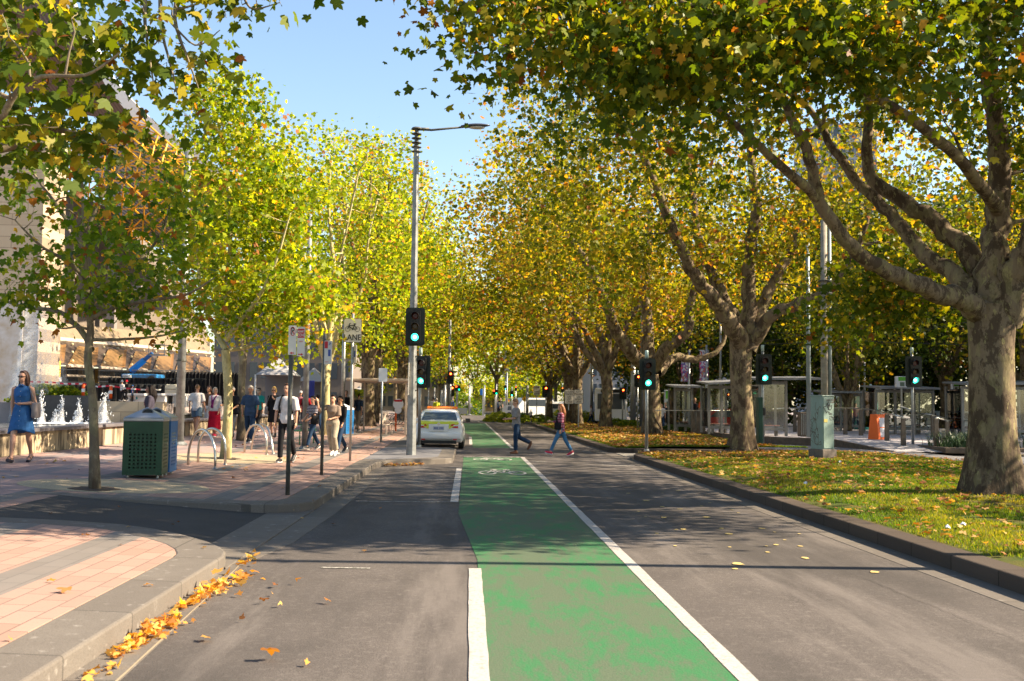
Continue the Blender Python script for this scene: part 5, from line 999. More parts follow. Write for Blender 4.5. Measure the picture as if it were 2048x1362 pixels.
# teal kiosk, green-white stop signs
f = Vector((D(1733, 850, 60).x, 60, .1)); rt = root('teal_kiosk', 'rounded teal kiosk behind the orange notice box', 'kiosk', f); mb = MB(); mb.loft([[(math.cos(2*PI*i/16)*r_*1.0, math.sin(2*PI*i/16)*r_, z) for i in range(16)] for z, r_ in ((0, .75), (1.9, .68), (2.25, .55), (2.3, .2))]); mb.build('shell', mat('kiosk_teal', (.03, .28, .27), .4), rt, smooth=True); MB().box((0, -.72, 1.2), (.35, .06, 1.6)).build('panel', mat('kiosk_panel', (.35, .42, .36), .4), rt)
TG = mat('stop_green', (.10, .36, .03), .5)
def stopsign(label, px, Y, t, b, w_):
    f = Vector((D(px, 806, Y).x, Y, .36)); rt = root('stop_sign', label, 'stop sign', f, group='green and white tram stop signs'); s = Y/F; z1, z0 = YH(px, t, Y)-.36, YH(px, b, Y)-.36; h = z1-z0
    MB().cyl((w_*s*.1, .06, 0), (w_*s*.1, .06, z0), .05, n=8).build('pole', GALV, rt); bx_ = MB().bbox((0, 0, (z0+z1)/2), (w_*s, .22, h), .02).build('sign_box', mat('stop_white', (.62, .62, .66), .5), rt)
    MB().box((w_*s*.08, -.115, z1-h*.22), (w_*s*.78, .01, h*.36)).build('green_band', TG, bx_); MB().box((w_*s*.05, -.115, z0+h*.30), (w_*s*.42, .01, h*.36)).build('route_panel', mat('route_panel', (.10, .14, .10), .4), bx_)
stopsign('green and white stop sign on the shelter roof left of the ramp signal', 1802, 49, 753, 775, 22); stopsign('small green and white stop sign at the left end of the far right roof', 1910, 48, 767, 781, 13); stopsign('small green and white stop sign under the wide shelter roof', 1757, 58, 774, 783, 9)
stopsign('green topped stop board behind the low hedge right of the third trunk', 1334, 62, 780, 824, 11)
# bronze and blue bins on the platform
for lab, px, Y in (('bronze ribbed litter bin beside the worker in orange', 1398, 51.5), ('bronze ribbed litter bin left of the utility cabinet', 1608, 45)):
    f = Vector((D(px, 806, Y).x, Y, .36)); rt = root('ribbed_bin', lab, 'bin', f); MB().bbox((0, 0, .55), (.5, .45, 1.1), .03).build('body', BOL, rt); mb = MB()
    for q in range(6): mb.box((-.2+q*.08, -.235, .55), (.03, .02, .95))
    mb.build('ribs', GALV, rt)
# small white plates on rails
for lab, px, by, Y in (('cream notice plate hung on the ramp rail', 1887, 872, 37.5), ('cream notice plate beside the huge trunk', 1949, 866, 36.5)):
    f = D(px, by, Y); rt = root('rail_notice', lab, 'notice', f); MB().bbox((0, 0, 0), (.17, .02, .52), .005).build('plate', mat('notice_cream', (.30, .27, .23), .6), rt); mb = MB()
    for q in range(6): mb.box((0, -.012, .18-q*.07), (.12, .004, .022))
    mb.build('printed_lines', SBLK, rt)
# banners
def banner(label, px, y0, y1, w_, Y):
    s = Y/F; c = D(px, (y0+y1)/2, Y); rt = root('banner', label, 'banner', c, group='festival banners'); h = (y1-y0)*s; W_ = w_*s; mb = MB(); n = 10; vs = []
    for i in range(n+1): 
        z = h/2-h*i/n; vs += [(-W_/2+.03*math.sin(i), .06*math.sin(i*.8), z), (W_/2+.03*math.sin(i), .06*math.sin(i*.8+1), z)]
    mb.add(vs, [(2*i, 2*i+1, 2*i+3, 2*i+2) for i in range(n)]); mb.build('cloth', BAN, rt); MB().cyl((-W_/2-.05, .05, h/2), (W_/2+.05, .05, h/2), .02, n=6).build('banner_arm', GALV, rt)
g = NB('banner_cloth', .7); sx = g.xyz(); nz = g.noise(2.2, 3, dist=2); col = g.ramp(nz, [(0, (.60, .62, .68)), (.42, (.62, .62, .66)), (.47, (.10, .13, .42)), (.53, (.55, .05, .16)), (.57, (.75, .22, .02)), (.62, (.10, .30, .42)), (.68, (.60, .60, .64)), (1, (.6, .6, .66))], 'CONSTANT'); BAN = g.color(col)
banner('white banner with coloured splashes, left of the two full ones', 1371, 718, 763, 18, 60); banner('white banner with coloured splashes, right of the two full ones', 1408, 700, 762, 18, 60); banner('white banner cut off by the hollow trunk', 1469, 710, 770, 16, 60)
# overhead tram wires
for k, (lab, a, b_) in enumerate((('upper overhead tram wire', (1480, 655), (2000, 690)), ('lower overhead tram wire', (1500, 690), (1960, 640)), ('long overhead tram wire to the twin pole', (1300, 640), (1960, 610)), ('faint overhead tram wire near the banners', (1330, 700), (1700, 650)))):
    A_, B_ = D(*a, 52), D(*b_, 44); pts = [A_.lerp(B_, i/12)-Vector((0, 0, .25*math.sin(PI*i/12))) for i in range(13)]
    tag(MB().tube(pts, [.012]*13, 5).build('overhead_wire', BLACK), lab, 'wire', 'overhead tram wires')
# ================================================================== left: fountain, arts centre, clutter
g = NB('travertine_blocks', .8); bc, bf = g.brick(g.map((1, 1, 1), (R(90), 0, 0)), (.38, .30, .21), (.45, .36, .26), (.22, .17, .12), 1.1, .42, .012); c = g.mix(g.rng(g.noise(1.2, 6), .35, .7, 0, .4), bc, (.36, .27, .19)); g.bump(g.noise(30, 4), .2, .01); M_TRAV = g.color(c)
g = NB('fountain_wall_stone', .85); sx = g.xyz(); n1 = g.noise(2.2, 6, g.map((1, 1, .12)), .7); bc, bf = g.brick(g.map((1, 1, 1), (R(90), 0, R(90))), (.42, .33, .22), (.48, .38, .26), (.20, .15, .10), 1.4, .3, .012)
c = g.mix(g.rng(n1, .47, .56, 0, .85), bc, (.085, .070, .055)); M_FW = g.color(c)  # dark upright streaks are dappled shade painted into the stone colour
M_COPE = mat('coping_stone', (.13, .12, .13), .45, noise=.2, nscale=4)
# basin
rt = root('fountain', 'long stone walled fountain basin with foaming water along the footpath', 'fountain', (-9.8, 24, .45))
MB().box((-.2, 5, .24), (.36, 60, .50)).build('basin_wall', M_FW, rt)
MB().bbox((-.2, 5, .53), (.56, 60.2, .08), .012).build('coping', M_COPE, rt)
MB().box((-9, 9, .24), (.4, 22, .5)).build('basin_wall', M_FW, rt)
g = NB('fountain_water', .06); g.b.inputs['Specular IOR Level'].default_value = .7; n1 = g.noise(3, 5); g.bump(g.noise(9, 4), .6, .05); WATER = g.color(g.mix(g.rng(n1, .5, .66), (.05, .055, .06), (.55, .57, .60)))
MB().box((-4.6, 5, .43), (8.4, 60, .03)).build('water', WATER, rt)
# jets
def foam():
    m = bpy.data.materials.new('water_foam'); m.use_nodes = True; b = m.node_tree.nodes['Principled BSDF']; b.inputs['Base Color'].default_value = (.85, .87, .9, 1); b.inputs['Roughness'].default_value = .3
    b.inputs['Subsurface Weight'].default_value = .25; b.inputs['Subsurface Radius'].default_value = (.05, .05, .05); return m
def spray_mat(lo_=.92, hi_=1.25, amax=.42, zs=.22):
    m = bpy.data.materials.new('falling_spray'); m.use_nodes = True; n = m.node_tree.nodes; l = m.node_tree.links; b = n['Principled BSDF']; b.inputs['Base Color'].default_value = (.80, .82, .86, 1); b.inputs['Roughness'].default_value = .6
    tc = n.new('ShaderNodeTexCoord'); mp = n.new('ShaderNodeMapping'); mp.inputs['Scale'].default_value = (1, 1, zs); l.new(tc.outputs['Object'], mp.inputs[0])
    a = n.new('ShaderNodeTexNoise'); a.inputs['Scale'].default_value = 3.2; a.inputs['Detail'].default_value = 9; a.inputs['Roughness'].default_value = .75; l.new(mp.outputs[0], a.inputs['Vector'])
    c = n.new('ShaderNodeTexNoise'); c.inputs['Scale'].default_value = 60; c.inputs['Detail'].default_value = 2; l.new(tc.outputs['Object'], c.inputs['Vector'])
    k = n.new('ShaderNodeMath'); k.operation = 'ADD'; l.new(a.outputs['Fac'], k.inputs[0]); l.new(c.outputs['Fac'], k.inputs[1]); r = n.new('ShaderNodeMapRange'); r.inputs[1].default_value = lo_; r.inputs[2].default_value = hi_; r.inputs[4].default_value = amax; l.new(k.outputs[0], r.inputs[0]); l.new(r.outputs[0], b.inputs['Alpha']); return m
JSP = spray_mat(.92, 1.22, .62, .5)
FOAM = foam(); GJ = 'foaming water jets in the basin'
def jet(label, px, top, by=846, Y=None, w_=.16, seed=0):
    z0 = .93; f = P(px, by, z0); rd = random.Random(seed); h = YH(px, top, f.y)-z0; rt = root('water_jet', label, 'water jet', f, group=GJ); mb = MB()
    for lay in range(4):
        n = 12; rg_ = []
        for k in range(13):
            t = k/12; r_ = w_*(.28+.17*lay)*(1.12-t)**.7*(1+.12*math.sin(t*9+lay)); rg_.append([(math.cos(2*PI*i/n+lay)*r_*rd.uniform(.8, 1.2)+.02*math.sin(t*6+seed), math.sin(2*PI*i/n+lay)*r_*rd.uniform(.8, 1.2), h*t*(1.0-.10*lay)) for i in range(n)])
        mb.loft(rg_, cap=False)
    sp_ = mb.build('spray_column', JSP, rt, smooth=True); mb = MB()
    for k in range(90):
        t = rd.random()**.9; a = rd.uniform(0, 2*PI); r_ = w_*rd.uniform(.2, 1.25)*(1.15-t*.9); q = rd.uniform(.005, .013); mb.ell((math.cos(a)*r_, math.sin(a)*r_, h*t*1.05), (q, q, q*2.2), nu=5, nv=4)
    tag(mb.build('droplets', FOAM, sp_, smooth=True), kind='stuff'); mb = MB()
    for k in range(26): a = rd.uniform(0, 2*PI); r_ = rd.uniform(0, .34); q = rd.uniform(.02, .07); mb.ell((math.cos(a)*r_, math.sin(a)*r_, -.01), (q*1.6, q*1.6, q*.6), nu=6, nv=5)
    mb.build('foam_pool', FOAM, rt, smooth=True)
for i, (px, top, by) in enumerate(((81, 784, 846), (98, 796, 838), (122, 792, 846), (110, 820, 846), (136, 794, 837), (157, 797, 846), (169, 795, 838), (184, 794, 846), (206, 788, 847), (215, 786, 842), (152, 822, 846))):
    jet(['tallest water jet beside the woman in the blue dress', 'faint rear jet second from the left', 'bright front jet third from the left', 'short splash beside the third jet', 'rear jet left of centre', 'front jet left of the young tree trunk', 'rear jet touching the young tree trunk on its left', 'jet showing at the left edge of the young tree trunk', 'wide jet right of the young tree trunk', 'tall jet farthest right', 'low splash left of the young tree trunk'][i], px, top, by, seed=i, w_=.16 if i != 8 else .26)
# mist wall: big spray against the stone wall at far left
SPR = spray_mat(); f = P(30, 850, .93); rt = root('water_curtain', 'tall white curtain of falling spray at the far left edge behind the woman', 'water jet', (f.x-1.6, f.y+5, .9)); mb = MB(); rd = random.Random(3)
for k in range(7):
    n = 14; vs = []; h = 4.4-.35*k*rd.random(); w_ = .5+.12*k
    for j in range(n+1):
        for i in range(9): u = i/8*2-1; t = j/n; wd = w_*(1.05-.55*t+.05*math.sin(t*9+k)); vs.append((u*wd+rd.uniform(-.03, .03), (k-3)*.13+.12*math.cos(u*2)+rd.uniform(-.02, .02), h*t))
    mb.add(vs, [(j*9+i, j*9+i+1, j*9+10+i, j*9+9+i) for j in range(n) for i in range(8)])
mb.build('spray', SPR, rt, smooth=True)
# big stone wall with a corner at x=75px
Yw = 37.; xr = D(75, 700, Yw).x; zt = YH(40, 235, Yw)
rt = root('stone_wall_building', 'tall pale travertine wall at the far left edge with wet staining', 'building', (xr, Yw, .45)); MB().box((-12, 1, (zt-.45)/2), (24, 2, zt-.45)).build('wall', M_TRAV, rt)
MB().box((-1.3, -.02, 2.6), (1.5, .03, 4.2)).build('wet_stain', mat('lime_stain', (.52, .50, .50), .6, noise=.35, nscale=2, col2=(.40, .32, .24)), rt)
# arts centre: canopy of angled brown panels above dark glass, stone above, big sloping roof edge with gold lattice
SOF = mat('bronze_soffit', (.065, .045, .032), .6, noise=.12, nscale=3); TAN = mat('tan_panel', (.20, .11, .035), .6, noise=.15, nscale=3); LIT = mat('pale_fascia', (.45, .37, .29), .6); DGL = mat('dark_glazing', (.015, .013, .012), .15); WHT = mat('roof_edge_white', (.62, .60, .60), .5, noise=.06)
ba = root('arts_building', 'arts building with tan canopy panels, gold lattice and white sloping roof edge', 'building', (-22, 60, .45))
o_ = Vector((-22, 60, .45))
A0 = D(60, 690, 52); A1 = D(345, 705, 78)
def W(px, py, Y): return tuple(D(px, py, Y)-o_)
def lerp(a, b, t): return tuple(a[i]*(1-t)+b[i]*t for i in range(3))
def yl(px, a, b): return a+(b-a)*(px-60)/(345-60)
# canopy plane: between upper line (dark soffit top) and lower lip
up = [W(60, 676, 58), W(420, 708, 88)]; lo = [W(60, 726, 52), W(420, 748, 80)]
mb = MB(); mb.add([up[0], up[1], lo[1], lo[0]], [(0, 1, 2, 3)]); mb.build('canopy_soffit', SOF, ba)
nn = Vector(up[1])-Vector(up[0]); tn = (Vector(lo[0])-Vector(up[0])); nrm = nn.cross(tn).normalized(); nrm = nrm if nrm.y < 0 else -nrm
for k in range(7):
    t0, t1 = .01+k*.145, .01+k*.145+.10
    a = Vector(lerp(up[0], up[1], t0+.045)); b = Vector(lerp(up[0], up[1], t1+.02)); c_ = Vector(lerp(lo[0], lo[1], t1)); d_ = Vector(lerp(lo[0], lo[1], t0-.01)); a = a.lerp(d_, .22); b = b.lerp(c_, .22)
    o2 = nrm*.06; mb = MB(); mb.add([a+o2, b+o2, c_+o2, d_+o2], [(0, 1, 2, 3)]); pn = mb.build('canopy_panel', TAN, ba)
    e = (c_-b); o3 = nrm*.14; sdv = nn.normalized()*.55; mb = MB(); mb.add([b+o2, b+sdv*.6+o3, c_+sdv*.8+o3, c_+o2], [(0, 1, 2, 3)]); mb.build('panel_return', mat('tan_return', (.24, .12, .04), .6), pn)
    mb = MB(); q = Vector((0, 0, -.12)); mb.tube([d_+q*.2, c_+q*.2], [.10, .10], 6); mb.tube([d_+q*4-nrm*.1, c_+q*4-nrm*.1], [.07, .07], 6); mb.build('panel_lip', LIT, pn)
mb = MB()
for k in range(15):
    for j in (.15, .5, .85):
        if j > .15 and k % 2: continue
        p = Vector(lerp(up[0], up[1], .02+k*.0725)).lerp(Vector(lerp(lo[0], lo[1], .02+k*.0725)), j)+nrm*.05; MB().ell(p, (.09, .05, .09), nu=8, nv=5).build('canopy_downlight', mat('downlight', (.6, .5, .3), .4), ba)
# stone band above canopy, fascia
mb = MB(); a, b = W(60, 640, 60), W(420, 676, 92); mb.add([a, b, up[1], up[0]], [(0, 1, 2, 3)]); mb.build('pale_band', mat('tan_stone', (.20, .15, .095), .8, noise=.15, nscale=3), ba)
mb = MB(); mb.tube([up[0], up[1]], [.22, .22], 4); mb.build('canopy_fascia', LIT, ba)
# dark glass storey below lip
mb = MB(); mb.add([tuple(Vector(lo[0])+Vector((-1.2, 2, 0))), tuple(Vector(lo[1])+Vector((-1.2, 2, 0))), (lo[1][0]-1.2, lo[1][1]+2, 0), (lo[0][0]-1.2, lo[0][1]+2, 0)], [(0, 1, 2, 3)]); mb.build('glazing', DGL, ba)
mb = MB()
for k in range(14):
    p = Vector(lerp(lo[0], lo[1], k/13))+Vector((-1.0, 1.8, 0)); mb.box((p.x, p.y, p.z/2), (.22, .22, p.z))
mb.build('glazing_mullions', mat('gold_mullion', (.30, .20, .07), .5), ba)
MB().box(tuple(Vector(W(100, 757, 55))+Vector((0, 0, 0))), (1.0, .2, 1.9)).build('yellow_poster', mat('lit_yellow_panel', (.75, .45, .02), .5, emit=(.9, .5, .02), es=.35), ba)
# upper mass: stone wall with glazed slope and roof
mb = MB(); mb.add([W(-80, 300, 66), W(230, 420, 76), W(330, 520, 88), W(420, 676, 92), W(60, 640, 61), W(-80, 640, 60)], [(0, 1, 2, 3, 4, 5)]); mb.build('stone_facade', mat('pale_facade', (.15, .12, .095), .8, noise=.12, nscale=2), ba)
mb = MB(); mb.box(W(225, 590, 74), (.6, .6, 8)); mb.box(W(200, 575, 73), (6, .5, .35)); mb.build('facade_recess', mat('facade_grey', (.22, .19, .18), .7), ba)
Yr = 70
e0 = [(60, -140), (140, 0), (185, 90), (225, 165), (262, 210), (300, 248), (345, 285), (390, 315), (440, 350), (500, 400)]
# white edge beam
mb = MB(); ring = []
for (x, y) in e0:
    c_ = Vector(W(x, y, Yr)); ring.append([c_+Vector((0, -.5, .45)), c_+Vector((0, .5, .45)), c_+Vector((-.25, .5, -.45)), c_+Vector((-.25, -.5, -.45))])
mb.loft(ring); mb.build('roof_edge', WHT, ba)
mb = MB(); mb.add([W(60, -140, Yr), W(140, 0, Yr), W(225, 165, Yr), W(300, 250, Yr), W(292, 252, Yr+8), W(170, 230, Yr+10), W(40, 190, Yr+10), W(-150, 120, Yr+10), W(-150, -140, Yr)], [(0, 1, 2, 3, 4, 5, 6, 7, 8)])
g = NB('brown_roof_soffit', .7); wv = g.n.new('ShaderNodeTexWave'); wv.inputs['Scale'].default_value = 1.2; g.l.new(g.map((1, 1, 1), (0, R(30), 0)), wv.inputs['Vector']); g_soff = g.color(g.mix(wv.outputs['Fac'], (.12, .08, .065), (.19, .13, .10)))
mb.build('roof_soffit', g_soff, ba)
g = NB('grey_ribbed_glazing', .4); wv = g.n.new('ShaderNodeTexWave'); wv.inputs['Scale'].default_value = 1.6; g.l.new(g.map((1, 1, 1), (0, R(55), 0)), wv.inputs['Vector']); g_gl = g.color(g.mix(wv.outputs['Fac'], (.12, .12, .13), (.40, .40, .42)))
mb = MB(); mb.add([W(262, 215, Yr+1), W(345, 290, Yr+1), W(440, 355, Yr+1), W(500, 405, Yr+1), W(420, 560, Yr+14), W(240, 440, Yr+8), W(150, 300, Yr+6)], [(0, 1, 2, 3, 4, 5, 6)]); mb.build('ribbed_roof', g_gl, ba)
GOLD = mat('gold_lattice', (.75, .36, .02), .35, .3); rows = []
for r_ in range(9):
    t = r_/8; row = []
    for k in range(11):
        u = k/10; a = Vector((280+u*185, 235+u*150+6*math.sin(u*3)), ); b = Vector((60+u*220, 330+u*190)); p = a.lerp(b, t*.98); dy = 2.2*math.sin(u*PI)*math.sin(t*PI)+1.0
        row.append(Vector(W(p.x, p.y-26*math.sin(PI*t)*(1-.3*u), Yr-1.2+t*4-dy)))
    rows.append(row)
mb = MB()
for r_ in range(9):
    for k in range(11):
        if k < 10: mb.cyl(rows[r_][k], rows[r_][k+1], .07, n=5)
        if r_ < 8:
            mb.cyl(rows[r_][k], rows[r_+1][k], .06, n=5)
            if k < 10: mb.cyl(rows[r_][k], rows[r_+1][k+1], .06, n=5); mb.cyl(rows[r_][k+1], rows[r_+1][k], .045, n=5)
mb.build('gold_lattice', GOLD, ba)
# retaining wall, planter, black draped barrier and fence on the plaza
rt = root('plaza_retaining_wall', 'beige retaining wall at the back of the fountain with dappled light', 'wall', (-14, 33.2, .45)); xw0, xw1 = D(60, 800, 33.2).x, D(330, 800, 33.2).x
MB().box(((xw0+xw1)/2+14, 0, (YH(260, 803, 33.2)-.45)/2), (xw1-xw0, .4, YH(260, 803, 33.2)-.45)).build('wall', M_TRAV, rt)
MB().box((D(108, 800, 33).x+14, -.25, .8), (D(228, 800, 33).x-D(75, 800, 33).x, .12, 1.1)).build('dark_wall_face', mat('dark_wall_stone', (.05, .045, .045), .4, noise=.3, nscale=3), rt)  # dark sheet over the left stretch of the wall
tag(MB().box((-33.2, 45, .9), (44, 22, 1.3)).build('upper_plaza', M_PLAZA), kind='structure')
DRP = mat('black_drape', (.008, .008, .010), .8, noise=.3, nscale=3)
def drape(label, pa, pb, top, bot, Y, waves=40):
    a, b = D(pa, 800, Y).x, D(pb, 800, Y).x; z1, z0 = YH((pa+pb)/2, top, Y), YH((pa+pb)/2, bot, Y); rt = root('black_drape', label, 'barrier', ((a+b)/2, Y, z0), group='black draped barriers on the plaza'); n = waves*2; mb = MB(); vs = []
    for i in range(n+1): x = (a-b)/2+(b-a)*i/n; vs += [(x, .06*math.sin(i*1.7), 0), (x, .06*math.sin(i*1.7+.5), z1-z0)]
    mb.add(vs, [(2*i, 2*i+2, 2*i+3, 2*i+1) for i in range(n)]); mb.build('cloth', DRP, rt); MB().box((0, .1, z1-z0), (b-a, .05, .05)).build('top_rail', GALVD, rt)
drape('long black draped barrier behind the kids in hats', 60, 330, 768, 803, 39); drape('black draped barrier of the stage deck, behind the first', 215, 410, 757, 772, 43); drape('black draped barrier behind the strolling crowd', 330, 480, 745, 800, 47)
def fence(label, pa, pb, top, bot, Y, n):
    a, b = D(pa, 800, Y).x, D(pb, 800, Y).x; z1, z0 = YH(pa, top, Y), YH(pa, bot, Y); rt = root('picket_fence', label, 'fence', (a, Y, z0), group='steel picket fences before the arts building'); mb = MB()
    for i in range(n): mb.box(((b-a)*i/n, 0, (z1-z0)/2), (.02, .02, z1-z0))
    mb.build('pickets', GALVD, rt); MB().box(((b-a)/2, 0, z1-z0), (b-a, .04, .04)).build('top_rail', GALV, rt); MB().box(((b-a)/2, 0, .1), (b-a, .04, .04)).build('bottom_rail', GALV, rt)
fence('steel picket fence left of the young tree trunk', 68, 185, 738, 768, 44, 46); fence('steel picket fence right of the young tree trunk', 195, 255, 741, 768, 44, 26); fence('steel picket fence behind the blue lift', 262, 420, 740, 770, 48, 60)
# bollards with tape
GO = 'orange and white bollards on the plaza'
for lab, px, t, b in (('orange and white bollard left of the young tree', 166, 768, 797), ('orange and white bollard right of the young tree', 221, 772, 800)):
    Y = 34.; f = D(px, b, Y); rt = root('traffic_bollard', lab, 'bollard', f, group=GO); h = YH(px, t, Y)-f.z; MB().tube([(0, 0, 0), (0, 0, h)], [.055, .05], 12).build('tube', mat('hivis_orange', (.85, .10, .01), .5), rt, smooth=True); MB().tube([(0, 0, h*.45), (0, 0, h*.68)], [.058, .057], 12).build('white_band', mat('bright_white', (.8,)*3), rt)
    MB().tube([(0, 0, 0), (0, 0, .04)], [.15, .13], 12).build('base', SBLK, rt)
g = NB('striped_tape', .5); sx = g.xyz(); fr = g.math('FRACT', g.math('MULTIPLY', sx[0], 4)); TAPE = g.color(g.mix(g.math('GREATER_THAN', fr, .5), (.7, .65, .65), (.6, .03, .06)))
pts = [D(60, 765, 34), D(102, 766, 34), D(130, 769, 34), D(166, 769, 34), D(195, 775, 34), D(221, 773, 34), D(250, 778, 34.5), D(290, 781, 35), D(322, 781, 36)]
mb = MB()
for a, b in zip(pts[:-1], pts[1:]): mb.add([a, b, b+Vector((0, 0, .05)), a+Vector((0, 0, .05))], [(0, 1, 2, 3)])
tag(mb.build('barrier_tape', TAPE), 'red and white striped barrier tape strung between the bollards', 'tape')
# planter hedge
def bush(name, label, c, r, n, size, m, seed, cat='shrub', group=None, kind=None, spread=.12, shape=SMALL, droop=-.2, tb=0.):
    rs = np.random.RandomState(seed); q = rs.normal(size=(n, 3)); q /= np.linalg.norm(q, axis=1)[:, None]; q[:, 2] = np.abs(q[:, 2])*1.0-.15
    bumpf = 1+.13*np.sin(q[:, 0]*7+seed)*np.cos(q[:, 1]*6)+.08*np.sin(q[:, 2]*11+q[:, 0]*5)
    p = q*np.array(r)*(rs.uniform(.55, 1, n)**.35*bumpf)[:, None]
    rt = root(name, label, cat, c, group=group); me = leaves_mesh('foliage', p, size, rs, m, shape, np.clip(rs.beta(1.5, 2.5, n)+tb, 0, 1), droop); o = bpy.data.objects.new('foliage', me); COL.objects.link(o); o.parent = rt
    MB().tube([(0, 0, -.1), (0, 0, r[2]*.5)], [.04, .02], 6).build('stem', BKY, rt); return rt
HG = leaf_mat('hedge_leaves', [(0, (.04, .09, .01)), (.4, (.11, .17, .015)), (.75, (.26, .28, .02)), (1, (.42, .36, .03))], .3)
bush('planter_shrub', 'rounded yellow-green shrub mound above the fountain, behind the woman', D(100, 800, 34.5), (1.25, .9, .62), 5200, .10, HG, 5, tb=.1); bush('planter_shrub', 'right end of the clipped shrub mound above the fountain', D(135, 800, 34.3), (.62, .6, .55), 2200, .10, HG, 6, tb=.1)
# blue lift
f = D(278, 757, 50); rt = root('boom_lift', 'blue boom lift parked before the arts building canopy', 'boom lift', f); BL = mat('lift_blue', (.02, .20, .50), .45); s = 50/F
MB().bbox((.2, 0, .10), (1.7, 1.3, .22), .05).build('chassis', BL, rt)
for x in (-.4, .8): MB().cyl((x, -.68, -.1), (x, -.5, -.1), .22, n=16).build('wheel', SBLK, rt)
p0 = Vector((-.4, 0, .35)); p1b = D(305, 706, 50)-f; mb = MB(); mb.tube([p0, p0.lerp(p1b, .62)], [.17, .15], 4); mb.build('lower_boom', BL, rt); mb = MB(); mb.tube([p0.lerp(p1b, .55), p1b], [.11, .10], 4); mb.build('upper_boom', mat('lift_dark_blue', (.02, .10, .28), .5), rt)
mb = MB(); c_ = p1b+Vector((.3, 0, -.1)); mb.box(c_, (.8, .7, .06)); mb.box(c_+Vector((0, -.33, .5)), (.8, .04, .04)); mb.box(c_+Vector((0, .33, .5)), (.8, .04, .04))
for x in (-.38, .38):
    for y in (-.33, .33): mb.box(c_+Vector((x, y, .25)), (.04, .04, .5))
mb.build('basket', GALV, rt)
# white steps, tables and stage bits on the plaza
WC = mat('pale_concrete_block', (.46, .45, .46), .7, noise=.12, nscale=2); WCL = mat('cream_panel', (.55, .52, .42), .6)
for lab, pa, pb, t, b, Y in (('pale concrete bench block behind the woman with curly hair, left of three', 262, 294, 787, 806, 38), ('pale concrete bench block in the middle of three', 300, 328, 787, 806, 38.6), ('pale concrete bench block right of three behind the lamp post', 334, 372, 787, 806, 39)):
    a, b2_ = D(pa, 800, Y), D(pb, 800, Y); z1, z0 = YH(pa, t, Y), YH(pa, b+8, Y); rt = root('concrete_bench', lab, 'bench', ((a.x+b2_.x)/2, Y, z0), group='pale concrete benches on the plaza'); L = b2_.x-a.x
    MB().bbox((0, 0, z1-z0-.04), (L+.15, 1.1, .08), .01).build('slab', WC, rt); MB().box((-L*.42, 0, (z1-z0)/2-.04), (.12, .9, z1-z0-.09)).build('support', WC, rt); MB().box((L*.3, 0, (z1-z0)/2-.04), (.5, .8, z1-z0-.09)).build('support', WC, rt)
for lab, px, t, b, w_, Y in (('cream counter cabinet right behind the curly haired woman', 343, 769, 788, 26, 41), ('small white case on the drapes left of the young tree', 113, 754, 763, 12, 42), ('white equipment case near the blue lift base', 254, 749, 757, 11, 44)):
    c_ = D(px, (t+b)/2, Y); s = Y/F; rt = root('equipment_case', lab, 'case', c_); MB().bbox((0, 0, 0), (w_*s, .5, (b-t)*s), .02).build('shell', WCL if w_ > 20 else mat('bright_white', (.8,)*3), rt); MB().box((0, -.26, 0), (w_*s*.9, .01, .02)).build('seam', GALVD, rt)
# red stage curtain
c_ = D(401, 800, 52); rt = root('red_curtain', 'crimson curtain with a rounded top hung behind the man in the white shirt', 'curtain', (c_.x, 52, .9)); s = 52/F; z1 = YH(401, 744, 52)-.9; mb = MB(); n = 30; vs = []
for i in range(n+1):
    u = i/n; x = (-15+30*u)*s; z = z1*(1-.16*abs(2*u-1)**2.5); vs += [(x, .10*math.sin(i*1.5), 0), (x, .10*math.sin(i*1.5), z)]
mb.add(vs, [(2*i, 2*i+2, 2*i+3, 2*i+1) for i in range(n)]); mb.build('cloth', mat('crimson_cloth', (.42, .008, .06), .8), rt, smooth=True)
# grille rail above the fountain at the right
rt = root('slot_drain_rail', 'low dark metal grille rail running along the fountain behind the bins', 'grille', (-11.0, 36.5, .80)); mb = MB()
for i in range(90): mb.box((.3-i*.0, i*.12-4, .18), (.03, .05, .34))
mb.build('bars', GALVD, rt); MB().box((.3, 1.4, .36), (.10, 11, .05)).build('top_rail', GALV, rt); MB().box((.3, 1.4, .0), (.12, 11, .06)).build('bottom_rail', GALV, rt)
# marquees / white pavilion shapes behind the crowd
for k, (lab, pa, pb, t, b, Y) in enumerate((('white event marquee behind the blonde woman', 520, 592, 700, 800, 62), ('white event marquee farther right behind the red capped pair', 600, 655, 720, 800, 70), ('small white marquee with green edge right of the bicycle lane sign', 705, 732, 756, 800, 75))):
    a, b2_ = D(pa, 800, Y), D(pb, 800, Y); s = Y/F; L = b2_.x-a.x; h = (800-t)*s+.8; rt = root('event_marquee', lab, 'marquee', ((a.x+b2_.x)/2, Y, .45), group='white marquees on the plaza'); e = h*.72
    mb = MB(); mb.add([(-L/2, -1.5, e), (L/2, -1.5, e), (L/2, 1.5, e), (-L/2, 1.5, e), (0, 0, h)], [(0, 1, 4), (1, 2, 4), (2, 3, 4), (3, 0, 4)]); mb.build('roof', mat('marquee_white', (.36, .35, .36), .7), rt)
    mb = MB(); mb.box((0, 1.5, e/2), (L, .03, e)); mb.build('back_wall', mat('marquee_wall', (.22, .22, .24), .7), rt)
    for sx in (-1, 1): MB().box((sx*L/2, -1.5, e/2), (.08, .08, e)).build('post', mat('bright_white', (.8,)*3), rt)
f = D(617, 800, 66); rt = root('blue_banner_stand', 'dark blue panel stand behind the man in the red shirt', 'banner', (f.x, 66, .45)); MB().bbox((0, 0, 1.3), (.75, .1, 2.6), .03).build('panel', mat('panel_blue', (.03, .04, .26), .5), rt); MB().box((0, 0, .05), (.9, .5, .08)).build('base', GALV, rt)
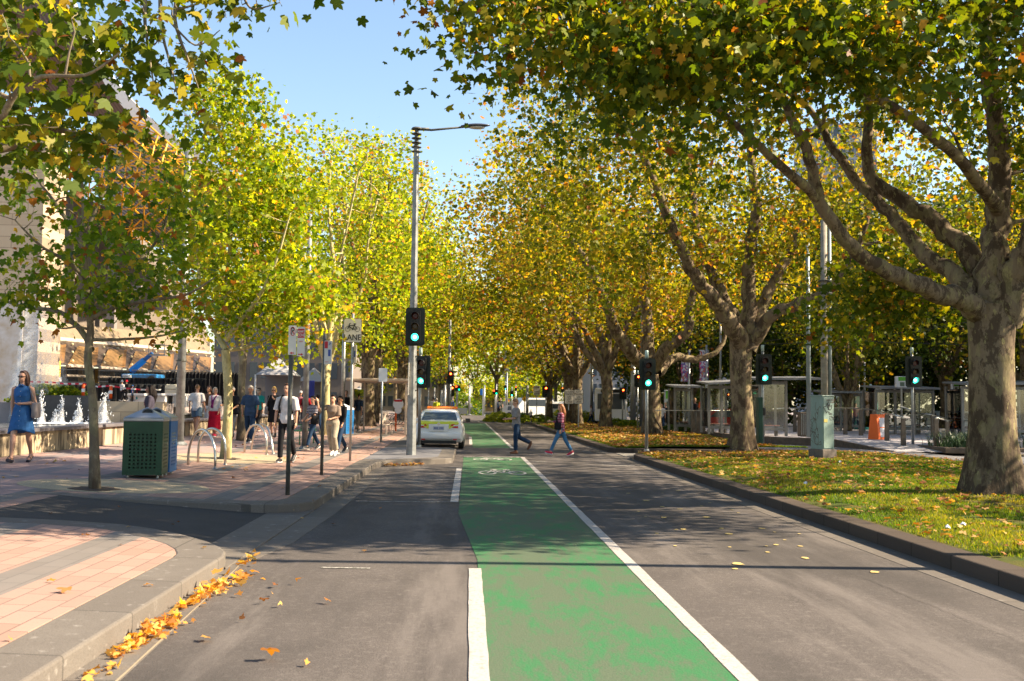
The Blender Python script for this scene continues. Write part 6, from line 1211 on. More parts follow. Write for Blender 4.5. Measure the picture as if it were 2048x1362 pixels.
# ---------------------------------------------------------------- right background: buildings
def block(label, pa, pb, top, Y, m, wm, nf=6, nw=9, dep=20):
    a, b = D(pa, 806, Y).x, D(pb, 806, Y).x; z1 = YH((pa+pb)/2, top, Y); rt = root('office_building', label, 'building', ((a+b)/2, Y+dep/2, 0)); L = b-a
    MB().box((0, 0, z1/2), (L, dep, z1)).build('wall', m, rt); MB().box((0, 0, z1+.2), (L+.4, dep+.4, .4)).build('parapet', m, rt); fh = z1/nf
    for j in range(nf):
        mb = MB()
        for i in range(nw): mb.box((-L/2+L*(i+.5)/nw, -dep/2-.02, fh*(j+.55)), (L/nw*.66, .10, fh*.55))
        mb.build('window_row', wm, rt)
GW = mat('office_glass', (.06, .075, .09), .12)
block('grey office block seen between the plane trunks left of the banners', 1290, 1500, 560, 150, mat('office_grey', (.16, .165, .19), .7), GW, 7, 12)
block('pale low office block behind the lane signs', 1180, 1290, 690, 140, mat('office_pale', (.30, .29, .28), .7), GW, 4, 7)
block('pale hospital-like block far beyond the crossing at the right', 1010, 1110, 700, 230, mat('office_cream', (.26, .25, .24), .7), GW, 6, 9)
block('cream pavilion beyond the crossing at the centre', 945, 1002, 768, 215, mat('office_sand', (.32, .24, .16), .7), GW, 2, 6, 10)
block('tall grey tower far behind the park trees', 1640, 1760, 250, 260, mat('tower_grey', (.22, .24, .28), .6), GW, 18, 8)
block('beige block behind the left avenue trees', 700, 905, 640, 190, mat('office_beige', (.25, .21, .18), .7), GW, 5, 14)
block('brown hall block behind the strolling crowd and the marquees', 425, 700, 600, 118, mat('hall_brown', (.16, .13, .11), .75), GW, 4, 12)
# bus
def bus():
    Y = 82; x1 = D(1249, 806, Y).x; rt = root('white_bus', 'white bus coming forward behind the trunks, just left of the green signal pole', 'bus', (x1-1.2, Y, .05), R(-97)); W_ = mat('bus_white', (.80, .80, .82), .35)
    MB().bbox((0, 0, 1.65), (8.4, 2.5, 2.6), .12).build('body', W_, rt); MB().box((-.8, -1.262, 2.1), (6.0, .02, 1.0)).build('window_band', GW, rt); MB().box((-1.5, -1.262, 1.05), (4.0, .02, .6)).build('blue_stripe', mat('bus_blue', (.03, .05, .28), .4), rt)
    MB().box((3.7, -1.262, 1.9), (.6, .02, 1.6)).build('door', GW, rt); MB().box((4.21, 0, 1.9), (.02, 2.1, 1.2)).build('windscreen', GW, rt); MB().box((4.21, 0, 2.7), (.02, 1.6, .25)).build('route_display', SBLK, rt)
    for x in (-2.8, 2.6): MB().cyl((x, -1.28, .45), (x, -1.0, .45), .45, n=18).build('wheel', SBLK, rt)
bus()
def van(label, px, Y, bodym, name='white_van', w_=1.9, rz=0., L=4.6, h=1.9, z=.05, cat='van', gp=None):
    x = D(px, 806, Y).x; rt = root(name, label, cat, (x, Y, z), rz, gp); prof = [(-L/2, .35), (L/2, .35), (L/2, .95), (L*.36, 1.08), (L*.18, h*.92), (L*.1, h), (-L*.38, h), (-L/2, h*.62)]
    MB().prism(prof, -w_/2, w_/2).build('body', bodym, rt); MB().prism([(-L*.36, h*.60), (L*.26, h*.60), (L*.13, h*.92), (-L*.34, h*.92)], -w_/2-.006, w_/2+.006).build('side_window', GW, rt)
    for sx in (-.31, .31): 
        for sy in (-1, 1): MB().cyl((L*sx, sy*(w_/2-.18), .33), (L*sx, sy*(w_/2+.01), .33), .33, n=18).build('wheel', SBLK, rt)
    MB().box((-L/2-.005, 0, h*.75), (.02, w_*.8, h*.26)).build('rear_window', GW, rt); MB().box((-L/2-.005, -.7, .8), (.02, .2, .3)).build('tail_light', LENS_R, rt); MB().box((-L/2-.005, .7, .8), (.02, .2, .3)).build('tail_light', LENS_R, rt)
van('white van waiting beyond the hedge between the pale trunk and the lane signs', 1118, 104, mat('van_white', (.8, .8, .8), .35), rz=R(75)); van('red car seen through the shelter glass left of the hollow trunk', 1450, 70, mat('car_red', (.55, .02, .015), .35), name='red_car', h=1.45, L=4.3, w_=1.75, rz=R(170), cat='car')
van('white car passing beyond the far right shelter', 1915, 74, mat('van_white', (.8,)*3), name='white_car', h=1.45, L=4.3, w_=1.75, rz=R(5), cat='car'); van('white tram-like van crossing beyond the far pole', 1080, 112, mat('van_white', (.8,)*3), rz=R(20), h=2.3, L=6)
van('silver car crossing behind the far shrubs', 1040, 118, mat('car_silver', (.45, .46, .48), .3, .6), name='silver_car', h=1.45, L=4.4, w_=1.8, rz=R(4), cat='car')
# blue sign at the far centre, low wall
f = D(966, 785, 135); rt = root('blue_direction_board', 'blue board on a post at the centre of the far crossing', 'street sign', (f.x, 135, .05)); s = 135/F; z = f.z; MB().cyl((0, .1, 0), (0, .1, z+.5), .08, n=8).build('pole', GALV, rt); MB().bbox((-.25, 0, z), (5.0*s, .1, 12*s), .03).build('board', mat('board_blue', (.01, .12, .42), .5), rt)
f = D(957, 816, 160); rt = root('white_block_wall', 'low bright white wall at the end of the road', 'wall', (f.x, 160, .05)); MB().bbox((0, 0, .5), (21*160/F, .6, 1.0), .03).build('wall', mat('bright_white', (.8,)*3), rt); MB().bbox((0, 0, 1.03), (21*160/F+.2, .8, .08), .02).build('coping', WC, rt)
f = D(922, 812, 130); rt = root('silver_barrier', 'low silver metal barrier beyond the taxi', 'barrier', (f.x, 130, .05)); MB().box((0, 0, .6), (26*130/F, .05, .8)).build('panel', GALV, rt)
for x in (-.8, 0, .8): MB().box((x, 0, .5), (.06, .06, 1.0)).build('post', GALV, rt)
# shrubs
GS = 'clipped shrubs in the avenue medians'
def hedge_pt(lab, px, by, Y, r, n, sz, tb, seed, z=.1, m=HG): return bush('median_shrub', lab, (D(px, by, Y).x, Y, z), r, n, sz, m, seed, group=GS, tb=tb)
hedge_pt('bright yellow-green shrub around the small far sign', 1002, 830, 92, (1.5, 1.4, .95), 2600, .16, .25, 1); hedge_pt('yellow-green shrub left of the walking man, low', 989, 826, 96, (1.0, 1.3, .8), 1800, .16, .25, 2); hedge_pt('shrub touching the walking man on his left', 1014, 828, 90, (.8, 1.2, .8), 1500, .16, .2, 3)
hedge_pt('dark green shrub behind the small child', 1048, 836, 90, (1.1, 1.2, .85), 2000, .16, 0, 4); hedge_pt('gold-green shrub beside the small child', 1058, 842, 86, (.9, 1.0, .65), 1500, .15, .15, 5); hedge_pt('green shrub right of the small child', 1078, 838, 86, (1.2, 1.0, .8), 2000, .15, 0, 6); hedge_pt('dark shrub left of the forked pale trunk', 1092, 842, 84, (.8, .8, .6), 1200, .14, -.1, 7)
hedge_pt('bright clipped hedge right of the forked trunk', 1122, 822, 100, (1.6, 1.0, 1.2), 2600, .18, .25, 8); hedge_pt('green hedge beyond the small woman', 1175, 835, 88, (1.6, 1.0, 1.1), 2400, .16, .15, 9); hedge_pt('bright hedge right of the small woman', 1192, 838, 84, (1.2, 1.0, 1.1), 2200, .16, .2, 10)
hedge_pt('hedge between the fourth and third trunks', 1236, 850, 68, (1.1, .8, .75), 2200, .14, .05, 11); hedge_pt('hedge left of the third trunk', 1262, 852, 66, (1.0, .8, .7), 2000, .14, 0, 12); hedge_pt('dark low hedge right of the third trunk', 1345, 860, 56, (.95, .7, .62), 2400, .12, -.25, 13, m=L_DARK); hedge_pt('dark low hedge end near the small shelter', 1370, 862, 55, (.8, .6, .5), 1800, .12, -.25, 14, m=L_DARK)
hedge_pt('dark green round shrub behind the taxi mirror', 928, 815, 140, (2.9, 2, 3.2), 3000, .30, .0, 15, m=L_GREEN)
# strap-leaf planter by the ramp
f = P(1950, 905, .08); rt = root('strap_leaf_planter', 'low planter of dark strap leaves left of the huge trunk', 'plant', (f.x+.55, f.y+1.2, .08)); rs = random.Random(8); mb = MB()
for k in range(900):
    x, y = rs.uniform(-1.5, 1.5), rs.uniform(-1.0, 1.0); a = rs.uniform(0, 2*PI); L = rs.uniform(.35, .65); h = rs.uniform(.35, .6); dx, dy = math.cos(a), math.sin(a); w_ = .014; px_, py_ = -dy*w_, dx*w_
    vs = []
    for t in (0, .35, .7, 1.0): z = h*math.sin(t*2.0)*1.05; q = L*t*t; vs += [(x+dx*q-px_*(1-t), y+dy*q-py_*(1-t), .12+z), (x+dx*q+px_*(1-t), y+dy*q+py_*(1-t), .12+z)]
    mb.add(vs, [(0, 1, 3, 2), (2, 3, 5, 4), (4, 5, 7, 6)])
mb.build('foliage', mat('strap_leaf', (.035, .085, .02), .45, noise=.4, nscale=3), rt); MB().bbox((0, 0, .06), (3.3, 2.3, .22), .03).build('planter_edge', M_PLATE, rt)
# ================================================================== people
def skin(n, c): return mat(n, c, .5, noise=.05, nscale=8)
SK1 = skin('skin_fair', (.50, .27, .18)); SK2 = skin('skin_tan', (.36, .18, .10)); SK3 = skin('skin_brown', (.20, .095, .055))
def cloth(n, c, **k): return mat(n, c, .85, noise=.22, nscale=9, bump=.25, bscale=22, spec=.15, **k)
def pmesh(mb, nm, m, rt, vx, sm=2): return mb.build(nm, m, rt, smooth=True, remesh=vx, sm=sm)
TOR = [(.86, .145, .105), (.93, .165, .118), (1.00, .150, .108), (1.08, .132, .098), (1.16, .140, .104), (1.26, .160, .114), (1.34, .168, .112), (1.40, .160, .098), (1.435, .115, .080), (1.46, .060, .058)]
def person(label, f, h, rz, legs=((.35, .1), (-.25, .35)), arms=((.2, .25, .12, 0), (-.2, .25, .12, 0)), head=(0, 0), lean=0., female=False, build=1.0, sk=SK1, vx=.012, name='person',
           top=None, pants=None, skirt=None, dress=None, shoes=None, hair=None, extras=None, group=None, toe=None):
    s = h/1.75; V = Vector; J = {}
    sw = .160 if female else .178
    def leg(sd, th, kn, ab=.03):
        hp = V((sd*.088, 0, .90)); k = hp+V((sd*math.sin(ab), math.sin(th), -math.cos(th)))*.425; a2 = th-kn; an = k+V((0, math.sin(a2), -math.cos(a2)))*.415; return hp, k, an, a2
    L = [leg(-1, *legs[0]), leg(1, *legs[1])]
    feet = []
    for q in L:
        pitch = min(0, q[3])*.9 if q[3] < -.15 else (q[3]*.55 if q[3] > .1 else 0)   # trailing foot on its toes, leading on its heel
        dy, dz = math.cos(pitch), math.sin(pitch); an = q[2]; heel = an+V((0, -.055*dy+.055*dz*0, -.055))+V((0, 0, -.055*dz)); toe_ = heel+V((0, .235*dy, .235*dz)); feet.append((an, heel, toe_))
    gz0 = min(min(a.z, b.z) for _, a, b in feet)-.028
    hips = V((0, 0, 0)); mrx = Matrix.Rotation(-lean, 4, 'X')
    def tl(p): 
        p = V(p)
        if lean and p.z > .88: q = V((p.x, p.y, p.z-.9)); q = mrx @ q; p = V((q.x, q.y, q.z+.9))
        return p
    def arm(sd, a, e, b, c):
        sh = V((sd*sw, 0, 1.395)); el = sh+V((sd*math.sin(b), math.sin(a)*math.cos(b), -math.cos(a)*math.cos(b)))*.285; d = V((-sd*math.sin(c), math.sin(a+e)*math.cos(c), -math.cos(a+e)*math.cos(c))); wr = el+d*.25; return sh, el, wr, d
    A = [arm(-1, *arms[0]), arm(1, *arms[1])]
    def X(p): p = tl(p); return V((p.x*s, p.y*s, (p.z-gz0)*s))
    def tube(mb, pts, rad, n=12): mb.tube([X(p) for p in pts], [r*s for r in rad], n)
    def rings(z0, z1, infl, wk=1.0, n=20, src=TOR, hip=0.):
        zs = [z0]+[t[0] for t in src if z0+.015 < t[0] < z1-.015]+[z1]; R_ = []
        for z in zs:
            w_ = np.interp(z, [t[0] for t in src], [t[1] for t in src]); d_ = np.interp(z, [t[0] for t in src], [t[2] for t in src])
            if female: w_ = w_*(.90 if z > 1.2 else (.90 if 1.03 < z < 1.2 else 1.0)); 
            w_ = w_*wk*build+infl; d_ = d_*wk*build**1.2+infl; bust = .022 if (female and 1.2 < z < 1.32) else 0
            R_.append([X((math.cos(2*PI*i/n)*w_, math.sin(2*PI*i/n)*d_+(bust if math.sin(2*PI*i/n) > .3 else 0), z)) for i in range(n)])
        return R_
    # body
    mb = MB(); mb.loft(rings(.84, 1.46, 0)); tube(mb, [(0, 0, 1.40), (0, .005, 1.50), (0, .012, 1.56)], [.062, .052, .050])
    for hp, k, an, a2 in L:
        tube(mb, [hp+V((0, 0, .02)), hp.lerp(k, .3), k, k.lerp(an, .3), k.lerp(an, .75), an], [.092*build, .082*build, .053, .056, .036, .034])
    for an, he, to in feet: tube(mb, [he, he.lerp(to, .3)+V((0, 0, .018)), he.lerp(to, .7), to], [.030, .040, .037, .022]); tube(mb, [an, he.lerp(to, .3)], [.036, .036])
    for sd, (sh, el, wr, d) in zip((-1, 1), A):
        tube(mb, [sh+V((-sd*.04, 0, .01)), sh, sh.lerp(el, .4), el, el.lerp(wr, .3), wr], [.050, .052, .044*build, .034, .035, .023])
        fw = d; side = V((0, 1, 0)); side = (side-fw*side.dot(fw)).normalized() if abs(fw.y) < .95 else V((0, 0, 1)); nr_ = fw.cross(side)*(-sd)
        pm = wr+fw*.045; tube(mb, [wr, pm, wr+fw*.085], [.022, .030, .026])
        for k in range(4):
            o_ = side*(.027-.018*k); base = wr+fw*.080+o_; ln = (.062, .072, .068, .052)[k]; c1 = base+fw*ln*.5+nr_*.010; c2 = c1+fw*ln*.42+nr_*.024; tube(mb, [base-fw*.01, c1, c2], [.0095, .0088, .0070], 8)
        tb_ = wr+fw*.025+side*.024; tube(mb, [tb_, tb_+fw*.035+side*.022, tb_+fw*.062+side*.022+nr_*.012], [.012, .010, .0075], 8)
    ht, td = head; hm = Matrix.Rotation(ht, 4, 'Z') @ Matrix.Rotation(-td, 4, 'X'); hc = V((0, .012, 1.625))
    def HX(p): return X(hc+hm @ V(p))
    hm3 = hm.to_3x3()
    def hell(mb, c, r, nu=16, nv=10): mb.ell(HX(c), [q*s for q in r], hm3, nu, nv)
    hell(mb, (0, -.006, .022), (.074, .093, .098)); hell(mb, (0, .030, -.045), (.054, .058, .066)); hell(mb, (0, .088, -.018), (.011, .016, .020), 8, 6); hell(mb, (0, .062, .03), (.055, .03, .02), 10, 6); hell(mb, (0, .078, -.062), (.022, .016, .012), 8, 6)
    for sx in (-1, 1): hell(mb, (sx*.077, -.008, -.008), (.010, .020, .030), 8, 6)
    body = pmesh(mb, name, sk, None, vx); body.location = f; body.rotation_euler = (0, 0, rz); tag(body, label, 'person', group)
    # face
    EYE = mat('eye_white', (.6, .58, .55), .3); PUP = mat('pupil', (.02, .012, .01), .3); LIP = mat('lips', (.34, .10, .08), .5)
    for sx in (-1, 1):
        mb = MB(); hell(mb, (sx*.030, .074, .004), (.013, .010, .007), 8, 6); e = mb.build('eye', EYE, body, smooth=True); mb = MB(); hell(mb, (sx*.030, .081, .004), (.006, .005, .006), 8, 6); mb.build('pupil', PUP, e)
        mb = MB(); hell(mb, (sx*.030, .082, .022), (.018, .006, .0035), 8, 5); mb.build('eyebrow', PUP, body)
    mb = MB(); hell(mb, (0, .089, -.052), (.022, .007, .006), 10, 6); mb.build('mouth', LIP, body)
    def hairb(style, m):
        mb = MB(); hell(mb, (0, -.022, .040), (.082, .092, .095))
        if style == 'short':
            hell(mb, (0, .030, .100), (.060, .045, .030)); hell(mb, (0, -.05, -.01), (.068, .050, .060))
        elif style == 'bob':
            for sx in (-1, 1): hell(mb, (sx*.068, -.01, -.015), (.026, .060, .085))
            hell(mb, (0, -.062, -.02), (.075, .045, .085)); hell(mb, (0, .045, .095), (.062, .035, .030))
        elif style in ('long', 'curly', 'xlong'):
            Lh = .40 if style != 'xlong' else .50; k = 1.35 if style == 'curly' else 1.0
            for sx in (-1, 1): tube(mb, [hc+hm @ V((sx*.05, .0, .07)), hc+hm @ V((sx*.078, -.01, -.02)), hc+hm @ V((sx*.082, -.02, -.12)), hc+V((sx*.085, -.02, -.22))], [.032*k, .028*k, .030*k, .018])
            tube(mb, [hc+hm @ V((0, -.05, .03)), hc+hm @ V((0, -.085, -.06)), hc+V((0, -.105, -.18)), hc+V((0, -.12, -Lh))], [.080, .078*k, .085*k, .040])
            hell(mb, (0, .025, .098), (.062, .048, .028))
            if style == 'curly':
                rd = random.Random(4)
                for q in range(26): a = rd.uniform(0, 2*PI); z = rd.uniform(-.3, .1); hell(mb, (math.cos(a)*.095, -.05+min(.03, math.sin(a)*.09), z), (.028, .028, .030), 8, 6)
        elif style == 'buzz': mb = MB(); hell(mb, (0, -.016, .032), (.077, .090, .092))
        pmesh(mb, 'hair', m, body, .011 if style != 'curly' else .010, 1)
    if hair: hairb(*hair)
    def sleeves(mb, fr, infl, flare=.0):
        for sd, (sh, el, wr, d) in zip((-1, 1), A):
            pts = [sh+V((-sd*.05, 0, .0)), sh+V((0, 0, .004))]; rad = [.056+infl, .058+infl]
            if fr <= .5: pts += [sh.lerp(el, fr*2)]; rad += [.056+infl+flare]
            else: pts += [sh.lerp(el, .6), el, el.lerp(wr, (fr-.5)*2*.97)]; rad += [.050+infl, .042+infl, .030+infl+flare]
            tube(mb, pts, rad)
    if top:
        m, sl, hem = top[:3]; inf = top[3] if len(top) > 3 else .018; mb = MB(); mb.loft(rings(hem, 1.455, inf, hip=0)); 
        if sl: sleeves(mb, sl, inf*.6, .012 if sl <= .5 else 0)
        t_ = pmesh(mb, 'shirt', m, body, .012, 2)
    if dress:
        m, hem, fl = dress; mb = MB(); R_ = rings(.98, 1.455, .014); n = 20; wv = []
        for q in range(5):
            t = q/4; z = hem+(1.0-hem)*t; w_ = (.150+.014)+(1-t)*fl; d_ = .112+.014+(1-t)*fl*.8
            dip = .05*(1-t); wv.append([X((math.cos(2*PI*i/n)*w_*(1+.03*math.sin(6*2*PI*i/n)*(1-t)), math.sin(2*PI*i/n)*d_*(1+.03*math.cos(5*2*PI*i/n)*(1-t)), z-dip*math.cos(2*2*PI*i/n))) for i in range(n)])
        mb.loft(wv+R_[1:]); dr_ = pmesh(mb, 'dress', m, body, .011, 2)
        mb = MB(); 
        for q in range(8): z = .68+q*.095; d_ = np.interp(z, [.6, 1.0, 1.08, 1.26, 1.34], [.126+fl*.62, .132, .118, .150, .140]); mb.ell(X((0, d_+.006, z)), (.007*s,)*3, nu=6, nv=4)
        mb.build('buttons', EYE, dr_); mb = MB()
        for sx in (-1, 1): mb.box(X((sx*.065, .158, 1.25)), (.085*s, .012*s, .012*s)); mb.box(X((sx*.028, .09, 1.455)), (.05*s, .05*s, .03*s), 0, .5, sx*.6)
        mb.build('collar_and_pockets', m, dr_)
    if pants:
        m, fr, inf = pants; mb = MB(); mb.loft(rings(.86, 1.0, inf)); 
        for hp, k, an, a2 in L:
            if fr > .55: tube(mb, [hp+V((0, 0, .04)), hp.lerp(k, .3), k, k.lerp(an, .4), k.lerp(an, (fr-.5)*2)], [.100*build+inf*.5, .090*build+inf*.6, .060+inf, .055+inf, .045+inf*1.3])
            else: tube(mb, [hp+V((0, 0, .04)), hp.lerp(k, .3), hp.lerp(k, fr*2)], [.102*build+inf*.5, .094*build+inf, .082+inf*1.6])
        pmesh(mb, 'trousers' if fr > .55 else 'shorts', m, body, .012, 2)
    if skirt:
        m, hem, fl = skirt; mb = MB(); wv = []; n = 24
        for q in range(6):
            t = q/5; z = hem+(1.0-hem)*t; w_ = .160*build+.012+(1-t)*fl; d_ = .115*build+.012+(1-t)*fl*.8; wv.append([X((math.cos(2*PI*i/n)*w_*(1+.04*math.sin(7*2*PI*i/n)*(1-t)), math.sin(2*PI*i/n)*d_*(1+.04*math.cos(6*2*PI*i/n)*(1-t)), z)) for i in range(n)])
        mb.loft(wv); pmesh(mb, 'skirt', m, body, .012, 1)
    if shoes:
        m, kind = shoes
        for an, he, to in feet:
            mb = MB()
            if kind == 'sandal':
                tube(mb, [he+V((0, -.01, -.026)), to+V((0, .01, -.022))], [.036, .040]); 
                for q in (.15, .45, .72): c_ = he.lerp(to, q)+V((0, 0, .012)); tube(mb, [c_+V((-.042, 0, 0)), c_+V((0, 0, .038)), c_+V((.042, 0, 0))], [.010]*3, 6)
            else:
                d = (to-he).normalized(); tube(mb, [he-d*.012, he.lerp(to, .25)+V((0, 0, .012)), he.lerp(to, .7), to+d*.015], [.036, .050, .046, .030])
                if kind == 'boot': tube(mb, [he.lerp(to, .2), an+V((0, 0, .06))], [.046, .046])
            so_ = pmesh(mb, 'shoe', m, body, .010, 1)
            if kind == 'sneaker': mb = MB(); d = (to-he).normalized(); mb.tube([X(he-d*.012+V((0, 0, -.030))), X(to+d*.015+V((0, 0, -.026)))], [.040*s, .036*s], 10); mb.build('sole', mat('sole_white', (.65, .62, .6), .6), so_, smooth=True)
    C = dict(X=X, HX=HX, hell=hell, A=A, tube=tube, s=s, body=body, hc=hc, hm=hm, feet=feet, rings=rings)
    if extras: extras(C)
    return body
def sunglasses(C):
    mb = MB(); 
    for sx in (-1, 1): C['hell'](mb, (sx*.032, .086, .004), (.024, .008, .017), 10, 6)
    mb.tube([C['HX']((-.01, .09, .008)), C['HX']((.01, .09, .008))], [.004*C['s']]*2, 6)
    for sx in (-1, 1): mb.tube([C['HX']((sx*.052, .082, .01)), C['HX']((sx*.078, .0, .01))], [.004*C['s']]*2, 6)
    mb.build('sunglasses', mat('lens_black', (.008, .008, .01), .15), C['body'], smooth=True)
def hat(C, m, brim=.14, top=.07, cap=False):
    mb = MB()
    n = 20; hx = C['HX']
    if cap:
        C['hell'](mb, (0, -.005, .065), (.084, .100, .075)); mb.add([hx((.06*math.cos(a)-0, .085+.075*math.sin(a), .055-.01*math.sin(a))) for a in [PI*i/8 for i in range(9)]]+[hx((.06*math.cos(a)-0, .085+.075*math.sin(a), .047-.01*math.sin(a))) for a in [PI*i/8 for i in range(9)]], [tuple(range(9)), tuple(range(17, 8, -1))]+[(i, i+1, i+10, i+9) for i in range(8)])
    else:
        mb.loft([[hx((math.cos(2*PI*i/n)*r_, math.sin(2*PI*i/n)*r_-.005, z)) for i in range(n)] for r_, z in ((brim, .045), (brim, .052), (.086, .066), (.084, .11), (.070, .11+top), (.03, .12+top))])
    mb.build('cap' if cap else 'hat', m, C['body'], smooth=True)
def bag(C, p, r, m, strap=True, nm='shoulder_bag', sh=1):
    mb = MB(); c = C['X'](p); s = C['s']; mb.bbox(c, (r[0]*s, r[1]*s, r[2]*s), min(r)*s*.3); b = mb.build(nm, m, C['body'], smooth=True)
    if strap: mb = MB(); a = C['X']((sh*.13, 0, 1.475)); mb.tube([c+Vector((0, .04*s, r[2]*.45*s)), Vector((c.x*.9, .10*s, (c.z+a.z)/2)), a+Vector((0, .06*s, -.02*s)), a, a+Vector((0, -.08*s, -.05*s)), c+Vector((0, -.06*s, r[2]*.45*s))], [.011*s]*6, 6); mb.build('strap', m, b)
def backpack(C, m, straps_only=False):
    s = C['s']
    if not straps_only: C_ = MB().bbox(C['X']((0, -.20, 1.20)), (.28*s, .16*s, .42*s), .05*s).build('backpack', m, C['body'], smooth=True)
    mb = MB()
    for sx in (-1, 1): mb.tube([C['X']((sx*.10, -.12, 1.42)), C['X']((sx*.10, .0, 1.475)), C['X']((sx*.11, .125, 1.38)), C['X']((sx*.135, .14, 1.22)), C['X']((sx*.15, .05, 1.08))], [.022*s]*5, 6)
    mb.build('backpack_straps', m, C['body'], smooth=True)
DEN = cloth('denim_blue', (.030, .105, .27)); JEAN = cloth('jeans_dark', (.018, .040, .085)); JEANB = cloth('jeans_light_blue', (.055, .155, .30)); WHC = cloth('cloth_white', (.62, .58, .58)); BLC = cloth('cloth_black', (.012, .012, .015)); GYC = cloth('cloth_grey', (.20, .19, .20)); NAV = cloth('cloth_navy', (.028, .055, .11))
KHA = cloth('cloth_khaki', (.30, .26, .20)); MOC = cloth('cloth_mocha', (.22, .165, .13)); REDC = cloth('cloth_red', (.42, .012, .035)); SKR = cloth('skirt_red', (.50, .010, .035)); TEAL = cloth('cloth_teal', (.01, .22, .22)); PINK = cloth('cloth_pink', (.42, .16, .19)); CHAR = cloth('cloth_charcoal', (.045, .04, .06)); PUR = cloth('scarf_purple', (.16, .02, .13)); SHB = cloth('shorts_blue', (.09, .14, .20)); MAR = cloth('shirt_maroon', (.30, .012, .02))
H_BR = mat('hair_brown', (.055, .022, .014), .5, noise=.4, nscale=30); H_BK = mat('hair_black', (.012, .009, .009), .75, spec=.1, noise=.3, nscale=30); H_AUB = mat('hair_auburn', (.28, .10, .03), .5, noise=.4, nscale=30); H_BLO = mat('hair_blonde', (.50, .30, .08), .5, noise=.3, nscale=30); H_GR = mat('hair_grey', (.42, .37, .32), .6, noise=.3, nscale=30); H_LB = mat('hair_light_brown', (.20, .10, .045), .5, noise=.3, nscale=30)
SH_BR = mat('shoe_brown', (.12, .045, .02), .5); SH_RED = mat('shoe_red', (.55, .012, .05), .5); SH_WH = mat('shoe_white', (.55, .52, .50), .5); SH_BK = mat('shoe_black', (.02, .02, .022), .5); SH_SAN = mat('sandal_dark', (.03, .03, .045), .6)
g = NB('striped_top', .85); sx = g.xyz(); fr = g.math('FRACT', g.math('MULTIPLY', sx[2], 22)); STR = g.color(g.mix(g.math('GREATER_THAN', fr, .68), (.018, .022, .05), (.50, .45, .47)))
g = NB('plaid_shirt', .85); sx = g.xyz(); fr = g.math('FRACT', g.math('MULTIPLY', sx[2], 12)); fr2 = g.math('FRACT', g.math('MULTIPLY', sx[0], 14)); c = g.mix(g.math('GREATER_THAN', fr, .6), (.30, .07, .11), (.46, .24, .28)); PLAID = g.color(g.mix(g.math('GREATER_THAN', fr2, .8), c, (.12, .03, .07)))
def ph(px, top, f): return YH(px, top, f.y)-f.z
def foot(px, py): return PL(px, py)
# woman in blue denim dress, far left, nearest figure
f = foot(40, 925); 
def ex(C):
    sunglasses(C); bag(C, (-.25, -.02, .98), (.10, .30, .30), mat('bag_grey', (.20, .17, .17), .6), sh=-1); mb = MB(); w_ = C['A'][1][2]; mb.tube([C['X'](w_+Vector((-.03, 0, .0))), C['X'](w_+Vector((0, .03, 0))), C['X'](w_+Vector((.03, 0, 0))), C['X'](w_+Vector((0, -.03, 0))), C['X'](w_+Vector((-.03, 0, 0)))], [.005]*5, 6); mb.build('bracelet', STEEL, C['body'])
person('woman in sunglasses and sleeveless blue denim dress by the fountain', f, ph(43, 745, f), R(186), ((-.26, .22), (.30, .10)), ((.02, 1.45, .28, .95), (-.22, .12, .16, .02)), (R(-22), .0), 0, True, 1.0, SK1, .008, dress=(DEN, .56, .085), shoes=(SH_SAN, 'sandal'), hair=('long', H_BR), extras=ex)
# curly haired woman behind the bins
f = foot(297, 888); f = Vector((D(297, 880, 27.2).x, 27.2, zl(-8.5)))
def ex(C): mb = MB(); mb.bbox(C['X']((-.0, .143, 1.24)), (.13, .012, .14), .004); mb.build('pink_print', PINK, C['body'])
person('woman with long black curly hair and charcoal long sleeve top behind the bins', f, ph(297, 773, f), R(105), ((.2, .1), (-.2, .3)), ((.1, .2, .12, 0), (-.1, .2, .12, 0)), (R(10), 0), 0, True, 1.06, SK3, top=(CHAR, .9, .84), pants=(BLC, .98, .012), shoes=(SH_BK, 'sneaker'), hair=('curly', H_BK), extras=ex)
# man in white T-shirt and blue shorts, seen from behind
f = foot(392, 873); person('man in white t-shirt and blue shorts walking away, cropped hair', f, ph(397, 771, f), R(-12), ((.25, .08), (-.2, .25)), ((-.25, .3, .22, .0), (.2, .3, .15, 0)), (0, 0), 0, False, 1.0, SK1, top=(WHC, .42, .84, .022), pants=(SHB, .32, .02), shoes=(SH_BK, 'sneaker'), hair=('buzz', H_LB))
f = foot(416, 866); person('brown haired person in a dark brown top half hidden behind the woman in red skirt', f, ph(416, 774, f), R(160), ((.2, .1), (-.2, .3)), sk=SK2, female=True, top=(cloth('cloth_brown', (.09, .05, .035)), .45, .86), pants=(WHC, .5, .02), shoes=(SH_BK, 'sneaker'), hair=('bob', H_BR))
f = foot(428, 874)
def ex(C):
    mb = MB(); X = C['X']; s = C['s']; mb.tube([X((-.08, -.05, 1.45)), X((-.075, .10, 1.42)), X((-.02, .165, 1.28)), X((.03, .175, 1.10)), X((.02, .17, 1.0))], [.026*s, .03*s, .032*s, .035*s, .03*s], 8); mb.tube([X((.08, -.05, 1.45)), X((.075, .10, 1.42)), X((.04, .17, 1.25)), X((.03, .18, 1.12)), X((.06, .175, 1.02))], [.026*s, .03*s, .032*s, .035*s, .03*s], 8); mb.tube([X((-.08, -.05, 1.45)), X((0, -.09, 1.47)), X((.08, -.05, 1.45))], [.028*s]*3, 8); mb.build('scarf', PUR, C['body'], smooth=True)
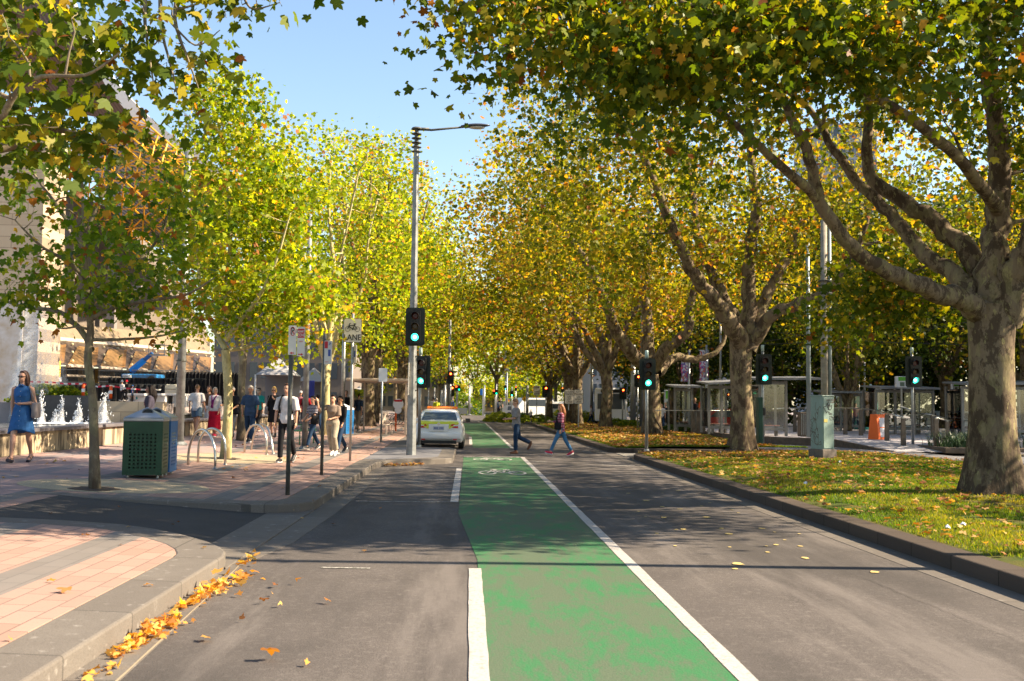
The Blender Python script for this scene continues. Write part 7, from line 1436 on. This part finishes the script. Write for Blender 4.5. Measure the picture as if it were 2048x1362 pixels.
person('grey haired woman in white top, purple scarf and long red skirt', f, ph(428, 777, f), R(170), ((.18, .1), (-.15, .3)), ((.1, .3, .18, 0), (-.1, .25, .18, 0)), (R(30), 0), 0, True, 1.12, SK1, top=(WHC, .78, .88, .026), skirt=(SKR, .22, .06), shoes=(SH_RED, 'sneaker'), hair=('bob', H_GR), extras=ex)
f = foot(462, 881); 
def ex(C): bag(C, (-.20, .12, .95), (.22, .16, .22), BLC, sh=-1)
person('man in black shirt and grey jeans mostly hidden by the sunlit trunk', f, ph(464, 775, f), R(170), ((.32, .1), (-.3, .3)), ((.3, .9, .2, .2), (.5, 1.0, .2, .1)), sk=SK2, top=(BLC, .45, .86, .026), pants=(GYC, .98, .012), shoes=(SH_BR, 'boot'), hair=('short', H_GR), extras=ex)
f = foot(499, 886); person('grey haired man in a loose dark blue short sleeve shirt and dark jeans', f, ph(500, 774, f), R(178), ((.24, .12), (-.2, .25)), ((.05, .2, .22, .05), (.0, .2, .24, .05)), (0, .25), .05, False, 1.05, SK2, top=(NAV, .45, .80, .026), pants=(JEAN, .98, .014), shoes=(SH_BK, 'sneaker'), hair=('short', H_GR))
f = foot(516, 862)
def ex(C): hat(C, BLC, .13, .04)
person('person in teal shirt and dark sun hat walking away behind the man in blue', f, ph(515, 779, f), R(-20), ((.2, .1), (-.2, .3)), sk=SK2, top=(TEAL, .45, .84, .04), pants=(BLC, .98, .014), shoes=(SH_BR, 'sneaker'), hair=('short', H_GR), build=1.1, extras=ex)
f = foot(546, 876)
def ex(C): sunglasses(C); bag(C, (.24, .02, .92), (.12, .26, .28), GYC, sh=1)
person('blonde woman in sunglasses, black cardigan and black skirt, hand at her chin', f, ph(549, 776, f), R(175), ((.16, .1), (-.15, .2)), ((.5, 2.0, .1, .5), (.0, .15, .12, 0)), (0, .15), 0, True, 1.0, SK1, top=(BLC, .95, .84, .022), skirt=(BLC, .50, .03), shoes=(SH_BK, 'boot'), hair=('bob', H_BLO), extras=ex)
# teen in white tee behind the dark sign pole
f = foot(571, 925)
def ex(C): backpack(C, BLC, True)
person('youth in a loose white t-shirt and black trousers walking behind the permit zone pole', f, ph(580, 770, f), R(172), ((-.10, .55), (.16, .10)), ((-.05, .12, .16, .02), (.05, .25, .20, .0)), (R(-5), .05), 0, False, .90, SK1, .009, top=(WHC, .46, .84, .026), pants=(BLC, .98, .010), shoes=(SH_BK, 'sneaker'), hair=('short', H_BR), extras=ex)
f = foot(600, 856); f = Vector((D(600, 850, 50).x, 50, zl(-8)))
def ex(C): hat(C, WHC, cap=True); sunglasses(C)
person('person in pink shirt and white cap behind the red shirted man', f, ph(599, 783, f), R(180), sk=SK1, top=(PINK, .42, .86), pants=(GYC, .98, .014), shoes=(SH_WH, 'sneaker'), hair=('short', H_BR), extras=ex)
f = foot(610, 866)
def ex(C): hat(C, BLC, cap=True); sunglasses(C); backpack(C, BLC, True); mb = MB(); mb.bbox(C['X']((0, .150, 1.25)), (.16, .01, .05), .003); mb.build('white_print', WHC, C['body'])
person('man in maroon t-shirt and black cap with black backpack straps', f, ph(611, 785, f), R(176), ((.1, .05), (-.1, .1)), ((.2, .6, .2, .2), (.2, .5, .15, .2)), sk=SK1, top=(MAR, .45, .86, .03), pants=(BLC, .98, .016), shoes=(SH_BK, 'sneaker'), hair=('short', H_BK), build=1.08, extras=ex)
f = foot(624, 900)
def ex(C): bag(C, (-.18, .06, .98), (.14, .30, .30), BLC, sh=1)
person('woman in navy top with thin white stripes, jeans and black bag, striding left', f, ph(627, 793, f), R(140), ((.42, .12), (-.36, .22)), ((.3, .7, .12, .2), (.2, .8, .1, .2)), (R(10), .1), 0, True, 1.0, SK1, .010, top=(STR, .42, .86, .018), pants=(JEAN, .97, .008), shoes=(SH_BK, 'sneaker'), hair=('short', H_BK), extras=ex)
f = foot(634, 872); person('dark haired person half hidden behind the striped-top woman', f, ph(636, 790, f), R(30), sk=SK2, female=True, top=(BLC, .4, .86), pants=(JEAN, .98, .012), shoes=(SH_BK, 'sneaker'), hair=('short', H_BK))
f = foot(664, 912); person('woman in mocha t-shirt and wide khaki trousers, hand raised to her hair', f, ph(665, 792, f), R(168), ((.36, .85), (-.30, .12)), ((.15, 1.05, .12, .75), (.9, 2.1, .9, -.1)), (R(4), .05), 0, True, 1.08, SK1, .010, top=(MOC, .46, .86, .024), pants=(KHA, .96, .030), shoes=(SH_WH, 'sneaker'), hair=('short', H_BK))
f = foot(679, 906); person('person in dark jeans behind the woman in khaki', f, ph(676, 792, f), R(150), ((.35, .1), (-.4, .3)), sk=SK2, female=False, top=(BLC, .9, .86), pants=(JEAN, .98, .010), shoes=(SH_BK, 'sneaker'), hair=('short', H_BK))
# further walkers
W_ = [('walker in a black top beyond the lamp pole left of the bicycle lane sign', 692, 48, 782, R(180), BLC, JEAN, H_BR), ('walker with dark hair right of the bicycle lane sign pole', 684, 60, 783, R(180), BLC, BLC, H_BK), ('person in navy and beige shorts by the pale shelter', 716, 48, 788, R(-20), NAV, KHA, H_BK), ('walker in pink beside the person in navy', 709, 56, 788, R(180), PINK, JEAN, H_BR)]
for lab, px, Y, top, rz, a, b, hr in W_:
    f = Vector((D(px, 806, Y).x, Y, zl(D(px, 806, Y).x))); person(lab, f, ph(px, top, f), rz, vx=.016, top=(a, .45, .86), pants=(b, .98, .014), shoes=(SH_BK, 'sneaker'), hair=('short', hr))
# pair crossing the road
f = P(1032, 907, 0)
def ex(C):
    w_ = C['A'][0][2]+C['A'][0][3]*.10; MB().bbox(C['X'](w_+Vector((0, .02, .03))), (.075, .14, .012), .003).build('phone', SBLK, C['body'])
    R_ = C['rings'](1.02, 1.34, .024); n = len(R_[0]); idx = [3, 4, 5, 6, 7]; mb = MB(); vs = [r[i] for r in R_ for i in idx]; k = len(idx); mb.add(vs, [(a*k+j, a*k+j+1, (a+1)*k+j+1, (a+1)*k+j) for a in range(len(R_)-1) for j in range(k-1)]); mb.build('blue_print', mat('shirt_print_blue', (.03, .14, .24), .8, col2=(.12, .15, .08), nscale=5), C['body'])
person('man in grey t-shirt and dark jeans crossing the road with a phone', f, ph(1028, 799, f), R(100), ((.10, .12), (-.30, .85)), ((.35, 1.15, .06, .05), (-.10, .22, .12, 0)), (R(-12), .30), .03, False, 1.02, SK1, .009, top=(cloth('tshirt_grey', (.22, .21, .21)), .45, .80, .026), pants=(JEAN, .96, .016), shoes=(SH_BR, 'boot'), hair=('short', H_LB), extras=ex)
f = P(1122, 912, 0)
def ex(C):
    MB().bbox(C['X']((-.20, .10, 1.0)), (.10, .24, .24), .03).build('handbag', BLC, C['body'], smooth=True)
    X = C['X']; mb = MB(); mb.loft([[X((x, y, z)) for x, y in ((-.10, .125+k), (.10, .125+k), (.10, .160+k), (-.10, .160+k))] for z, k in ((.93, -.01), (1.1, -.005), (1.26, .012), (1.40, -.03))]); mb.build('black_top', BLC, C['body'])
person('long haired auburn woman in plaid shirt, light blue jeans and red shoes crossing the road', f, ph(1130, 809, f), R(82), ((.46, .06), (-.36, .18)), ((-.15, .35, .14, 0), (.35, 1.3, .1, .1)), (R(-8), .0), .02, True, .95, SK1, .009, top=(PLAID, .88, .80, .022), pants=(JEANB, .96, .006), shoes=(SH_RED, 'sneaker'), hair=('xlong', H_AUB), extras=ex)
# small far figures
GFR = 'distant people'
def far(lab, px, Y, top, z, rz, a, b, hr=H_BR, sh=.98, hgt=None, sk=SK1, hatm=None, female=False, capm=None):
    f = Vector((D(px, 806, Y).x, Y, z)); h = hgt or ph(px, top, f)
    ex = (lambda C: hat(C, hatm, .15)) if hatm else ((lambda C: hat(C, capm, cap=True)) if capm else None)
    return person(lab, f, h, rz, vx=.018, sk=sk, female=female, top=(a, .45, .86), pants=(b, sh, .014), shoes=(SH_BK, 'sneaker'), hair=('short', hr), extras=ex)
far('small child in white top and dark shorts standing on the kerb beyond the crossing man', 1062, 84, 819, .16, R(150), WHC, BLC, sh=.3, hr=H_BLO)
far('small woman in a pale top crossing the lane right of the dark trunk', 1182, 82, 811, .06, R(-100), WHC, JEAN, female=True)
far('worker in an orange vest at the tram stop counter', 1407, 52, 792, .36, R(20), mat('vest_orange', (.80, .10, .01), .6), BLC, hr=H_BK)
far('person in black beside the worker in orange', 1390, 54, 797, .36, R(180), BLC, BLC, hr=H_BLO)
far('waiting person in white left of the small tram shelter', 1323, 58, 808, .2, R(180), WHC, JEAN); far('blonde person waiting left of the small tram shelter', 1331, 59, 806, .2, R(180), BLC, BLC, hr=H_BLO); far('person in pink top waiting at the small tram shelter', 1345, 60, 809, .2, R(180), PINK, JEAN)
far('person waving in blue and red clothes right behind the taxi roof', 905, 90, 796, .1, R(-90), cloth('cloth_cobalt', (.06, .12, .5)), JEAN); far('person in a yellow-green vest behind the taxi roof', 873, 86, 797, .1, R(10), mat('vest_lime', (.55, .62, .02), .6), JEAN, hr=H_GR); far('person in white behind the taxi roof', 867, 88, 795, .1, R(10), WHC, JEAN)
far('person in black walking at the far kerb left of the road end', 934, 150, 799, .1, R(180), WHC, BLC); far('person at the far crossing beneath the square signal', 996, 125, 799, .1, R(180), NAV, BLC); far('person in black at the far crossing', 1001, 125, 796, .1, R(180), BLC, BLC)
GP_ = 'people behind the shelter glass'
for k, (px, Y, t, a) in enumerate(((1672, 58, 806, WHC), (1681, 59, 807, BLC), (1697, 58, 808, mat('vest_lime', (.55, .62, .02))), (1711, 59, 807, PINK), (1640, 57, 808, PUR), (1908, 52, 808, BLC), (1914, 53, 809, PINK))):
    far(['person in white seen through the low shelter behind the cabinet', 'person in black seen through the low shelter behind the cabinet', 'person in lime vest seen through the low shelter', 'person in pink at the right end of the low shelter', 'person in purple left of the low shelter', 'dark clothed person behind the ramp rail', 'person in pink behind the ramp rail'][k], px, Y, t, .36, R(150+k*10), a, JEAN)
# kids on the upper plaza
zp = 1.55
for lab, px, Y, top, a, b, hm_, cp, hr in (('child with floppy white sun hat and white top on the upper plaza', 243, 36, 762, WHC, BLC, WHC, None, H_BR), ('person with red sun hat and black clothes on the upper plaza', 252, 36.3, 762, BLC, BLC, cloth('hat_red', (.6, .01, .03)), None, H_BK), ('small child in blue with a blue cap on the upper plaza', 264, 35.5, 771, cloth('cloth_royal', (.02, .09, .30)), SHB, None, cloth('cap_blue', (.03, .16, .45)), H_BR), ('toddler with a red cap sitting low on the upper plaza', 273, 35.2, 784, WHC, TEAL, None, cloth('cap_red', (.4, .01, .03)), H_BR)):
    z = YH(px, 802 if px < 270 else 806, Y); far(lab, px, Y, top, z, R(-60) if px > 260 else R(160), a, b, hr, hatm=hm_, capm=cp, sh=.98 if px < 260 else .4)
tag(MB().box((-12.7, 36.2, .95), (3.2, 2.6, .98)).build('upper_step', M_PLAZA), kind='structure')
# ================================================================== taxi
f = P(878, 894, 0); ty = 36.6; x0 = (D(832, 850, ty).x+D(925, 850, ty).x)/2-.02
rt = root('taxi', 'white taxi with lime yellow boot lid and orange roof sign beyond the kerb island', 'car', (x0, ty, .0), R(-.5)); WB = mat('taxi_white', (.78, .77, .76), .25, coat=.6); YL = mat('taxi_lime', (.62, .62, .01), .3, coat=.5); RL = mat('tail_red', (.55, .01, .02), .2); BLK = mat('tyre_rubber', (.02, .02, .02), .8); CARG = mat('car_glass', (.035, .045, .040), .05, spec=.8)
hw = .905
def cring(y, w_, zb, zt, cr=.10):
    P_ = [(w_*.90, zb), (w_*.985, zb+.10), (w_, .52), (w_*.985, .72), (w_*.955, zt-.14), (w_*.90, zt-.05), (w_*.72, zt), (w_*.35, zt+.015)]; R_ = [(x, y, z) for x, z in P_]+[(-x, y, z) for x, z in P_[::-1]]; return R_
st = [(0.0, hw*.86, .38, .93), (.04, hw*.94, .31, .985), (.12, hw*.98, .27, 1.01), (.45, hw, .24, 1.03), (.95, hw, .22, 1.04), (1.8, hw, .20, 1.02), (2.9, hw, .20, .99), (3.7, hw, .22, .96), (4.2, hw*.98, .24, .88), (4.6, hw*.93, .26, .78), (4.8, hw*.80, .32, .66)]
mb = MB(); mb.loft([cring(*a) for a in st]); bd = mb.build('body', WB, rt, smooth=True); es = bd.modifiers.new('edge_split', 'EDGE_SPLIT'); es.split_angle = R(38)
def gring(z, w_, y0, y1):
    c = .16; return [(w_-c*.3, y0+.02, z), (w_, y0+c, z), (w_, y1-c, z), (w_-c*.6, y1, z), (-w_+c*.6, y1, z), (-w_, y1-c, z), (-w_, y0+c, z), (-w_+c*.3, y0+.02, z), (-w_*.4, y0-.015, z), (w_*.4, y0-.015, z)]
GRS = [(.99, .83, .62, 3.80), (1.10, .795, .76, 3.52), (1.24, .735, .99, 3.18), (1.36, .675, 1.22, 2.88), (1.42, .62, 1.42, 2.70), (1.455, .50, 1.70, 2.50), (1.465, .25, 1.95, 2.3)]
mb = MB(); mb.loft([gring(*a) for a in GRS]); cb = mb.build('cabin', WB, rt, smooth=True); es = cb.modifiers.new('edge_split', 'EDGE_SPLIT'); es.split_angle = R(40)
def gy(z, k): return float(np.interp(z, [a[0] for a in GRS], [a[k] for a in GRS]))
mb = MB(); vs = []
for z in (1.07, 1.2, 1.34):
    for u in (-.86, -.45, 0, .45, .86): vs.append((u*gy(z, 1)*.96, gy(z, 2)-.028-(0 if abs(u) > .5 else .0), z))
mb.add(vs, [(a*5+j, a*5+j+1, a*5+6+j, a*5+5+j) for a in range(2) for j in range(4)]); mb.build('rear_window', CARG, rt, smooth=True)
for sx in (-1, 1):
    mb = MB(); vs = []
    for z in (1.08, 1.34):
        for t in (.18, .5, .82): vs.append((sx*(gy(z, 1)+.008), gy(z, 2)*(1-t)+gy(z, 3)*t, z))
    mb.add(vs, [(0, 1, 4, 3), (1, 2, 5, 4)]); mb.build('side_window', CARG, rt)
    for y in (.95, 3.85): 
        wl = MB().tube([(sx*(hw-.20), y, .325), (sx*(hw-.02), y, .325), (sx*(hw+.0), y, .325)], [.325, .325, .29], 24).build('wheel', BLK, rt); MB().cyl((sx*(hw-.01), y, .325), (sx*(hw+.012), y, .325), .20, n=20).build('rim', GALV, wl)
    mb = MB().bbox((sx*(hw+.12), 3.0, 1.02), (.20, .10, .14), .03); mb.build('door_mirror', SBLK if sx > 0 else WB, rt)
    mb = MB(); a, b = sx*.40, sx*.80
    mb.add([(a, -.012, .80), (sx*.70, -.004, .78), (b, .06, .80), (sx*.845, .16, .86), (sx*.83, .14, .93), (sx*.66, .0, .935), (sx*.47, -.012, .92)], [(0, 1, 2, 3, 4, 5, 6)]); mb.v = [(x, y-.012, z) for x, y, z in mb.v]; tl_ = mb.build('tail_light', RL, rt); MB().box((sx*.62, -.028, .875), (.16, .01, .035)).build('clear_lens', mat('bright_white', (.8,)*3), tl_)
mb = MB(); mb.add([(-.74, -.006, .94), (.74, -.006, .94), (.66, -.010, .90), (.42, -.022, .76), (-.42, -.022, .76), (-.66, -.010, .90), (.70, .05, 1.006), (-.70, .05, 1.006), (.70, .30, 1.042), (-.70, .30, 1.042)], [(0, 1, 2, 3, 4, 5), (0, 1, 6, 7), (7, 6, 8, 9)]); mb.v = [(x, y-.008, z+.004) for x, y, z in mb.v]; bl = mb.build('boot_lid', YL, rt)
MB().bbox((0, -.036, .79), (.72, .02, .26), .008).build('plate_recess', WB, rt); np_ = MB().bbox((0, -.05, .775), (.40, .012, .13), .004).build('number_plate', mat('plate_grey', (.42, .44, .50), .5), rt)
mb = MB()
for k in range(7): 
    if k != 3: mb.box((-.15+k*.05, -.058, .775), (.026, .003, .075))
mb.build('plate_digits', SBLUE, np_)
MB().tube([(0, -.045, .93), (0, -.055, .93)], [.055, .05], 20).build('badge', STEEL, rt)
MB().bbox((0, .0, .50), (1.66, .14, .26), .05).build('bumper', WB, rt, smooth=True); MB().box((0, .2, .27), (1.3, .5, .12)).build('underbody', SBLK, rt); MB().cyl((.52, -.03, .285), (.52, .2, .285), .04, n=12).build('exhaust', SBLK, rt); MB().box((-.55, -.074, .37), (.14, .01, .04)).build('reflector', RL, rt); MB().box((.6, -.074, .37), (.14, .01, .04)).build('reflector', RL, rt)
rsn = MB().bbox((.05, 2.0, 1.515), (1.16, .34, .09), .03).build('roof_sign', mat('taxi_orange', (.85, .20, .01), .35), rt); MB().box((.05, 1.82, 1.515), (.8, .01, .045)).build('sign_panel', mat('taxi_orange_pale', (.85, .42, .10), .4), rsn)
# ================================================================== grass blades and fallen leaves
rs = np.random.RandomState(77)
def blades(name, n, xf, y0, y1, hmin, hmax, m, wd=.006, pw=1.6):
    y = y0+(y1-y0)*rs.uniform(0, 1, n)**pw; lo_x = np.array([xf(v)[0] for v in y])+.03; hi_x = np.array([min(xf(v)[1], 3.0+v*.62) for v in y]); x = lo_x+(hi_x-lo_x)*rs.uniform(0, 1, n)
    z = np.array([gz(a, b) for a, b in zip(x, y)])-.01
    bare = np.sin(x*2.3+1)*np.sin(y*1.1)+.5*np.sin(x*5.1+y*3.3); kp = bare > -.75+rs.uniform(-.3, .3, n)*1.2; kp &= ~((x < 5.95) & (rs.uniform(0, 1, n) < .4)); x, y, z = x[kp], y[kp], z[kp]; n = len(x)
    a = rs.uniform(0, 2*PI, n); h = rs.uniform(hmin, hmax, n); w_ = wd*(1+y/18); ld = rs.uniform(.1, .9, n)*h; dx, dy = np.cos(a)*ld, np.sin(a)*ld; b = rs.uniform(0, 2*PI, n)
    V = np.zeros((n, 3, 3)); V[:, 0] = np.stack([x-np.cos(b)*w_, y-np.sin(b)*w_, z], 1); V[:, 1] = np.stack([x+np.cos(b)*w_, y+np.sin(b)*w_, z], 1); V[:, 2] = np.stack([x+dx, y+dy, z+h], 1)
    me = bpy.data.meshes.new(name); me.vertices.add(n*3); me.vertices.foreach_set('co', V.reshape(-1).astype(np.float32)); me.loops.add(n*3); me.loops.foreach_set('vertex_index', np.arange(n*3, dtype=np.int32)); me.polygons.add(n)
    me.polygons.foreach_set('loop_start', np.arange(0, n*3, 3, dtype=np.int32)); me.polygons.foreach_set('loop_total', np.full(n, 3, dtype=np.int32))
    t = np.clip(.5+.22*np.sin(x*1.1+2)*np.sin(y*.7)+.15*np.sin(x*3.1)+rs.normal(0, .15, n), 0, 1); at = me.attributes.new('tint', 'FLOAT', 'FACE'); at.data.foreach_set('value', t.astype(np.float32)); me.materials.append(m); me.update(calc_edges=True)
    o = bpy.data.objects.new(name, me); COL.objects.link(o); return o
GM = leaf_mat('grass_blades', [(0, (.045, .105, .010)), (.4, (.085, .15, .014)), (.7, (.19, .20, .025)), (1, (.34, .26, .06))], .35, .6)
tag(blades('lawn_grass', 210000, XA, 8.5, 32.1, .022, .06, GM), 'short green grass of the near median lawn', 'grass', kind='stuff'); tag(blades('lawn_grass', 60000, XB, 35.5, 78, .03, .07, GM, .010), 'short yellowish grass of the farther median lawn', 'grass', kind='stuff')
DL = leaf_mat('dry_fallen_leaves', [(0, (.16, .055, .02)), (.35, (.27, .115, .04)), (.65, (.38, .20, .075)), (.88, (.46, .29, .12)), (1, (.48, .36, .10))], .25, .6)
def flat_leaves(name, pos, size, seed, m=DL, curl=1.0, parent=None, tint=None):
    r_ = np.random.RandomState(seed); me = leaves_mesh(name, np.zeros((len(pos), 3)), size, r_, m, STAR, tint, 0., .35)
    n = len(pos); k = len(STAR); co = np.zeros(n*k*3, np.float32); me.vertices.foreach_get('co', co); co = co.reshape(n, k, 3)
    an = r_.uniform(0, PI, n)[:, None]; u = co[:, :, 0]*np.cos(an)+co[:, :, 1]*np.sin(an); v = -co[:, :, 0]*np.sin(an)+co[:, :, 1]*np.cos(an); fl_ = r_.uniform(.25, 1.0, n)[:, None]*min(1.3, curl)
    co[:, :, 2] = co[:, :, 2]*.25*curl+np.abs(u)**1.4/size**.4*.85*fl_*np.sign(r_.uniform(-.4, 1, n))[:, None]+v*r_.uniform(-.12, .12, n)[:, None]*curl; co[:, :, 0] -= u*np.cos(an)*.40*fl_; co[:, :, 1] -= u*np.sin(an)*.40*fl_
    zmin = co[:, :, 2].min(axis=1); co[:, :, 2] -= zmin[:, None]-.003; co += np.array(pos)[:, None, :]; me.vertices.foreach_set('co', co.reshape(-1)); me.update(); o = bpy.data.objects.new(name, me); COL.objects.link(o); return o
# litter on the lawn: dense beyond y=24 near the kerb, thinner close by
n = 3400; y = 9+rs.uniform(0, 1, n)**.55*23; x = 5.5+(np.minimum(14, 3+y*.6)-5.5)*rs.uniform(0, 1, n)**1.1
pos = [(a, b, gz(a, b)+.02) for a, b in zip(x, y)]; tag(flat_leaves('leaf_litter', pos, .13, 5), 'scattered dry brown leaves on the near lawn', 'leaf litter', kind='stuff')
n = 6500; y = 35.6+rs.uniform(0, 1, n)**1.2*40; x = 5.4+5.8*rs.uniform(0, 1, n)**1.0; pos = [(a, b, gz(a, b)+.03) for a, b in zip(x, y)]; tag(flat_leaves('leaf_litter', pos, .17, 6), 'dense carpet of dry leaves on the farther lawn', 'leaf litter', kind='stuff')
n = 520; y = rs.uniform(28.5, 32.1, n); x = 5.4+4.5*rs.uniform(0, 1, n); pos = [(a, b, gz(a, b)+.02) for a, b in zip(x, y)]; tag(flat_leaves('leaf_litter', pos, .15, 7), 'dry leaves gathered at the end of the near lawn', 'leaf litter', kind='stuff')
# drift against the left kerb
pos = []
for (x0, y0, x1, y1, k, sp, hh) in ((-2.33, 6.75, -2.30, 7.35, 26, .055, .07), (-2.31, 7.35, -2.27, 7.9, 34, .085, .09), (-2.34, 8.05, -2.33, 8.5, 10, .03, .03), (-2.33, 8.45, -2.29, 9.3, 34, .075, .09), (-2.27, 9.0, -2.20, 9.8, 24, .08, .06), (-2.36, 9.9, -2.34, 11.2, 9, .05, .02), (-2.33, 6.2, -2.25, 6.6, 6, .05, .03)):
    for _ in range(int(k*2.1)): t = rs.uniform(); q = abs(rs.normal(0, sp)); pos.append((x0+(x1-x0)*t+q, y0+(y1-y0)*t+rs.normal(0, .04), rs.uniform(0, hh)*math.exp(-q*9)*.8))
PILE = leaf_mat('gutter_leaf_pile', [(0, (.26, .10, .03)), (.35, (.48, .22, .05)), (.75, (.60, .34, .08)), (1, (.64, .44, .13))], .35, .55)
tag(flat_leaves('leaf_pile', pos, .105, 9, PILE, 1.7), 'golden curled leaves drifted along the gutter of the left kerb', 'leaf litter', kind='stuff')
pos = [(-2.05+1.5*rs.uniform(), 26.62+.95*0+rs.uniform(0, .12)+.0, 0) for _ in range(3)]; pos = []
for _ in range(90): t = rs.uniform(); pos.append((-2.2+1.0*t, 26.62+.95*t*.86+rs.uniform(-.22, -.02)+.08, rs.uniform(0, .06)))
tag(flat_leaves('leaf_pile', pos, .13, 10), 'brown leaves caught at the foot of the kerb island', 'leaf litter', kind='stuff')
n = 900; y = rs.uniform(15, 60, n); x = -2.9-6.5*rs.uniform(0, 1, n); pos = [(a, b, zl(a)+.004) for a, b in zip(x, y) if not (b < 17.5 and a > -7)]; pos = pos[:260]; tag(flat_leaves('leaf_litter', pos, .11, 11), 'few dry leaves scattered over the left footpath', 'leaf litter', kind='stuff')
# single leaves that can be told apart on the near road and paving
single = [(482, 1242), (415, 1281), (546, 1190), (524, 1206), (592, 1168), (476, 1193), (449, 1188), (486, 1145), (502, 1108), (502, 1131), (615, 1331), (652, 1206), (730, 1104), (670, 1050), (604, 1038), (587, 1022), (627, 1003), (300, 1173), (137, 1186), (100, 1166), (24, 1283), (242, 1091), (408, 1097), (166, 1073), (258, 1055), (355, 1047), (98, 1030), (240, 1017), (350, 1052), (772, 989), (760, 1018), (560, 1214), (640, 975), (395, 1012), (448, 1010), (508, 1148), (551, 1174), (540, 1320), (430, 1150), (410, 1170)]
SG = {}
for i, (px, py) in enumerate(single):
    p = P(px, py, .01)
    if p.x < -2.42:
        p = PL(px, py)
        if -5.95 < p.x < -2.95 and dr_lo(p.x) < p.y < dr_hi(p.x): p = P(px, py, ZD(p.x, 0))
    r_ = np.random.RandomState(100+i); me = flat_leaves('fallen_leaf', [(0, 0, 0)], (.085+.05*r_.uniform()), 200+i, PILE if py > 1120 and i % 3 else DL, 1.2, tint=np.array([r_.uniform()]))
    me.location = (p.x, p.y, p.z+.006)
    where = 'on the salmon paving near the camera' if p.x < -2.9 and p.y < 11.5 else 'on the dark driveway' if p.x < -2.95 and p.y < 15 else 'on the paving beyond the driveway' if p.x < -2.4 else 'in the left gutter strip' if p.x < -2.0 else 'on the sunlit left lane' if p.y < 10.4 else 'on the shaded left lane'
    SG.setdefault(where, []).append(me)
ORD = ['nearest', 'second nearest', 'third nearest', 'fourth nearest', 'fifth nearest', 'sixth nearest', 'seventh nearest', 'eighth nearest', 'ninth nearest', 'tenth nearest', 'eleventh nearest', 'twelfth nearest', 'thirteenth nearest', 'fourteenth nearest']
for wv, L in SG.items():
    for k, o in enumerate(sorted(L, key=lambda o: o.location.y)): tag(o, 'single dry leaf '+wv+', '+ORD[min(k, 13)]+' of those there', 'leaf', 'single fallen leaves '+wv)
# flat yellow paint flecks and specks on the right lane
mb = MB(); r_ = random.Random(12)
for _ in range(34):
    x = r_.uniform(2.5, 4.6); y = r_.uniform(9.5, 20); q = r_.uniform(.02, .07); pts = [(x+math.cos(a)*q*r_.uniform(.6, 1.2), y+math.sin(a)*q*1.3*r_.uniform(.6, 1.2), .008) for a in [2*PI*i/7 for i in range(7)]]; mb.add(pts, [tuple(range(7))])
tag(mb.build('flattened_leaves', mat('crushed_leaf', (.50, .38, .14), .8, noise=.3, nscale=20)), 'flattened yellow leaf scraps on the right lane', 'leaf litter', kind='stuff')
for i, (px, py) in enumerate(((1925, 1049), (1680, 927), (1440, 905), (1895, 1052), (1612, 968))):
    p = P(px, py, .25); c_ = MB(); r_ = random.Random(i); q = .04; c_.add([(q*math.cos(a)*r_.uniform(.6, 1.3), q*.7*math.sin(a), r_.uniform(0, .05)) for a in [2*PI*k/8 for k in range(8)]]+[(0, 0, .06)], [(k, (k+1) % 8, 8) for k in range(8)]); o = c_.build('paper_scrap', mat('paper_white', (.62, .62, .70)), loc=(p.x, p.y, gz(p.x, p.y)+.03)); tag(o, ['white paper scrap low on the lawn nearest the huge trunk', 'white paper scrap by the utility cabinet plinth', 'white paper scrap near the end of the near lawn', 'small pale scrap beside the nearest paper scrap', 'pale scrap on the lawn below the utility cabinet'][i], 'litter', 'paper scraps on the lawn')
# crack in the right lane
mb = MB(); r_ = random.Random(2); a = P(1725, 1155, .006); b = P(2020, 1275, .006); pts = []; n = 34
for i in range(n+1): t = i/n; p = a.lerp(b, t); pts.append((p.x+r_.uniform(-.03, .03), p.y+.015*math.sin(t*17)+r_.uniform(-.02, .02)))
L = [(x-.0025, y-.0025, .0065) for x, y in pts]; R2 = [(x+.0025, y+.0025, .0065) for x, y in pts]; mb.add(L+R2, [(i, i+1, n+2+i, n+1+i) for i in range(n)]); tag(mb.build('road_crack', SBLK), kind='structure')
# pole just outside the frame at the right whose long shadow crosses the road
f = Vector((9.9, 10.25, .2)); rt = root('lamp_post', 'grey lamp post standing on the lawn just outside the right edge', 'pole', f); MB().tube([(0, 0, 0), (0, 0, 9.0)], [.11, .075], 12).build('pole', GALV, rt, smooth=True); MB().tube([(0, 0, 0), (0, 0, .1)], [.2, .13], 12).build('base_collar', GALV, rt)
# ================================================================== finish: apply remesh modifiers
if REM:
    for o, vx, sm in REM:
        m = o.modifiers.new('remesh', 'REMESH'); m.mode = 'VOXEL'; m.voxel_size = vx; m.use_smooth_shade = True
        if sm: k = o.modifiers.new('smooth', 'SMOOTH'); k.factor = .5; k.iterations = sm
    bpy.context.view_layer.update(); dg = bpy.context.evaluated_depsgraph_get()
    for o, vx, sm in REM:
        me = bpy.data.meshes.new_from_object(o.evaluated_get(dg)); o.modifiers.clear(); old = o.data; me.name = old.name; o.data = me
        me.polygons.foreach_set('use_smooth', [True]*len(me.polygons))
bpy.context.view_layer.update()
